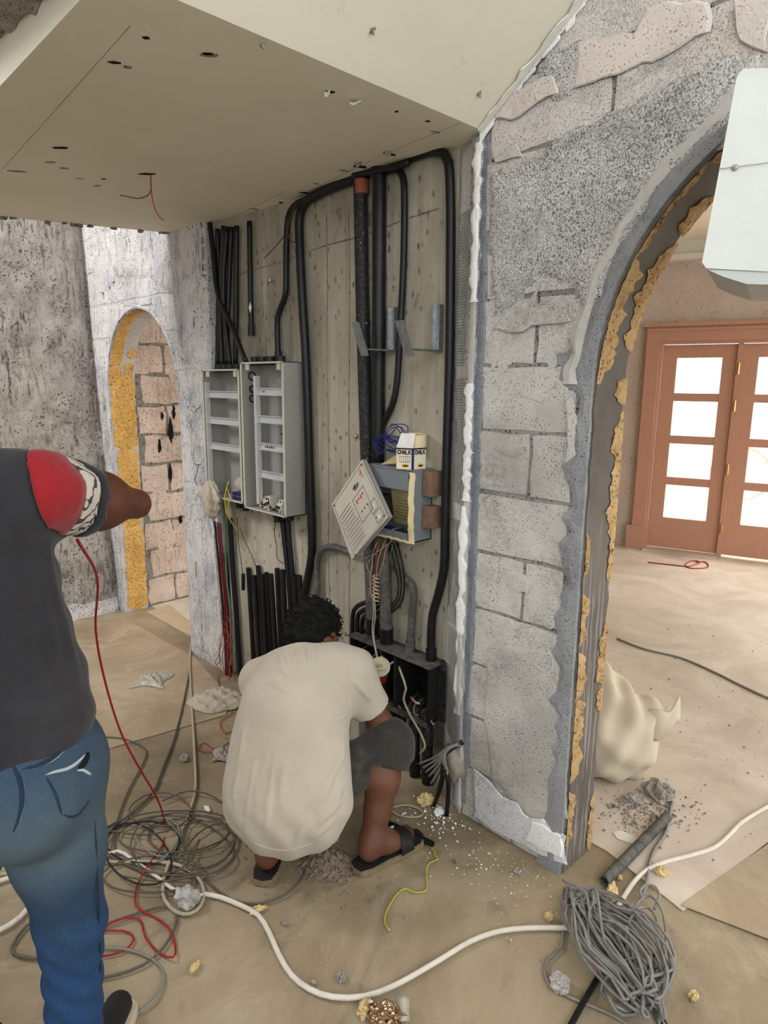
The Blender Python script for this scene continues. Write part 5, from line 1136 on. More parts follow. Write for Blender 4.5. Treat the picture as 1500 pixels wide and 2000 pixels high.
# ================================================================== PEOPLE (signed-distance bodies meshed as one surface)
class SDF:
    """coordinates: x metres to the photographer's right, y metres ahead, z up"""
    def __init__(s, lo, hi, h):
        s.lo = np.array(lo, float); s.h = h; n = np.ceil((np.array(hi)-s.lo)/h).astype(int)+1
        g = [s.lo[i]+h*np.arange(n[i]) for i in range(3)]
        s.X, s.Y, s.Z = np.meshgrid(*g, indexing='ij'); s.X = s.X.astype(np.float32); s.Y = s.Y.astype(np.float32); s.Z = s.Z.astype(np.float32)
        s.d = np.full(s.X.shape, 9.0, np.float32)
    def cap(s, a, b, ra, rb=None):
        rb = ra if rb is None else rb; a = np.array(a, float); b = np.array(b, float); d = b-a; L = (d*d).sum()+1e-12
        t = np.clip(((s.X-a[0])*d[0]+(s.Y-a[1])*d[1]+(s.Z-a[2])*d[2])/L, 0, 1)
        return np.sqrt((s.X-a[0]-t*d[0])**2+(s.Y-a[1]-t*d[1])**2+(s.Z-a[2]-t*d[2])**2)-(ra+(rb-ra)*t)
    def ell(s, c, r, rot=None):
        p = np.stack([s.X-c[0], s.Y-c[1], s.Z-c[2]], -1)
        if rot is not None: p = p @ np.array(rot.to_3x3())
        k0 = np.sqrt(((p/np.array(r))**2).sum(-1)); k1 = np.sqrt(((p/(np.array(r)**2))**2).sum(-1))+1e-9
        return k0*(k0-1)/k1
    def uni(s, f, k=0.03):
        h = np.clip(.5+.5*(f-s.d)/k, 0, 1); s.d = (f+(s.d-f)*h-k*h*(1-h)).astype(np.float32); return s
    def sub(s, f, k=0.01):
        h = np.clip(.5-.5*(s.d+f)/k, 0, 1); s.d = (s.d*(1-h)-f*h+k*h*(1-h)).astype(np.float32); return s
    def plane(s, p, n):
        n = np.array(n, float); n /= np.linalg.norm(n); return (s.X-p[0])*n[0]+(s.Y-p[1])*n[1]+(s.Z-p[2])*n[2]
    def cut(s, p, n): s.d = np.maximum(s.d, s.plane(p, n)).astype(np.float32); return s       # keeps the side away from n
    def ridge(s, pts, r, k=0.014):
        for i in range(len(pts)-1):
            a, b = np.array(pts[i]), np.array(pts[i+1]); q = max(r)+k*2 if isinstance(r, (list, tuple)) else r+k*2
            lo = np.maximum(((np.minimum(a, b)-q-s.lo)/s.h).astype(int), 0); hi = np.minimum(((np.maximum(a, b)+q-s.lo)/s.h).astype(int)+2, np.array(s.d.shape))
            if (hi <= lo).any(): continue
            sl = tuple(slice(x, y) for x, y in zip(lo, hi)); T_ = SDF.__new__(SDF); T_.X, T_.Y, T_.Z, T_.d = s.X[sl], s.Y[sl], s.Z[sl], s.d[sl]
            ra, rb = (r[i], r[i+1]) if isinstance(r, (list, tuple)) else (r, r)
            T_.uni(T_.cap(a, b, ra, rb), k); s.d[sl] = T_.d
        return s
    def limb(s, pts, rad, k=0.03):
        for i in range(len(pts)-1): s.uni(s.cap(pts[i], pts[i+1], rad[i], rad[i+1]), k)
        return s
    def mesh(s, relax=2):
        d = s.d; ins = d < 0; n = d.shape
        cnt = np.zeros([k-1 for k in n], np.float32); acc = np.zeros(tuple(k-1 for k in n)+(3,), np.float32)
        sl = lambda o, ax: slice(o, n[ax]-1+o)
        cs = [(i, j, k) for i in (0, 1) for j in (0, 1) for k in (0, 1)]
        for c in cs:
            for ax in range(3):
                if c[ax]: continue
                e = list(c); e[ax] = 1
                A = d[sl(c[0], 0), sl(c[1], 1), sl(c[2], 2)]; B = d[sl(e[0], 0), sl(e[1], 1), sl(e[2], 2)]
                m = (A < 0) != (B < 0); t = np.where(m, A/(A-B+1e-12), 0)
                cnt += m
                for q in range(3): acc[..., q] += np.where(m, c[q]+(t if q == ax else 0), 0)
        act = cnt > 0; idx = -np.ones(act.shape, int); idx[act] = np.arange(act.sum())
        ijk = np.argwhere(act); V = (ijk+acc[act]/cnt[act][:, None])*s.h+s.lo
        faces = []
        for ax in range(3):
            a, b = [(1, 2), (2, 0), (0, 1)][ax]
            i0 = [slice(1, n[q]-1) for q in range(3)]; i0[ax] = slice(0, n[ax]-1)
            i1 = list(i0); i1[ax] = slice(1, n[ax])
            m = ins[tuple(i0)] != ins[tuple(i1)]; pos = np.argwhere(m)
            off = [1, 1, 1]; off[ax] = 0; pos = pos+np.array(off)
            inside = ins[tuple(pos.T)]
            ea = np.eye(3, dtype=int)[a]; eb = np.eye(3, dtype=int)[b]
            q = np.stack([idx[tuple((pos-o).T)] for o in (ea+eb, eb, 0*ea, ea)], 1)
            q[~inside] = q[~inside][:, ::-1]; faces.append(q)
        Fq = np.concatenate(faces); Fq = Fq[(Fq >= 0).all(1)]
        # relax a little
        for it in range(relax):
            sm = np.zeros_like(V); c = np.zeros(len(V))
            for k in range(4):
                np.add.at(sm, Fq[:, k], V[Fq[:, (k+1) % 4]]); np.add.at(c, Fq[:, k], 1)
            V = V*.5+.5*sm/np.maximum(c, 1)[:, None]
        m = MB(); m.v = [tuple(cc(*p)) for p in V]; m.f = [tuple(int(i) for i in f) for f in Fq]; return m
def xy(u, v, y):                             # photo pixel at depth y -> figure coordinates
    p = at_dep(u, v, y)-Vector((CAM.x, CAM.y, 0)); return (p.dot(RH), p.dot(FH), p.z)
def add(a, b): return tuple(x+y for x, y in zip(a, b))
def lerp(a, b, t): return tuple(x+(y-x)*t for x, y in zip(a, b))
def V3(p): return cc(*p)

def hand(S, wrist, aim, down, r=.026, curl=.6, thumb=None):
    """palm plus five separate bent fingers; aim / down are unit directions"""
    a = Vector(aim).normalized(); d = Vector(down).normalized(); d = (d-a*d.dot(a)).normalized(); side = a.cross(d); w = Vector(wrist)
    pc = w+a*.05
    for q in (-1, 0, 1): S.uni(S.cap(tuple(w+a*.01+side*(.012*q)), tuple(w+a*.085+side*(.022*q)), .019, .0155), .012)
    for i, (o, L) in enumerate(((-.031, .062), (-.0105, .075), (.0105, .080), (.031, .070))):
        p0 = w+a*.082+side*o; p1 = p0+(a*math.cos(curl*.6)+d*math.sin(curl*.6))*L*.5; p2 = p1+(a*math.cos(curl*1.5)+d*math.sin(curl*1.5))*L*.32; p3 = p2+(a*math.cos(curl*2.2)+d*math.sin(curl*2.2))*L*.26
        S.limb([tuple(p0), tuple(p1), tuple(p2), tuple(p3)], [.0095, .0090, .0082, .0072], .004)
    ts = side*(thumb or -1); p0 = w+a*.025+ts*.022; p1 = p0+(a*.5+ts*.7+d*.45)*.045; p2 = p1+(a*.85+ts*.15+d*.5)*.032
    S.limb([tuple(p0), tuple(p1), tuple(p2)], [.0125, .0105, .0085], .008)

# ---------------------------------------------------------------- squatting man
sq_root = thing('person', 'person squatting with back to us in a cream shirt, charcoal shorts and black slides', 'person', cc(-.22, 2.0, 0))
pel = xy(553, 1560, 1.93); chest = xy(585, 1370, 2.14); neck = xy(618, 1278, 2.24); hc = xy(614, 1228, 2.30)
shR = xy(683, 1312, 2.13); shL = xy(515, 1330, 2.20); elR = xy(742, 1412, 2.17); elL = xy(520, 1425, 2.42)
haR = (elR[0]-.06, elR[1]+.20, elR[2]+.05); haL = (elR[0]-.17, elR[1]+.21, elR[2]+.045)
hpR = (pel[0]+.10, pel[1]+.03, .26); hpL = (pel[0]-.10, pel[1]+.03, .26)
knR = xy(762, 1452, 2.13); knL = (hpL[0]+.0, 2.33, .40)
anR = xy(727, 1655, 2.00); anR = (anR[0], anR[1], .085); anL = (-.375, 1.955, .10)
heR = xy(705, 1696, 1.955)[:2]; toR = xy(794, 1652, 2.08)[:2]
B = SDF((-.62, 1.72, -.02), (.20, 2.66, 1.0), .0075)
fd = Vector((math.sin(.55), math.cos(.55), -.42)).normalized()          # where the face looks: ahead, right and down
rr = Vector((math.cos(.55), -math.sin(.55), 0)); fu = rr.cross(fd)
H = Vector(hc)
rot = Matrix((rr, fd, fu)).transposed()
B.uni(B.ell(tuple(H), (.076, .094, .105), rot), .02); B.uni(B.ell(tuple(H+fd*.03-fu*.055), (.056, .062, .06), rot), .03)
B.uni(B.cap(tuple(H+fd*.090-fu*.012), tuple(H+fd*.104-fu*.034), .009, .013), .014)                         # nose
for q in (-1, 1):
    B.uni(B.ell(tuple(H+rr*(q*.077)-fu*.018-fd*.006), (.010, .019, .030), rot), .008)                       # ears
    B.sub(B.cap(tuple(H+rr*(q*.030)+fd*.096+fu*.006), tuple(H+rr*(q*.032)+fd*.10+fu*.006), .013), .01)
B.uni(B.cap(tuple(H+fd*.085-fu*.062-rr*.018), tuple(H+fd*.085-fu*.062+rr*.018), .010), .012)               # mouth
B.uni(B.cap(tuple(H-fu*.06-fd*.02), neck, .052, .060), .03)
B.limb([neck, chest, lerp(chest, pel, .6), pel], [.075, .115, .10, .085], .06); B.limb([shL, chest, shR], [.055, .085, .055], .05); B.limb([hpL, pel, hpR], [.07, .08, .07], .05)
B.limb([shR, elR], [.052, .043], .04); B.limb([elR, haR], [.044, .029], .025); B.limb([shL, elL, haL], [.052, .042, .029], .03)
hand(B, haR, Vector(haR)-Vector(elR), (-.3, .2, -.9), thumb=-1); hand(B, haL, Vector(haL)-Vector(elL), (.5, .2, -.8), thumb=1)
cR = lerp(knR, anR, .35)
B.limb([hpR, knR], [.062, .060], .03); B.limb([knR, add(cR, (-.008, -.018, 0)), lerp(knR, anR, .7), anR], [.056, .058, .044, .037], .03)
cL = lerp(knL, anL, .35); B.limb([hpL, knL], [.062, .058], .03); B.limb([knL, add(cL, (0, -.02, 0)), lerp(knL, anL, .7), anL], [.056, .056, .043, .036], .03)
SO = .024                                                                # sole height
def foot(S, an, heel, toe, lift=0.0):
    h = (heel[0], heel[1], SO+.030+lift); t = Vector((toe[0]-heel[0], toe[1]-heel[1])); L = t.length; t /= L; s_ = Vector((t.y, -t.x))
    P = lambda a, b, z: (heel[0]+t.x*a+s_.x*b, heel[1]+t.y*a+s_.y*b, z)
    S.uni(S.cap(P(.03, 0, SO+.034+lift), P(.10, 0, SO+.045+lift*.6), .033, .034), .02); S.uni(S.cap(an, P(.045, 0, SO+.05+lift), .036, .034), .03)
    S.uni(S.cap(an, P(.13, 0, SO+.035+lift*.3), .036, .028), .03)
    S.uni(S.cap(P(.10, -.015, SO+.03), P(.185, -.022, SO+.017), .028, .018), .02); S.uni(S.cap(P(.10, .015, SO+.03), P(.175, .024, SO+.016), .028, .017), .02)
    for i, (b, e, r) in enumerate(((-.032, .235, .0125), (-.014, .238, .0095), (0.0, .230, .009), (.014, .220, .0085), (.027, .207, .0085))):
        S.limb([P(.175, b*.9, SO+.016), P(e-.012, b, SO+.014), P(e, b, SO+.010)], [r*1.1, r, r*.85], .005)
foot(B, anR, heR, toR); 
heL = (anL[0]-.005, anL[1]-.052); toL = (anL[0]+.02, anL[1]+.19); foot(B, anL, heL, toL, .0)
body = obj('body', B.mesh(), 'skin_brown', sq_root, smooth=True)
for q in (-1, 1):
    e = V3(tuple(H+rr*(q*.031)+fd*.084+fu*.006)); obj('eye', blob(e, .0115, rough=0), 'eye_white', sq_root, smooth=True)
    e2 = V3(tuple(H+rr*(q*.031)+fd*.0915+fu*.005)); obj('pupil', blob(e2, .0055, rough=0), 'eye_dark', sq_root, smooth=True)
# hair: a full shock of curly strands
Hh = SDF(tuple(H-Vector((.18, .18, .18))), tuple(H+Vector((.18, .18, .18))), .006)
Hh.uni(Hh.ell(tuple(H-fd*.012+fu*.014), (.092, .104, .096), rot), .02); Hh.uni(Hh.ell(tuple(H-fd*.055-fu*.03), (.082, .062, .072), rot), .03)
Hh.sub(Hh.ell(tuple(H+fd*.11-fu*.05), (.085, .085, .10), rot), .02)
for q in (-1, 1): Hh.sub(Hh.ell(tuple(H+rr*(q*.10)-fu*.035+fd*.006), (.028, .034, .045), rot), .01)
Hh.d += (.006*np.sin(Hh.X*95+1)*np.sin(Hh.Y*88)*np.sin(Hh.Z*92+2)+.003*np.sin(Hh.X*210)*np.sin(Hh.Z*190+Hh.Y*120)).astype(np.float32)
hair = obj('hair', Hh.mesh(), 'hair_black', sq_root, smooth=True)
hb = bvh_of(hair); m = MB(); hcw = V3(tuple(H-fd*.02))
for i in range(620):
    d = Vector((random.gauss(0, 1), random.gauss(0, 1), random.gauss(0, 1))).normalized(); p, nrm, _, _ = hb.ray_cast(hcw+d*.3, -d)
    if p is None: continue
    if d.dot(Vector((0, 0, 1))) < -.75: continue
    tn = nrm.orthogonal().normalized(); tn = (Matrix.Rotation(random.uniform(0, 6.28), 3, nrm) @ tn); L = random.uniform(.012, .026)
    m.tube([p-nrm*.004, p+nrm*.006+tn*L*.3, p+nrm*.009+tn*L*.7, p+nrm*random.uniform(.0, .012)+tn*L], [.0026, .0024, .0018, .0006], 4)
obj('hair_curls', m, 'hair_black', sq_root, kind='stuff', smooth=True)

# shirt
S = SDF((-.60, 1.66, .08), (.12, 2.46, .80), .0058)
hipC = xy(556, 1555, 1.90)
S.uni(S.ell(add(hipC, (.004, .0, .012)), (.200, .152, .18), Matrix.Rotation(-.25, 4, 'X')), .03)
S.uni(S.ell(xy(614, 1562, 1.90), (.112, .12, .150)), .05); S.uni(S.ell(xy(560, 1585, 1.88), (.13, .12, .125)), .05)
mid = xy(566, 1455, 1.99); S.uni(S.ell(mid, (.192, .150, .19)), .07)
S.uni(S.ell(xy(580, 1368, 2.08), (.182, .135, .15), Matrix.Rotation(.12, 4, 'Y')), .07)
S.uni(S.ell(xy(600, 1310, 2.15), (.150, .105, .10)), .06)
S.limb([shL, xy(600, 1300, 2.18), shR], [.075, .085, .078], .05); S.uni(S.cap(neck, lerp(neck, hc, .25), .072, .066), .03)
slv = lerp(shR, elR, .74); S.limb([shR, slv], [.076, .070], .05); S.limb([shL, lerp(shL, elL, .6)], [.075, .062], .05)
# cloth ridges over the lower back
for px in ([(493, 1390), (488, 1450)],):
    pass
pe = S.plane(lerp(shR, elR, .69), tuple(Vector(elR)-Vector(shR))); rg = S.cap(lerp(shR, elR, .5), elR, .105); S.d = np.where(rg < 0, np.maximum(S.d, pe), S.d).astype(np.float32)                                                # sleeve end
ax_ = Vector(elR)-Vector(shR)
S.sub(S.cap(lerp(shR, elR, .62), add(lerp(shR, elR, .62), tuple(ax_*.5)), .056, .056), .006)
nk = tuple((Vector(hc)-Vector(neck)).normalized()); S.cut(add(neck, tuple(Vector(nk)*.006)), nk)          # neckline
# the hem sags in a curve: front cut with the lap, bottom cut round
S.cut((0, 2.17, .19), (0.0, .62, -.78))
S.sub(S.cap(add(hpR, (.14, .06, .08)), add(knR, (.10, .10, .10)), .03, .06), .02)
wob = (.0035*np.sin(S.X*60+S.Z*18+2*np.sin(S.Z*20))*np.clip((.42-S.Z)*6, 0, 1)+.003*np.sin((S.X*40-S.Z*55))*np.clip((S.Z-.52)*6, 0, 1)).astype(np.float32); S.d += wob
def ridges(S, tmp, lines, r=.006, k=.012, sink=.003):
    m0 = S.mesh(); bv = BVHTree.FromPolygons([Vector(v) for v in m0.v], m0.f)
    for px in lines:
        P = on_mesh(bv, px, -sink)
        if len(P) < 2: continue
        Q = spline(P, .015); n = len(Q); L = []
        for p in Q:
            d = p-Vector((CAM.x, CAM.y, 0)); L.append((d.dot(RH), d.dot(FH), d.z))
        S.ridge(L, [r*max(.25, math.sin(math.pi*(i+.5)/n)**.7) for i in range(n)], k)
ridges(S, None, [[(512, 1490), (505, 1530), (500, 1575)], [(502, 1475), (493, 1530), (483, 1590), (478, 1610)], [(524, 1462), (515, 1510), (511, 1545)], [(538, 1470), (530, 1530), (522, 1590), (520, 1640)], [(556, 1490), (551, 1530), (549, 1570)], [(465, 1510), (460, 1545), (457, 1570)],
           [(545, 1275), (550, 1288), (556, 1303), (566, 1315)], [(582, 1266), (580, 1282), (572, 1298)], [(592, 1264), (593, 1284), (594, 1302)], [(613, 1262), (613, 1282), (612, 1297)], [(624, 1262), (624, 1278)], [(634, 1262), (634, 1276)],
           [(540, 1298), (556, 1312), (570, 1328)], [(520, 1330), (545, 1340), (565, 1352)], [(672, 1560), (655, 1575), (630, 1600), (622, 1612)], [(668, 1545), (660, 1555), (645, 1590)], [(662, 1470), (650, 1510), (630, 1545), (605, 1575)], [(670, 1440), (668, 1475), (655, 1510)], [(660, 1590), (640, 1612), (610, 1635)], [(680, 1390), (668, 1400), (650, 1405)], [(690, 1330), (710, 1350), (725, 1370)], [(478, 1420), (472, 1470), (462, 1500)], [(600, 1600), (585, 1630), (575, 1650)], [(648, 1500), (640, 1540), (618, 1580)]], .0088, .007, .0012)
shirt = obj('shirt', S.mesh(1), 'shirt_white', sq_root, smooth=True)
sb = bvh_of(shirt)
# raised folds, hem stitching and the shoulder seam lie on that surface
def fold(px, r, par, bv, mat, name='fold', off=-.001, closed=False):
    P = on_mesh(bv, px, off)
    if len(P) < 3: return None
    Q = spline(P, .012); n = len(Q); rad = [r*max(.15, math.sin(math.pi*(i+.4)/(n+.2))**.6) for i in range(n)]
    return obj(name, MB().tube(Q, rad, 6), mat, par, smooth=True)
fold([(681, 1275), (679, 1300), (677, 1330), (677, 1360), (678, 1380)], .0022, shirt, sb, 'shirt_white', 'sleeve_seam')
fold([(452, 1612), (470, 1630), (500, 1648), (530, 1658), (560, 1660), (600, 1650), (640, 1628), (662, 1605)], .0034, shirt, sb, 'shirt_white', 'hem')
fold([(559, 1252), (570, 1249), (585, 1247), (600, 1248), (612, 1252), (625, 1255), (650, 1256)], .0045, shirt, sb, 'shirt_white', 'collar')
# shorts
T = SDF((-.62, 1.72, .04), (.20, 2.50, .62), .0070)
T.limb([hpL, pel, hpR], [.078, .10, .078], .05); T.limb([hpR, lerp(hpR, knR, .5), knR], [.080, .086, .080], .03)
cuf = lerp(knR, anR, .22); T.limb([knR, cuf], [.080, .080], .03); T.limb([hpL, lerp(hpL, knL, .5), knL, lerp(knL, anL, .18)], [.080, .080, .074, .07], .03)
T.cut(lerp(knR, anR, .20), tuple(Vector(anR)-Vector(knR)+Vector((.10, .02, 0)))) if False else None
f1 = T.plane(lerp(knR, anR, .22), tuple(Vector(anR)-Vector(knR))); reg = T.cap(knR, anR, .13); T.d = np.where(reg < 0, np.maximum(T.d, f1), T.d).astype(np.float32)
f2 = T.plane(lerp(knL, anL, .20), tuple(Vector(anL)-Vector(knL))); reg = T.cap(knL, anL, .13); T.d = np.where((reg < 0) & (T.X < -.3), np.maximum(T.d, f2), T.d).astype(np.float32)
T.sub(T.cap(lerp(knR, anR, .16), lerp(knR, anR, .5), .064), .004)
T.uni(T.cap(xy(778, 1446, 2.14), xy(796, 1474, 2.15), .036, .026), .03)
T.d += (.003*np.sin(T.X*70+T.Z*60)*np.sin(T.Y*50)).astype(np.float32)
shorts = obj('shorts', T.mesh(), 'shorts_grey', sq_root, smooth=True); tb = bvh_of(shorts)
fold([(684, 1524), (700, 1510), (720, 1492), (740, 1474), (757, 1455)], .0022, shorts, tb, 'shorts_seam', 'side_seam')
fold([(688, 1532), (706, 1514), (726, 1496), (746, 1477), (760, 1462)], .0022, shorts, tb, 'shorts_seam', 'stitching')
fold([(766, 1430), (772, 1450), (778, 1472), (774, 1492), (768, 1500)], .0030, shorts, tb, 'shorts_grey', 'pocket_edge')
fold([(755, 1432), (760, 1456), (762, 1480), (760, 1496)], .0022, shorts, tb, 'shorts_seam', 'pocket_edge')
# loose knee flap of the shorts
kf = [xy(772, 1428, 2.12), xy(792, 1448, 2.14), xy(806, 1468, 2.16), xy(800, 1488, 2.14), xy(784, 1498, 2.12), xy(766, 1500, 2.09)]
m = MB(); k0 = V3(lerp(knR, anR, .05)); m.grid(lambda u, v: k0.lerp(spline([V3(p) for p in kf], .01)[int(u*(len(spline([V3(p) for p in kf], .01))-1))], .45+.55*v)+UP*(.004*math.sin(u*9+v*4)), 16, 4, RH*.004); obj('knee_flap', m, 'shorts_grey', shorts, smooth=True)
m = MB(); cu0 = lerp(knR, anR, .22); u_ = (Vector(anR)-Vector(knR)).normalized(); o1 = u_.orthogonal().normalized(); o2 = u_.cross(o1)
m.tube([V3(tuple(Vector(cu0)+(o1*math.cos(t)+o2*math.sin(t))*.077)) for t in np.linspace(0, 2*math.pi, 26)[:-1]], .006, 6, closed=True); obj('cuff', m, 'shorts_grey', shorts, smooth=True)
# slides
def slide(heel, toe, label):
    t = Vector((toe[0]-heel[0], toe[1]-heel[1])).normalized(); s_ = Vector((t.y, -t.x))
    out = [(-.032, 0), (-.024, -.034), (.02, -.047), (.09, -.048), (.17, -.060), (.23, -.056), (.275, -.020), (.272, .018), (.235, .050), (.16, .054), (.09, .044), (.02, .044), (-.024, .032)]
    P = lambda a, b, z: cc(heel[0]+t.x*a+s_.x*b, heel[1]+t.y*a+s_.y*b, z)
    sl = obj('slide_sole', MB().prism([P(a, b, .002) for a, b in out], (0, 0, .020)), 'sandal_sole', sq_root, label=label, bevel=.003)
    obj('footbed', MB().prism([P(a*.96+.003, b*.88, .021) for a, b in out], (0, 0, .003)), 'sandal_black', sl)
    def fn(u, v):
        an = math.pi*u; return P(.135+.055*v+.008*math.sin(an), -.052*math.cos(an), .018+(.056-.010*v)*math.sin(an)**.7)
    obj('strap', MB().grid(fn, 18, 5, (0, 0, .004)), 'sandal_black', sl, smooth=True)
    for k in range(4):
        a = .155+.006*(k % 2); u = .20+.035*k; an = math.pi*u
        c = P(a, -.053*math.cos(an), .022+.056*math.sin(an)**.7); obj('strap_print', MB().obox(c, RH, FH, (UP+RH*.4).normalized(), .003, .0015, .006), 'print_white', sl)
    return sl
slide(heR, toR, 'black slide on the right foot with a pale mark'); slide(heL, toL, 'black slide on the left foot')

# ---------------------------------------------------------------- standing man at the left edge
st_root = thing('person', 'standing person cut off at left, in blue jeans and charcoal shirt with red sleeve', 'person', cc(-.72, 1.15, 0))
pv = (-.715, 1.13, .93); ch = (-.755, 1.13, 1.28); nk2 = (-.79, 1.15, 1.50); hd = Vector((-.80, 1.20, 1.66))
sR = (-.617, 1.13, 1.405); eR = xy(266, 984, 1.42); wR = (eR[0]-.128, eR[1]+.22, eR[2]-.040)
sL = (-.93, 1.13, 1.405); eL = (-1.02, 1.22, 1.15); wL = (-.98, 1.42, 1.20)
hR = (-.630, 1.13, .88); hL = (-.81, 1.13, .88); kR = xy(138, 1800, 1.17); aR = (-.672, 1.215, .10); kL = (-.90, 1.20, .50); aL = (-.95, 1.13, .10)
C = SDF((-1.16, .92, -.02), (-.40, 1.86, 1.80), .0085)
fd2 = Vector((.25, .92, -.3)).normalized(); r2 = Vector((.965, -.262, 0)); u2 = r2.cross(fd2); rot2 = Matrix((r2, fd2, u2)).transposed()
C.uni(C.ell(tuple(hd), (.076, .094, .108), rot2), .02); C.uni(C.ell(tuple(hd+fd2*.03-u2*.055), (.056, .062, .06), rot2), .03); C.uni(C.cap(tuple(hd+fd2*.09-u2*.012), tuple(hd+fd2*.104-u2*.034), .009, .013), .014)
for q in (-1, 1):
    C.uni(C.ell(tuple(hd+r2*(q*.077)-u2*.018), (.010, .019, .030), rot2), .008); C.sub(C.cap(tuple(hd+r2*(q*.03)+fd2*.096+u2*.006), tuple(hd+r2*(q*.032)+fd2*.10+u2*.006), .013), .01)
C.uni(C.cap(tuple(hd+fd2*.085-u2*.062-r2*.018), tuple(hd+fd2*.085-u2*.062+r2*.018), .010), .012)
C.uni(C.cap(tuple(hd-u2*.06-fd2*.02), nk2, .052, .062), .03)
C.limb([nk2, ch, lerp(ch, pv, .6), pv], [.08, .125, .12, .125], .06); C.limb([sL, ch, sR], [.055, .10, .055], .05); C.limb([hL, pv, hR], [.10, .12, .10], .05)
C.limb([sR, lerp(sR, eR, .6), eR], [.055, .052, .030], .04); C.limb([eR, lerp(eR, wR, .3), wR], [.026, .030, .024], .02); C.limb([sL, eL, wL], [.055, .042, .028], .03)
hand(C, wR, Vector(wR)-Vector(eR)+Vector((0, 0, .06)), (0, .2, -1), curl=.35, thumb=-1); hand(C, wL, Vector(wL)-Vector(eL), (.2, .2, -1), thumb=1)
C.limb([hR, kR, lerp(kR, aR, .35), aR], [.075, .05, .046, .034], .02); C.limb([hL, kL, lerp(kL, aL, .35), aL], [.085, .06, .058, .038], .03)
for a_ in (aR, aL): C.uni(C.cap(a_, (a_[0], a_[1]+.14, .05), .04, .03), .03)
obj('body', C.mesh(), 'skin_dark', st_root, smooth=True)
for q in (-1, 1):
    obj('eye', blob(V3(tuple(hd+r2*(q*.031)+fd2*.084+u2*.006)), .0115, rough=0), 'eye_white', st_root, smooth=True); obj('pupil', blob(V3(tuple(hd+r2*(q*.031)+fd2*.0915+u2*.005)), .0055, rough=0), 'eye_dark', st_root, smooth=True)
Hh = SDF(tuple(hd-Vector((.18, .18, .18))), tuple(hd+Vector((.18, .18, .18))), .009)
Hh.uni(Hh.ell(tuple(hd-fd2*.012+u2*.020), (.088, .100, .100), rot2), .02); Hh.sub(Hh.ell(tuple(hd+fd2*.11-u2*.05), (.085, .085, .10), rot2), .02); Hh.d += (.004*np.sin(Hh.X*120)*np.sin(Hh.Y*110)*np.sin(Hh.Z*115)).astype(np.float32)
obj('hair', Hh.mesh(), 'hair_black', st_root, smooth=True)
# shirt: charcoal body
S = SDF((-1.16, .86, .80), (-.40, 1.52, 1.62), .0075)
def shirt_field(S):
    S.uni(S.ell((-.745, 1.12, .98), (.212, .150, .17)), .03); S.uni(S.ell((-.745, 1.12, 1.12), (.185, .140, .20)), .06); S.uni(S.ell((-.765, 1.12, 1.27), (.180, .135, .17)), .06)
    S.limb([sL, (-.775, 1.12, 1.435), sR], [.078, .088, .076], .05); S.uni(S.cap((-.785, 1.14, 1.44), nk2, .09, .07), .04)
    S.limb([sR, lerp(sR, eR, .70)], [.078, .070], .04); S.limb([sL, lerp(sL, eL, .6)], [.08, .07], .05)
    S.d += (.0045*np.sin(S.X*38+S.Z*30)*np.clip((1.3-S.Z)*5, 0, 1)+.003*np.sin(S.Z*60-S.X*50)).astype(np.float32)
    return S
shirt_field(S)
av = Vector(eR)-Vector(sR)
core = lambda S: S.cap(lerp(sR, eR, .30), add(lerp(sR, eR, .30), tuple(av)), .062, .056)
def cutarm(S, t): return S.plane(lerp(sR, eR, t), tuple(av))
ridges(S, None, [[(20, 1250), (60, 1320), (120, 1380), (165, 1400)], [(90, 1060), (100, 1150), (130, 1260), (150, 1340)], [(60, 1080), (80, 1180), (110, 1280)], [(10, 1130), (30, 1230), (70, 1330)], [(0, 1385), (60, 1395), (110, 1385), (160, 1385)], [(95, 900), (100, 960), (98, 1020)], [(120, 900), (128, 950), (122, 1010)], [(70, 930), (84, 980), (92, 1030)], [(140, 920), (150, 960), (140, 1005)]], .007, .016, .004)
full = S.d.copy(); z_hem = S.plane((-.74, 1.12, .915), (.10, 0.05, -1)); full = np.maximum(full, z_hem)
nkc = S.plane(add(nk2, (0, 0, -.02)), (0, .2, 1)); full = np.maximum(full, nkc)
right_arm = S.plane((-.575, 1.10, 1.40), (.93, .25, .22))                # beyond here is sleeve
S.d = np.maximum(full, right_arm).astype(np.float32); tee = obj('shirt', S.mesh(), 'shirt_charcoal', st_root, smooth=True)
S.d = np.maximum(np.maximum(np.maximum(full, -right_arm), cutarm(S, .19)), -.0+S.plane((-.5, 1.2, 1.27), (0, 0, -1))).astype(np.float32); obj('sleeve_panel', S.mesh(), 'sleeve_red', tee, label='red upper sleeve', smooth=True)
S.d = np.maximum(np.maximum(np.maximum(full, -right_arm), cutarm(S, .345)), -cutarm(S, .19)); S.d = np.maximum(S.d, -core(S)+.0).astype(np.float32); obj('sleeve_panel', S.mesh(), 'sleeve_pattern', tee, label='cream sleeve band with dark pattern', smooth=True)
S.d = np.maximum(np.maximum(np.maximum(full, -right_arm), cutarm(S, .42)), -cutarm(S, .345)); S.d = np.maximum(S.d-.002, -core(S)).astype(np.float32); obj('sleeve_cuff', S.mesh(), 'shirt_charcoal', tee, smooth=True)
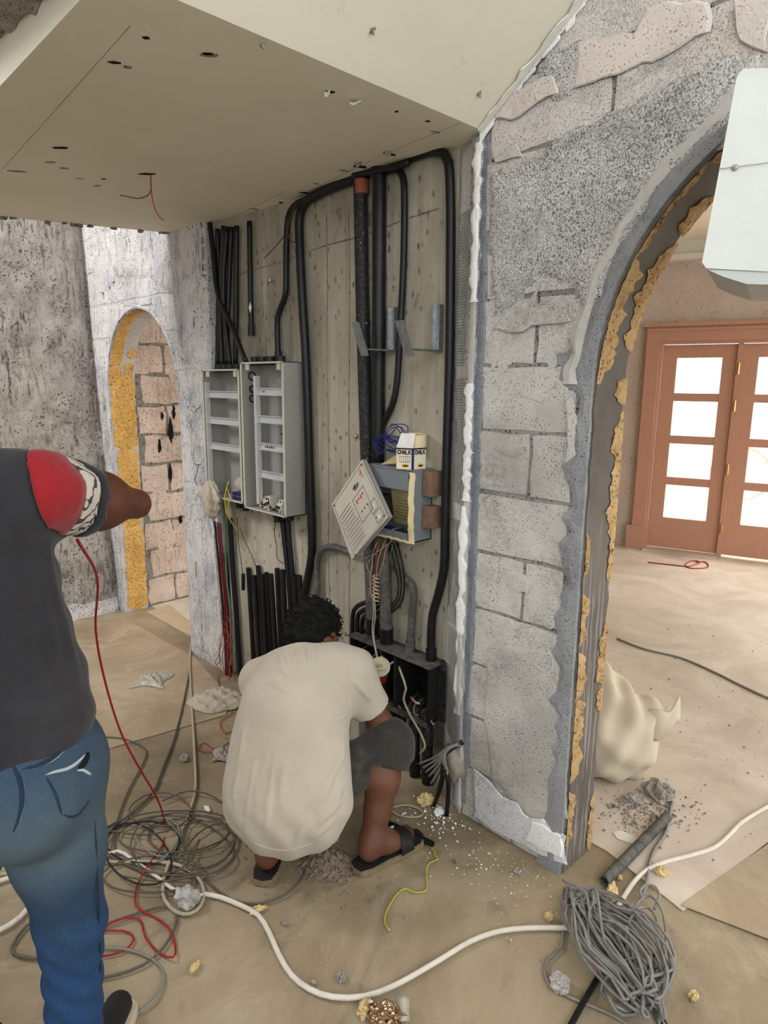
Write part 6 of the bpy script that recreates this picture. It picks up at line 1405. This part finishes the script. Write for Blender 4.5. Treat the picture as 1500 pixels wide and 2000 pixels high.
# jeans
J = SDF((-1.16, .86, .05), (-.42, 1.50, 1.08), .0080)
J.uni(J.ell((-.72, 1.12, .90), (.195, .148, .17)), .03); J.limb([hR, lerp(hR, kR, .5), kR, aR], [.108, .082, .062, .052], .035); J.limb([hL, lerp(hL, kL, .5), kL, aL], [.116, .096, .08, .07], .035)
J.uni(J.ell((-.638, 1.04, .87), (.095, .075, .10)), .04); J.uni(J.ell((-.80, 1.04, .87), (.095, .075, .10)), .04)
J.cut((0, 0, 1.02), (0, 0, 1)); J.cut((0, 0, .095), (0, 0, -1))
J.d += (.0035*np.sin(J.Z*75+J.X*40+2*np.sin(J.X*30))*np.clip((.62-J.Z)*5, 0, 1)).astype(np.float32)
jeans = obj('jeans', J.mesh(), 'denim_blue', st_root, smooth=True); jb = bvh_of(jeans)
fold([(20, 1470), (28, 1500), (37, 1520), (42, 1545), (42, 1570), (36, 1600), (26, 1625)], .0042, jeans, jb, 'denim_seam', 'seat_seam'); fold([(40, 1515), (46, 1540), (46, 1570), (40, 1600), (31, 1625)], .0014, jeans, jb, 'stitch', 'stitching')
fold([(40, 1503), (70, 1496), (100, 1482), (120, 1465), (135, 1450)], .0038, jeans, jb, 'denim_seam', 'yoke_seam'); fold([(40, 1508), (70, 1501), (102, 1487), (122, 1470), (138, 1452)], .0013, jeans, jb, 'stitch', 'stitching')
fold([(88, 1514), (108, 1507), (130, 1502), (150, 1490), (166, 1474)], .0034, jeans, jb, 'denim_worn', 'pocket_edge'); fold([(88, 1516), (97, 1530), (108, 1552), (116, 1576), (120, 1590)], .0030, jeans, jb, 'denim_seam', 'pocket_edge'); fold([(120, 1590), (136, 1595), (150, 1592), (165, 1575), (176, 1562)], .0030, jeans, jb, 'denim_seam', 'pocket_edge')
fold([(152, 1500), (160, 1495), (168, 1482), (172, 1470)], .006, jeans, jb, 'black_gap', 'pocket_tear'); fold([(150, 1505), (162, 1504), (172, 1510), (177, 1512)], .0032, jeans, jb, 'denim_worn', 'frayed_edge')
fold([(186, 1600), (190, 1700), (194, 1800), (196, 1880), (198, 1930)], .0022, jeans, jb, 'denim_seam', 'side_seam')
# shoes
for a_, lb in ((aR, 'black shoe with a pale sole edge, right foot'), (aL, None)):
    K = SDF((a_[0]-.09, a_[1]-.12, 0), (a_[0]+.09, a_[1]+.30, .16), .006)
    K.uni(K.cap((a_[0], a_[1]-.04, .055), (a_[0], a_[1]+.06, .06), .042, .044), .02); K.uni(K.cap((a_[0], a_[1]+.04, .06), (a_[0]+.01, a_[1]+.20, .045), .044, .034), .03); K.cut((0, 0, .026), (0, 0, -1))
    sh = obj('shoe', K.mesh(), 'shoe_black', st_root, label=lb, smooth=True)
    P = [(-.03, -.085), (-.044, -.04), (-.042, .06), (-.05, .15), (-.03, .235), (.015, .252), (.052, .22), (.056, .15), (.046, .06), (.046, -.04), (.03, -.085)]
    obj('shoe_sole', MB().prism([cc(a_[0]+x, a_[1]+y, .001) for x, y in P], (0, 0, .028)), 'shoe_sole', sh, bevel=.004)

# ================================================================== CABLES ON THE FLOOR
def fcable(px, r, label, mat, name='cable', cat='cable', closed=False, seg=6, lift=0.0, group=None, step=.03):
    P = [on_floor(p[0], p[1], r+lift+(p[2] if len(p) > 2 else 0)+.005) for p in px]
    return obj(name, MB().tube(spline(P, step, closed), r, seg, closed=closed), mat, None, label, cat, group, smooth=True)
fcable([(398, 1746), (430, 1752), (470, 1768), (505, 1788), (525, 1820), (545, 1865), (570, 1905), (605, 1932), (650, 1947), (710, 1946), (770, 1925), (850, 1880), (920, 1838), (980, 1818), (1050, 1812), (1130, 1812), (1180, 1800), (1210, 1765), (1240, 1720), (1265, 1698), (1300, 1683), (1350, 1670), (1395, 1655), (1425, 1630), (1450, 1605), (1500, 1575), (1560, 1545), (1640, 1520), (1760, 1512), (1900, 1480)], .0075, 'long white cable snaking across the foreground floor to the right edge', 'cable_white', seg=10)
fcable([(-30, 1712), (40, 1702), (110, 1688), (180, 1682), (230, 1684), (300, 1683), (350, 1690), (385, 1712), (398, 1740), (392, 1768), (372, 1784), (345, 1782), (322, 1758), (318, 1728), (328, 1690), (350, 1640), (372, 1580), (382, 1540), (380, 1470), (376, 1400), (372, 1330), (371, 1280), (378, 1230)], .006, 'dusty white cable rising from the floor loop toward the pale pier', 'cable_dusty_white', seg=8)
fcable([(-20, 1728), (20, 1714), (60, 1720), (70, 1750), (40, 1790), (0, 1816), (-30, 1822)], .0075, 'white cable loop at the left picture edge', 'cable_white', seg=8)
fcable([(75, 1775), (52, 1765), (50, 1740), (62, 1722), (90, 1708), (130, 1700), (190, 1678), (230, 1662), (260, 1680), (310, 1715), (345, 1740), (398, 1750)], .006, 'white cable running behind the jeans leg to the stone', 'cable_white', seg=8)
def tangle(cx, cy, rx, ry, n, seed):
    rn = random.Random(seed); f = [rn.uniform(.25, .6) for _ in range(3)]; p = [rn.uniform(0, 6) for _ in range(4)]
    return [(cx+.22*rx*math.sin(i*f[0]+p[0])+rx*(.86+.2*math.sin(i*f[1]+p[1]))*math.cos(2*math.pi*i/8.4+p[3])+rn.uniform(-3, 3), cy+.25*ry*math.sin(i*f[2]+p[2])+ry*(.86+.22*math.cos(i*f[0]+p[1]))*math.sin(2*math.pi*i/8.4+p[3])+rn.uniform(-2, 2), .004+.012*rn.random()) for i in range(n)]
fcable([(175, 1438), (235, 1442), (275, 1456), (286, 1472), (272, 1505), (248, 1550), (230, 1600), (222, 1640), (228, 1668), (250, 1688), (300, 1712), (330, 1700), (320, 1668), (290, 1640), (300, 1610), (340, 1600)], .0035, 'thin grey-brown cable wandering from the sheet edge into the tangle', 'cable_darkgrey')
fcable([(372, 1300), (365, 1340), (352, 1400), (336, 1455), (318, 1500), (300, 1545), (262, 1585), (220, 1612), (180, 1632)], .005, 'dark cable running along the floor toward the standing man', 'cable_darkgrey')
labs = ['largest grey loop of the cable tangle between the two men', 'grey loop of the tangle nearest the white shirt', 'flattened loop at the top of the cable tangle', 'dark loop low in the cable tangle', 'pale loop near the middle of the cable tangle', 'thin outermost loop of the cable tangle', 'dark figure-eight strand in the cable tangle']
for i, (cx, cy, rx, ry, n) in enumerate(((330, 1640, 112, 62, 20), (405, 1655, 66, 54, 14), (300, 1590, 105, 34, 12), (300, 1700, 104, 40, 13), (310, 1640, 52, 48, 14), (350, 1625, 120, 70, 15), (275, 1660, 84, 56, 17))):
    fcable(tangle(cx, cy, rx, ry, n, i+5), .0032 if i != 4 else .0028, labs[i], ('cable_darkgrey', 'cable_darkgrey', 'wire_brown', 'cable_darkgrey', 'cable_grey', 'cable_darkgrey', 'wire_black')[i] if i != 2 else 'cable_darkgrey', group='cable tangle on the floor', seg=5)
fcable([(190, 1812), (250, 1790), (330, 1770), (345, 1800), (320, 1850), (280, 1885), (225, 1905), (195, 1910)], .004, 'grey cable curving beside the jeans leg', 'cable_darkgrey')
fcable([(190, 1850), (250, 1855), (300, 1875), (320, 1905), (305, 1950), (260, 1985), (220, 2010)], .0038, 'grey cable arc behind the shoe at the bottom', 'cable_grey')
fcable([(85, 1785), (50, 1810), (22, 1852), (40, 1868), (90, 1872), (110, 1862)], .0045, 'dark grey cable loop left of the jeans leg', 'cable_darkgrey')
fcable([(-20, 1680), (30, 1668), (80, 1658), (120, 1655)], .0045, 'dark cable entering from the left picture edge', 'cable_darkgrey')
fcable([(470, 1600), (545, 1610), (590, 1640), (600, 1680), (588, 1720), (550, 1752), (500, 1766), (455, 1758), (420, 1735), (400, 1715)], .0036, 'thin cable looping round the left foot of the squatting man', 'cable_darkgrey')
# red wire from the standing man's hand, over the floor
A0 = V3(lerp(sR, eR, .38))-UP*.080; fl0 = on_floor(322, 1610, .006)
px = [(190, 1130), (187, 1230), (205, 1330), (236, 1430), (272, 1500), (308, 1562)]
P = [A0]+[at_dep(u, v, 1.36+(2.13-1.36)*((i+1)/7)**1.0) for i, (u, v) in enumerate(px)]+[fl0]+[on_floor(u, v, .006+.01*(k % 2)) for k, (u, v) in enumerate([(318, 1650), (290, 1690), (268, 1730), (266, 1770), (300, 1790), (330, 1812), (343, 1850), (338, 1870), (312, 1862), (285, 1832), (272, 1795), (235, 1795), (200, 1812)])]
obj('red_wire', MB().tube(spline(P, .03), .0032, 6), 'wire_red', None, 'red wire hanging from the standing man, trailing across the cable tangle', 'wire', smooth=True)
fcable([(198, 1818), (240, 1818), (260, 1828), (256, 1845), (235, 1860), (200, 1868)], .003, 'red wire loop beside the jeans leg', 'wire_red')
fcable([(385, 1462), (400, 1450), (415, 1462), (440, 1455), (452, 1448), (445, 1470), (420, 1468), (400, 1470), (385, 1462)], .0022, 'small red wire loop left of the white shirt', 'wire_red')
fcable([(425, 1318), (430, 1350), (440, 1380), (455, 1392), (430, 1410), (440, 1432), (462, 1425)], .0022, 'dark orange wire trailing from the corner onto the floor', 'wire_orange')
fcable([(500, 1500), (480, 1540), (470, 1580)], .002, 'thin strand on the floor under the shirt edge', 'cable_darkgrey')
# right side
fcable([(1318, 1545), (1310, 1580), (1306, 1610), (1296, 1635), (1278, 1660), (1268, 1690), (1262, 1730), (1250, 1760)], .006, 'grey cable along the dark pipe to the coil', 'cable_grey', lift=.002)
a, b = on_floor(1180, 1722, .024), on_floor(1302, 1596, .024)
m = MB().hollow(a, b, .0185, .0145, 16); obj('conduit_offcut', m, 'conduit_grey', None, 'grey-black pipe offcut lying in the right archway, open end toward us', 'pipe')
obj('hose', MB().tube(spline([on_floor(1205, 1838, .012), on_floor(1170, 1905, .012), on_floor(1135, 1965, .012), on_floor(1100, 2030, .012)], .05), .008, 8), 'conduit_black', None, 'black hose running out under the coil to the bottom edge', 'hose', smooth=True)
fcable([(1205, 1247), (1260, 1268), (1330, 1285), (1400, 1315), (1450, 1340), (1520, 1370), (1640, 1400), (1800, 1410)], .006, 'thin grey cable crossing the floor of the far room', 'cable_grey')
fcable([(1265, 1098), (1310, 1103), (1345, 1106), (1368, 1098), (1352, 1095), (1338, 1104), (1352, 1110), (1382, 1108), (1378, 1098), (1358, 1098)], .005, 'red wire squiggle on the floor before the doors', 'wire_red')
o_ = obj('conduit_offcut', MB().hollow(on_floor(752, 1604, .016), on_floor(846, 1649, .016), .010, .0075, 12), 'conduit_black', None, 'thin black pipe on the floor beside the black slide, green wire in its end', 'pipe')
fcable([(840, 1653), (848, 1662), (850, 1672), (856, 1678), (838, 1686), (832, 1705), (834, 1732), (826, 1742), (806, 1742), (792, 1735), (776, 1745), (762, 1766), (752, 1788), (752, 1805), (762, 1818)], .0026, 'yellow-green wire curling out of the thin pipe on the floor', 'wire_yellow')
fcable([(765, 1578), (790, 1572), (815, 1578), (826, 1590), (812, 1596), (785, 1594), (770, 1588), (765, 1578)], .004, 'cream cable loop on the floor under the trunking box', 'cable_dusty_white')
# hank of grey cable
m = MB(); rn = random.Random(4)
SPN = [(1135, 1752), (1160, 1790), (1195, 1830), (1235, 1880), (1262, 1930), (1275, 1965)]
P = []
for k in range(26):
    side = rn.uniform(8, 60); z0 = rn.uniform(.005, .075); s0 = rn.uniform(-30, 45); e0 = rn.uniform(-75, 22); sh_ = rn.uniform(-26, 26)
    up = [(u+rn.uniform(-12, 12)+sh_-side*.7*math.sin(math.pi*i/5), v+rn.uniform(-9, 9)-sh_*.6+side*.42*math.sin(math.pi*i/5)) for i, (u, v) in enumerate(SPN)]
    dn = [(u+rn.uniform(-12, 12)+sh_+side*math.sin(math.pi*i/5), v+rn.uniform(-9, 9)-sh_*.6-side*.6*math.sin(math.pi*i/5)) for i, (u, v) in enumerate(SPN)][::-1]
    seq = [(1118+s0+rn.uniform(-14, 14), 1742+s0*.7+rn.uniform(-8, 8))]+up[:6 if e0 > -40 else 5]+[(1278+e0*.5+sh_, 1984+e0)]+dn[0 if e0 > -40 else 1:]
    for i, (u, v) in enumerate(seq): P.append(on_floor(u, v, .012+z0*math.sin(math.pi*min(1, (i+1)/len(seq)))**.5+rn.uniform(0, .025)))
for k in range(46):
    t = k*.72; P.append(on_floor(1235+(42+16*math.sin(k*.37))*math.cos(t)+rn.uniform(-6, 6), 1925+(44+12*math.cos(k*.29))*math.sin(t)+rn.uniform(-6, 6), .02+.06*rn.random()))
for k in range(22):
    t = k*.8; P.append(on_floor(1262+(30+10*math.sin(k*.5))*math.cos(t), 1830+(70+16*math.cos(k*.4))*math.sin(t), .02+.05*rn.random()))
obj('cable_coil', m.tube(spline(P, .035), .0042, 6), 'cable_coil', None, 'untidy hank of grey cable lying on the floor at lower right', 'cable coil', smooth=True)
fcable([(1110, 1752), (1098, 1765), (1100, 1810), (1096, 1850), (1070, 1875), (1063, 1900), (1075, 1925), (1095, 1938), (1130, 1955), (1180, 1975), (1225, 2000), (1250, 2030)], .0042, 'single grey strand leaving the hank past the pitted stone', 'cable_coil')
fcable([(1255, 1755), (1250, 1740), (1262, 1728), (1280, 1732), (1288, 1750), (1278, 1775)], .0042, 'upright grey loop at the top of the hank', 'cable_coil', lift=.03)

# ================================================================== DEBRIS
def stone(u, v, r, label, mat='rubble', sq=(1, .8, .7), seed=0, name='stone', cat='stone', rough=.3, group=None):
    c = on_floor(u, v, .004+r*sq[2]*.8); return obj(name, blob(c, r, sq, rough, 3, seed, seed), mat, None, label, cat, group)
stone(366, 1752, .040, 'grey stone chunk lying inside the white cable loop', 'block_grey', (1.0, .8, .8), 3, rough=.4)
stone(1094, 1920, .026, 'round pitted grey stone beside the hank of cable', 'block_stipple', (1, 1, .9), 5)
stone(1195, 1743, .028, 'ridged lump of pale foam at the open pipe end', 'foam_pale', (1.5, .6, .6), 2, 'foam_lump', 'foam', .35)
stone(1292, 1702, .017, 'pale foam lump right of the white cable', 'foam_pale', (1.2, .8, .8), 7, 'foam_lump', 'foam', .4)
stone(1210, 1712, .011, 'small foam crumb beside the dark pipe', 'foam_pale', (1, .8, .8), 9, 'foam_lump', 'foam', .4)
stone(1355, 1945, .014, 'pale foam crumb right of the hank near the bottom', 'foam_pale', (1, .8, .8), 11, 'foam_lump', 'foam', .4)
stone(1072, 1790, .016, 'tan foam crumb left of the hank above the white cable', 'foam_pale', (.7, .8, .9), 12, 'foam_lump', 'foam', .4)
stone(380, 1888, .017, 'tan foam stick on the floor right of the jeans leg', 'foam_pale', (.6, 1.3, .5), 13, 'foam_lump', 'foam', .2)
stone(505, 1777, .018, 'tan foam stick against the white cable', 'foam_pale', (1.6, .4, .4), 14, 'foam_lump', 'foam', .2)
stone(667, 1908, .013, 'small grey stone above the bend of the white cable', 'rubble', (1.2, .9, .7), 15)
stone(612, 1918, .007, 'tiny grey stone left of the cable bend', 'rubble', (1, .9, .7), 16)
stone(555, 1802, .009, 'dark crumb below the left slide', 'mortar_brown', (1, .9, .7), 17)
stone(890, 1681, .008, 'dark pebble beyond the green wire end', 'mortar_brown', (1, .9, .7), 18)
stone(1010, 1702, .010, 'small pebble near the foot of the right pier', 'rubble', (1.4, .8, .6), 19)
stone(360, 1480, .018, 'crumpled grey lump beside the rising cable', 'rubble', (1, .9, .8), 20, rough=.5)
stone(712, 1968, .020, 'tan foam chunk at the bottom beside the crumpled foil', 'foam_pale', (1.4, .8, .7), 21, 'foam_lump', 'foam', .4)
f = stone(755, 1985, .045, 'crumpled shiny foil bag at the bottom edge', 'foil', (1.0, .8, .7), 22, 'foil_bag', 'litter', .55)
stone(440, 1560, .02, 'pale plaster chip in the cable tangle', 'foam_pale', (1.5, .5, .3), 23, 'plaster_piece', 'debris', .4)
stone(655, 1637, .016, 'flat pale chip behind the squatting man', 'plaster_white', (1.6, .7, .25), 24, 'plaster_piece', 'debris', .3)
stone(405, 1580, .015, 'pale plaster fragment above the cable tangle', 'plaster_white', (1.5, .6, .4), 25, 'plaster_piece', 'debris', .4)
stone(832, 1562, .03, 'broken tan plaster lump under the thick pipes', 'foam_pale', (1, .8, .7), 26, 'plaster_piece', 'debris', .5)
stone(858, 1585, .02, 'white plaster crumbs heap at the pipe foot', 'plaster_white', (1.2, .8, .5), 27, 'plaster_piece', 'debris', .5)
obj('plaster_piece', MB().prism([on_floor(490, 1775, .012), on_floor(508, 1768, .012), on_floor(512, 1774, .012)], (0, 0, .004)), 'foam_pale', None, 'thin tan sliver by the cable and left slide', 'debris')
obj('paper_scrap', MB().prism([on_floor(1197, 1626, .007), on_floor(1212, 1622, .009), on_floor(1250, 1640, .007), on_floor(1243, 1652, .007), on_floor(1205, 1638, .007)], (0, 0, .002)), 'paper_white', None, 'white paper scrap on the floor inside the right archway', 'paper')
obj('foil_wing', MB().grid(lambda u, v: on_floor(772+28*u, 1945+50*v, .012+.03*math.sin(u*3)+.006*math.sin(v*9)), 5, 6, (0, 0, .0015)), 'clear_plastic', None, 'torn translucent plastic wing beside the foil bag', 'litter', smooth=True)
# rubble heap under the squatting man and grit scattered everywhere
def grit(label, cx, cy, rx, ry, n, r0, r1, mat, name='grit', cat='grit'):
    m = MB(); rn = random.Random(int(cx+cy)); 
    for i in range(n):
        u, v = rn.gauss(cx, rx), rn.gauss(cy, ry); r = rn.uniform(r0, r1)*rn.choice((.5, .7, 1)); p = on_floor(u, v, .005+r*.4)
        if p.y > -.04 and p.x < AX0+.02 and p.y < TH+.02: continue
        k = [Vector((rn.uniform(.6, 1)*x, rn.uniform(.6, 1)*y, rn.uniform(.5, .9)*z))*r+p for x, y, z in ((1, 0, 0), (-1, 0, 0), (0, 1, 0), (0, -1, 0), (0, 0, 1), (0, 0, -1))]
        m.add(k, [(0, 2, 4), (2, 1, 4), (1, 3, 4), (3, 0, 4), (2, 0, 5), (1, 2, 5), (3, 1, 5), (0, 3, 5)])
    return obj(name, m, mat, None, label, cat, kind='stuff')
hp = MB(); c0_ = on_floor(640, 1690); 
hp.grid(lambda u, v: c0_+RH*((u-.5)*.28)+FH*((v-.5)*.22)+UP*(-.006+.050*math.exp(-(((u-.5)*3.8)**2+((v-.5)*3.8)**2))*(1+.5*vnoise(u*16, v*17))), 26, 22); obj('rubble_heap', hp, 'heap_brown', None, 'small heap of brown rubble under the squatting man', 'rubble', kind='stuff')
grit('loose crumbs around the rubble heap between the slides', 640, 1710, 55, 35, 260, .002, .007, 'heap_brown')
grit('fine white crumbs at the foot of the thick pipes', 860, 1600, 35, 18, 120, .002, .009, 'plaster_white')
grit('pale foam crumbs scattered before the right pier', 1060, 1760, 60, 50, 110, .002, .006, 'foam_pale')
grit('grey crumbs scattered over the cable tangle', 420, 1600, 90, 80, 200, .002, .008, 'rubble')
grit('sparse grey crumbs over the foreground floor', 700, 1830, 260, 90, 160, .0015, .005, 'rubble')
grit('dark gravel spilled in front of the sack', 1260, 1585, 45, 22, 420, .002, .010, 'mortar_brown')
grit('crumbs scattered over the far room floor', 1350, 1400, 110, 130, 160, .002, .008, 'mortar_brown')
grit('crumbs along the foot of the pier', 960, 1680, 70, 30, 120, .0015, .006, 'plaster_white')
grit('crumbs on the floor behind the tangle', 380, 1430, 70, 60, 120, .002, .007, 'rubble')
# sack behind the right pier, plastic sheets, rag on the floor
S = SDF((.70, 2.20, 0), (1.28, 3.0, .50), .010)
S.uni(S.ell((.95, 2.62, .15), (.21, .23, .20)), .05); S.uni(S.ell((.90, 2.72, .30), (.14, .14, .13)), .08); S.uni(S.ell((1.10, 2.60, .24), (.10, .07, .05)), .06); S.cut((0, 0, .006), (0, 0, -1))
S.d += (.012*np.sin(S.X*28+S.Z*24)*np.sin(S.Z*18-S.Y*22)+.008*np.sin(S.X*52-S.Z*36)).astype(np.float32)
sack = thing('rubble_sack', 'pale woven sack slumped behind the right pier', 'sack', cc(.95, 2.62, 0)); obj('sack_body', S.mesh(), 'sack_cloth', sack, smooth=True)
e0 = cc(1.08, 2.55, .27); obj('sack_mouth', MB().grid(lambda u, v: e0+RH*(.16*u)+UP*(.05*u-.09*v+.02*math.sin(u*7+v*3))-FH*(.04*math.sin(u*4)+.03*v), 10, 6, FH*.004), 'sack_cloth', sack, smooth=True)
stone(1285, 1545, .05, 'dusty rubble lump at the foot of the sack', 'rubble', (1.1, .8, .7), 31, rough=.5); stone(1240, 1560, .03, 'second smaller rubble lump left of the sack foot', 'rubble', (1.3, .8, .6), 32, rough=.5); stone(1298, 1600-60, .025, 'grey stone right of the sack foot', 'mortar', (1, .8, .8), 33, rough=.4)
def crumple(label, u, v, w, d, h, mat, seed, name, cat):
    c = on_floor(u, v); return obj(name, MB().grid(lambda a, b: c+RH*((a-.5)*w*(1+.2*math.sin(b*7+seed)))+FH*((b-.5)*d*(1+.2*math.sin(a*6+seed)))+UP*(.008+h*max(0, (.55+.45*vnoise(a*9+seed, b*9, 0, seed)))*math.sin(math.pi*min(1, max(0, a)))**.6*math.sin(math.pi*b)**.6), 22, 18, UP*.0015), mat, None, label, cat, smooth=True)
crumple('thin clear plastic film lying on the sheet behind the tangle', 298, 1332, .16, .16, .05, 'clear_plastic', 2, 'plastic_film', 'plastic')
crumple('crumpled beige cloth on the floor at the concrete corner', 425, 1372, .26, .22, .07, 'rag', 5, 'floor_cloth', 'cloth')
crumple('brown crumpled paper beside the red wire loop', 440, 1478, .10, .10, .05, 'rubble', 9, 'crumpled_paper', 'paper')
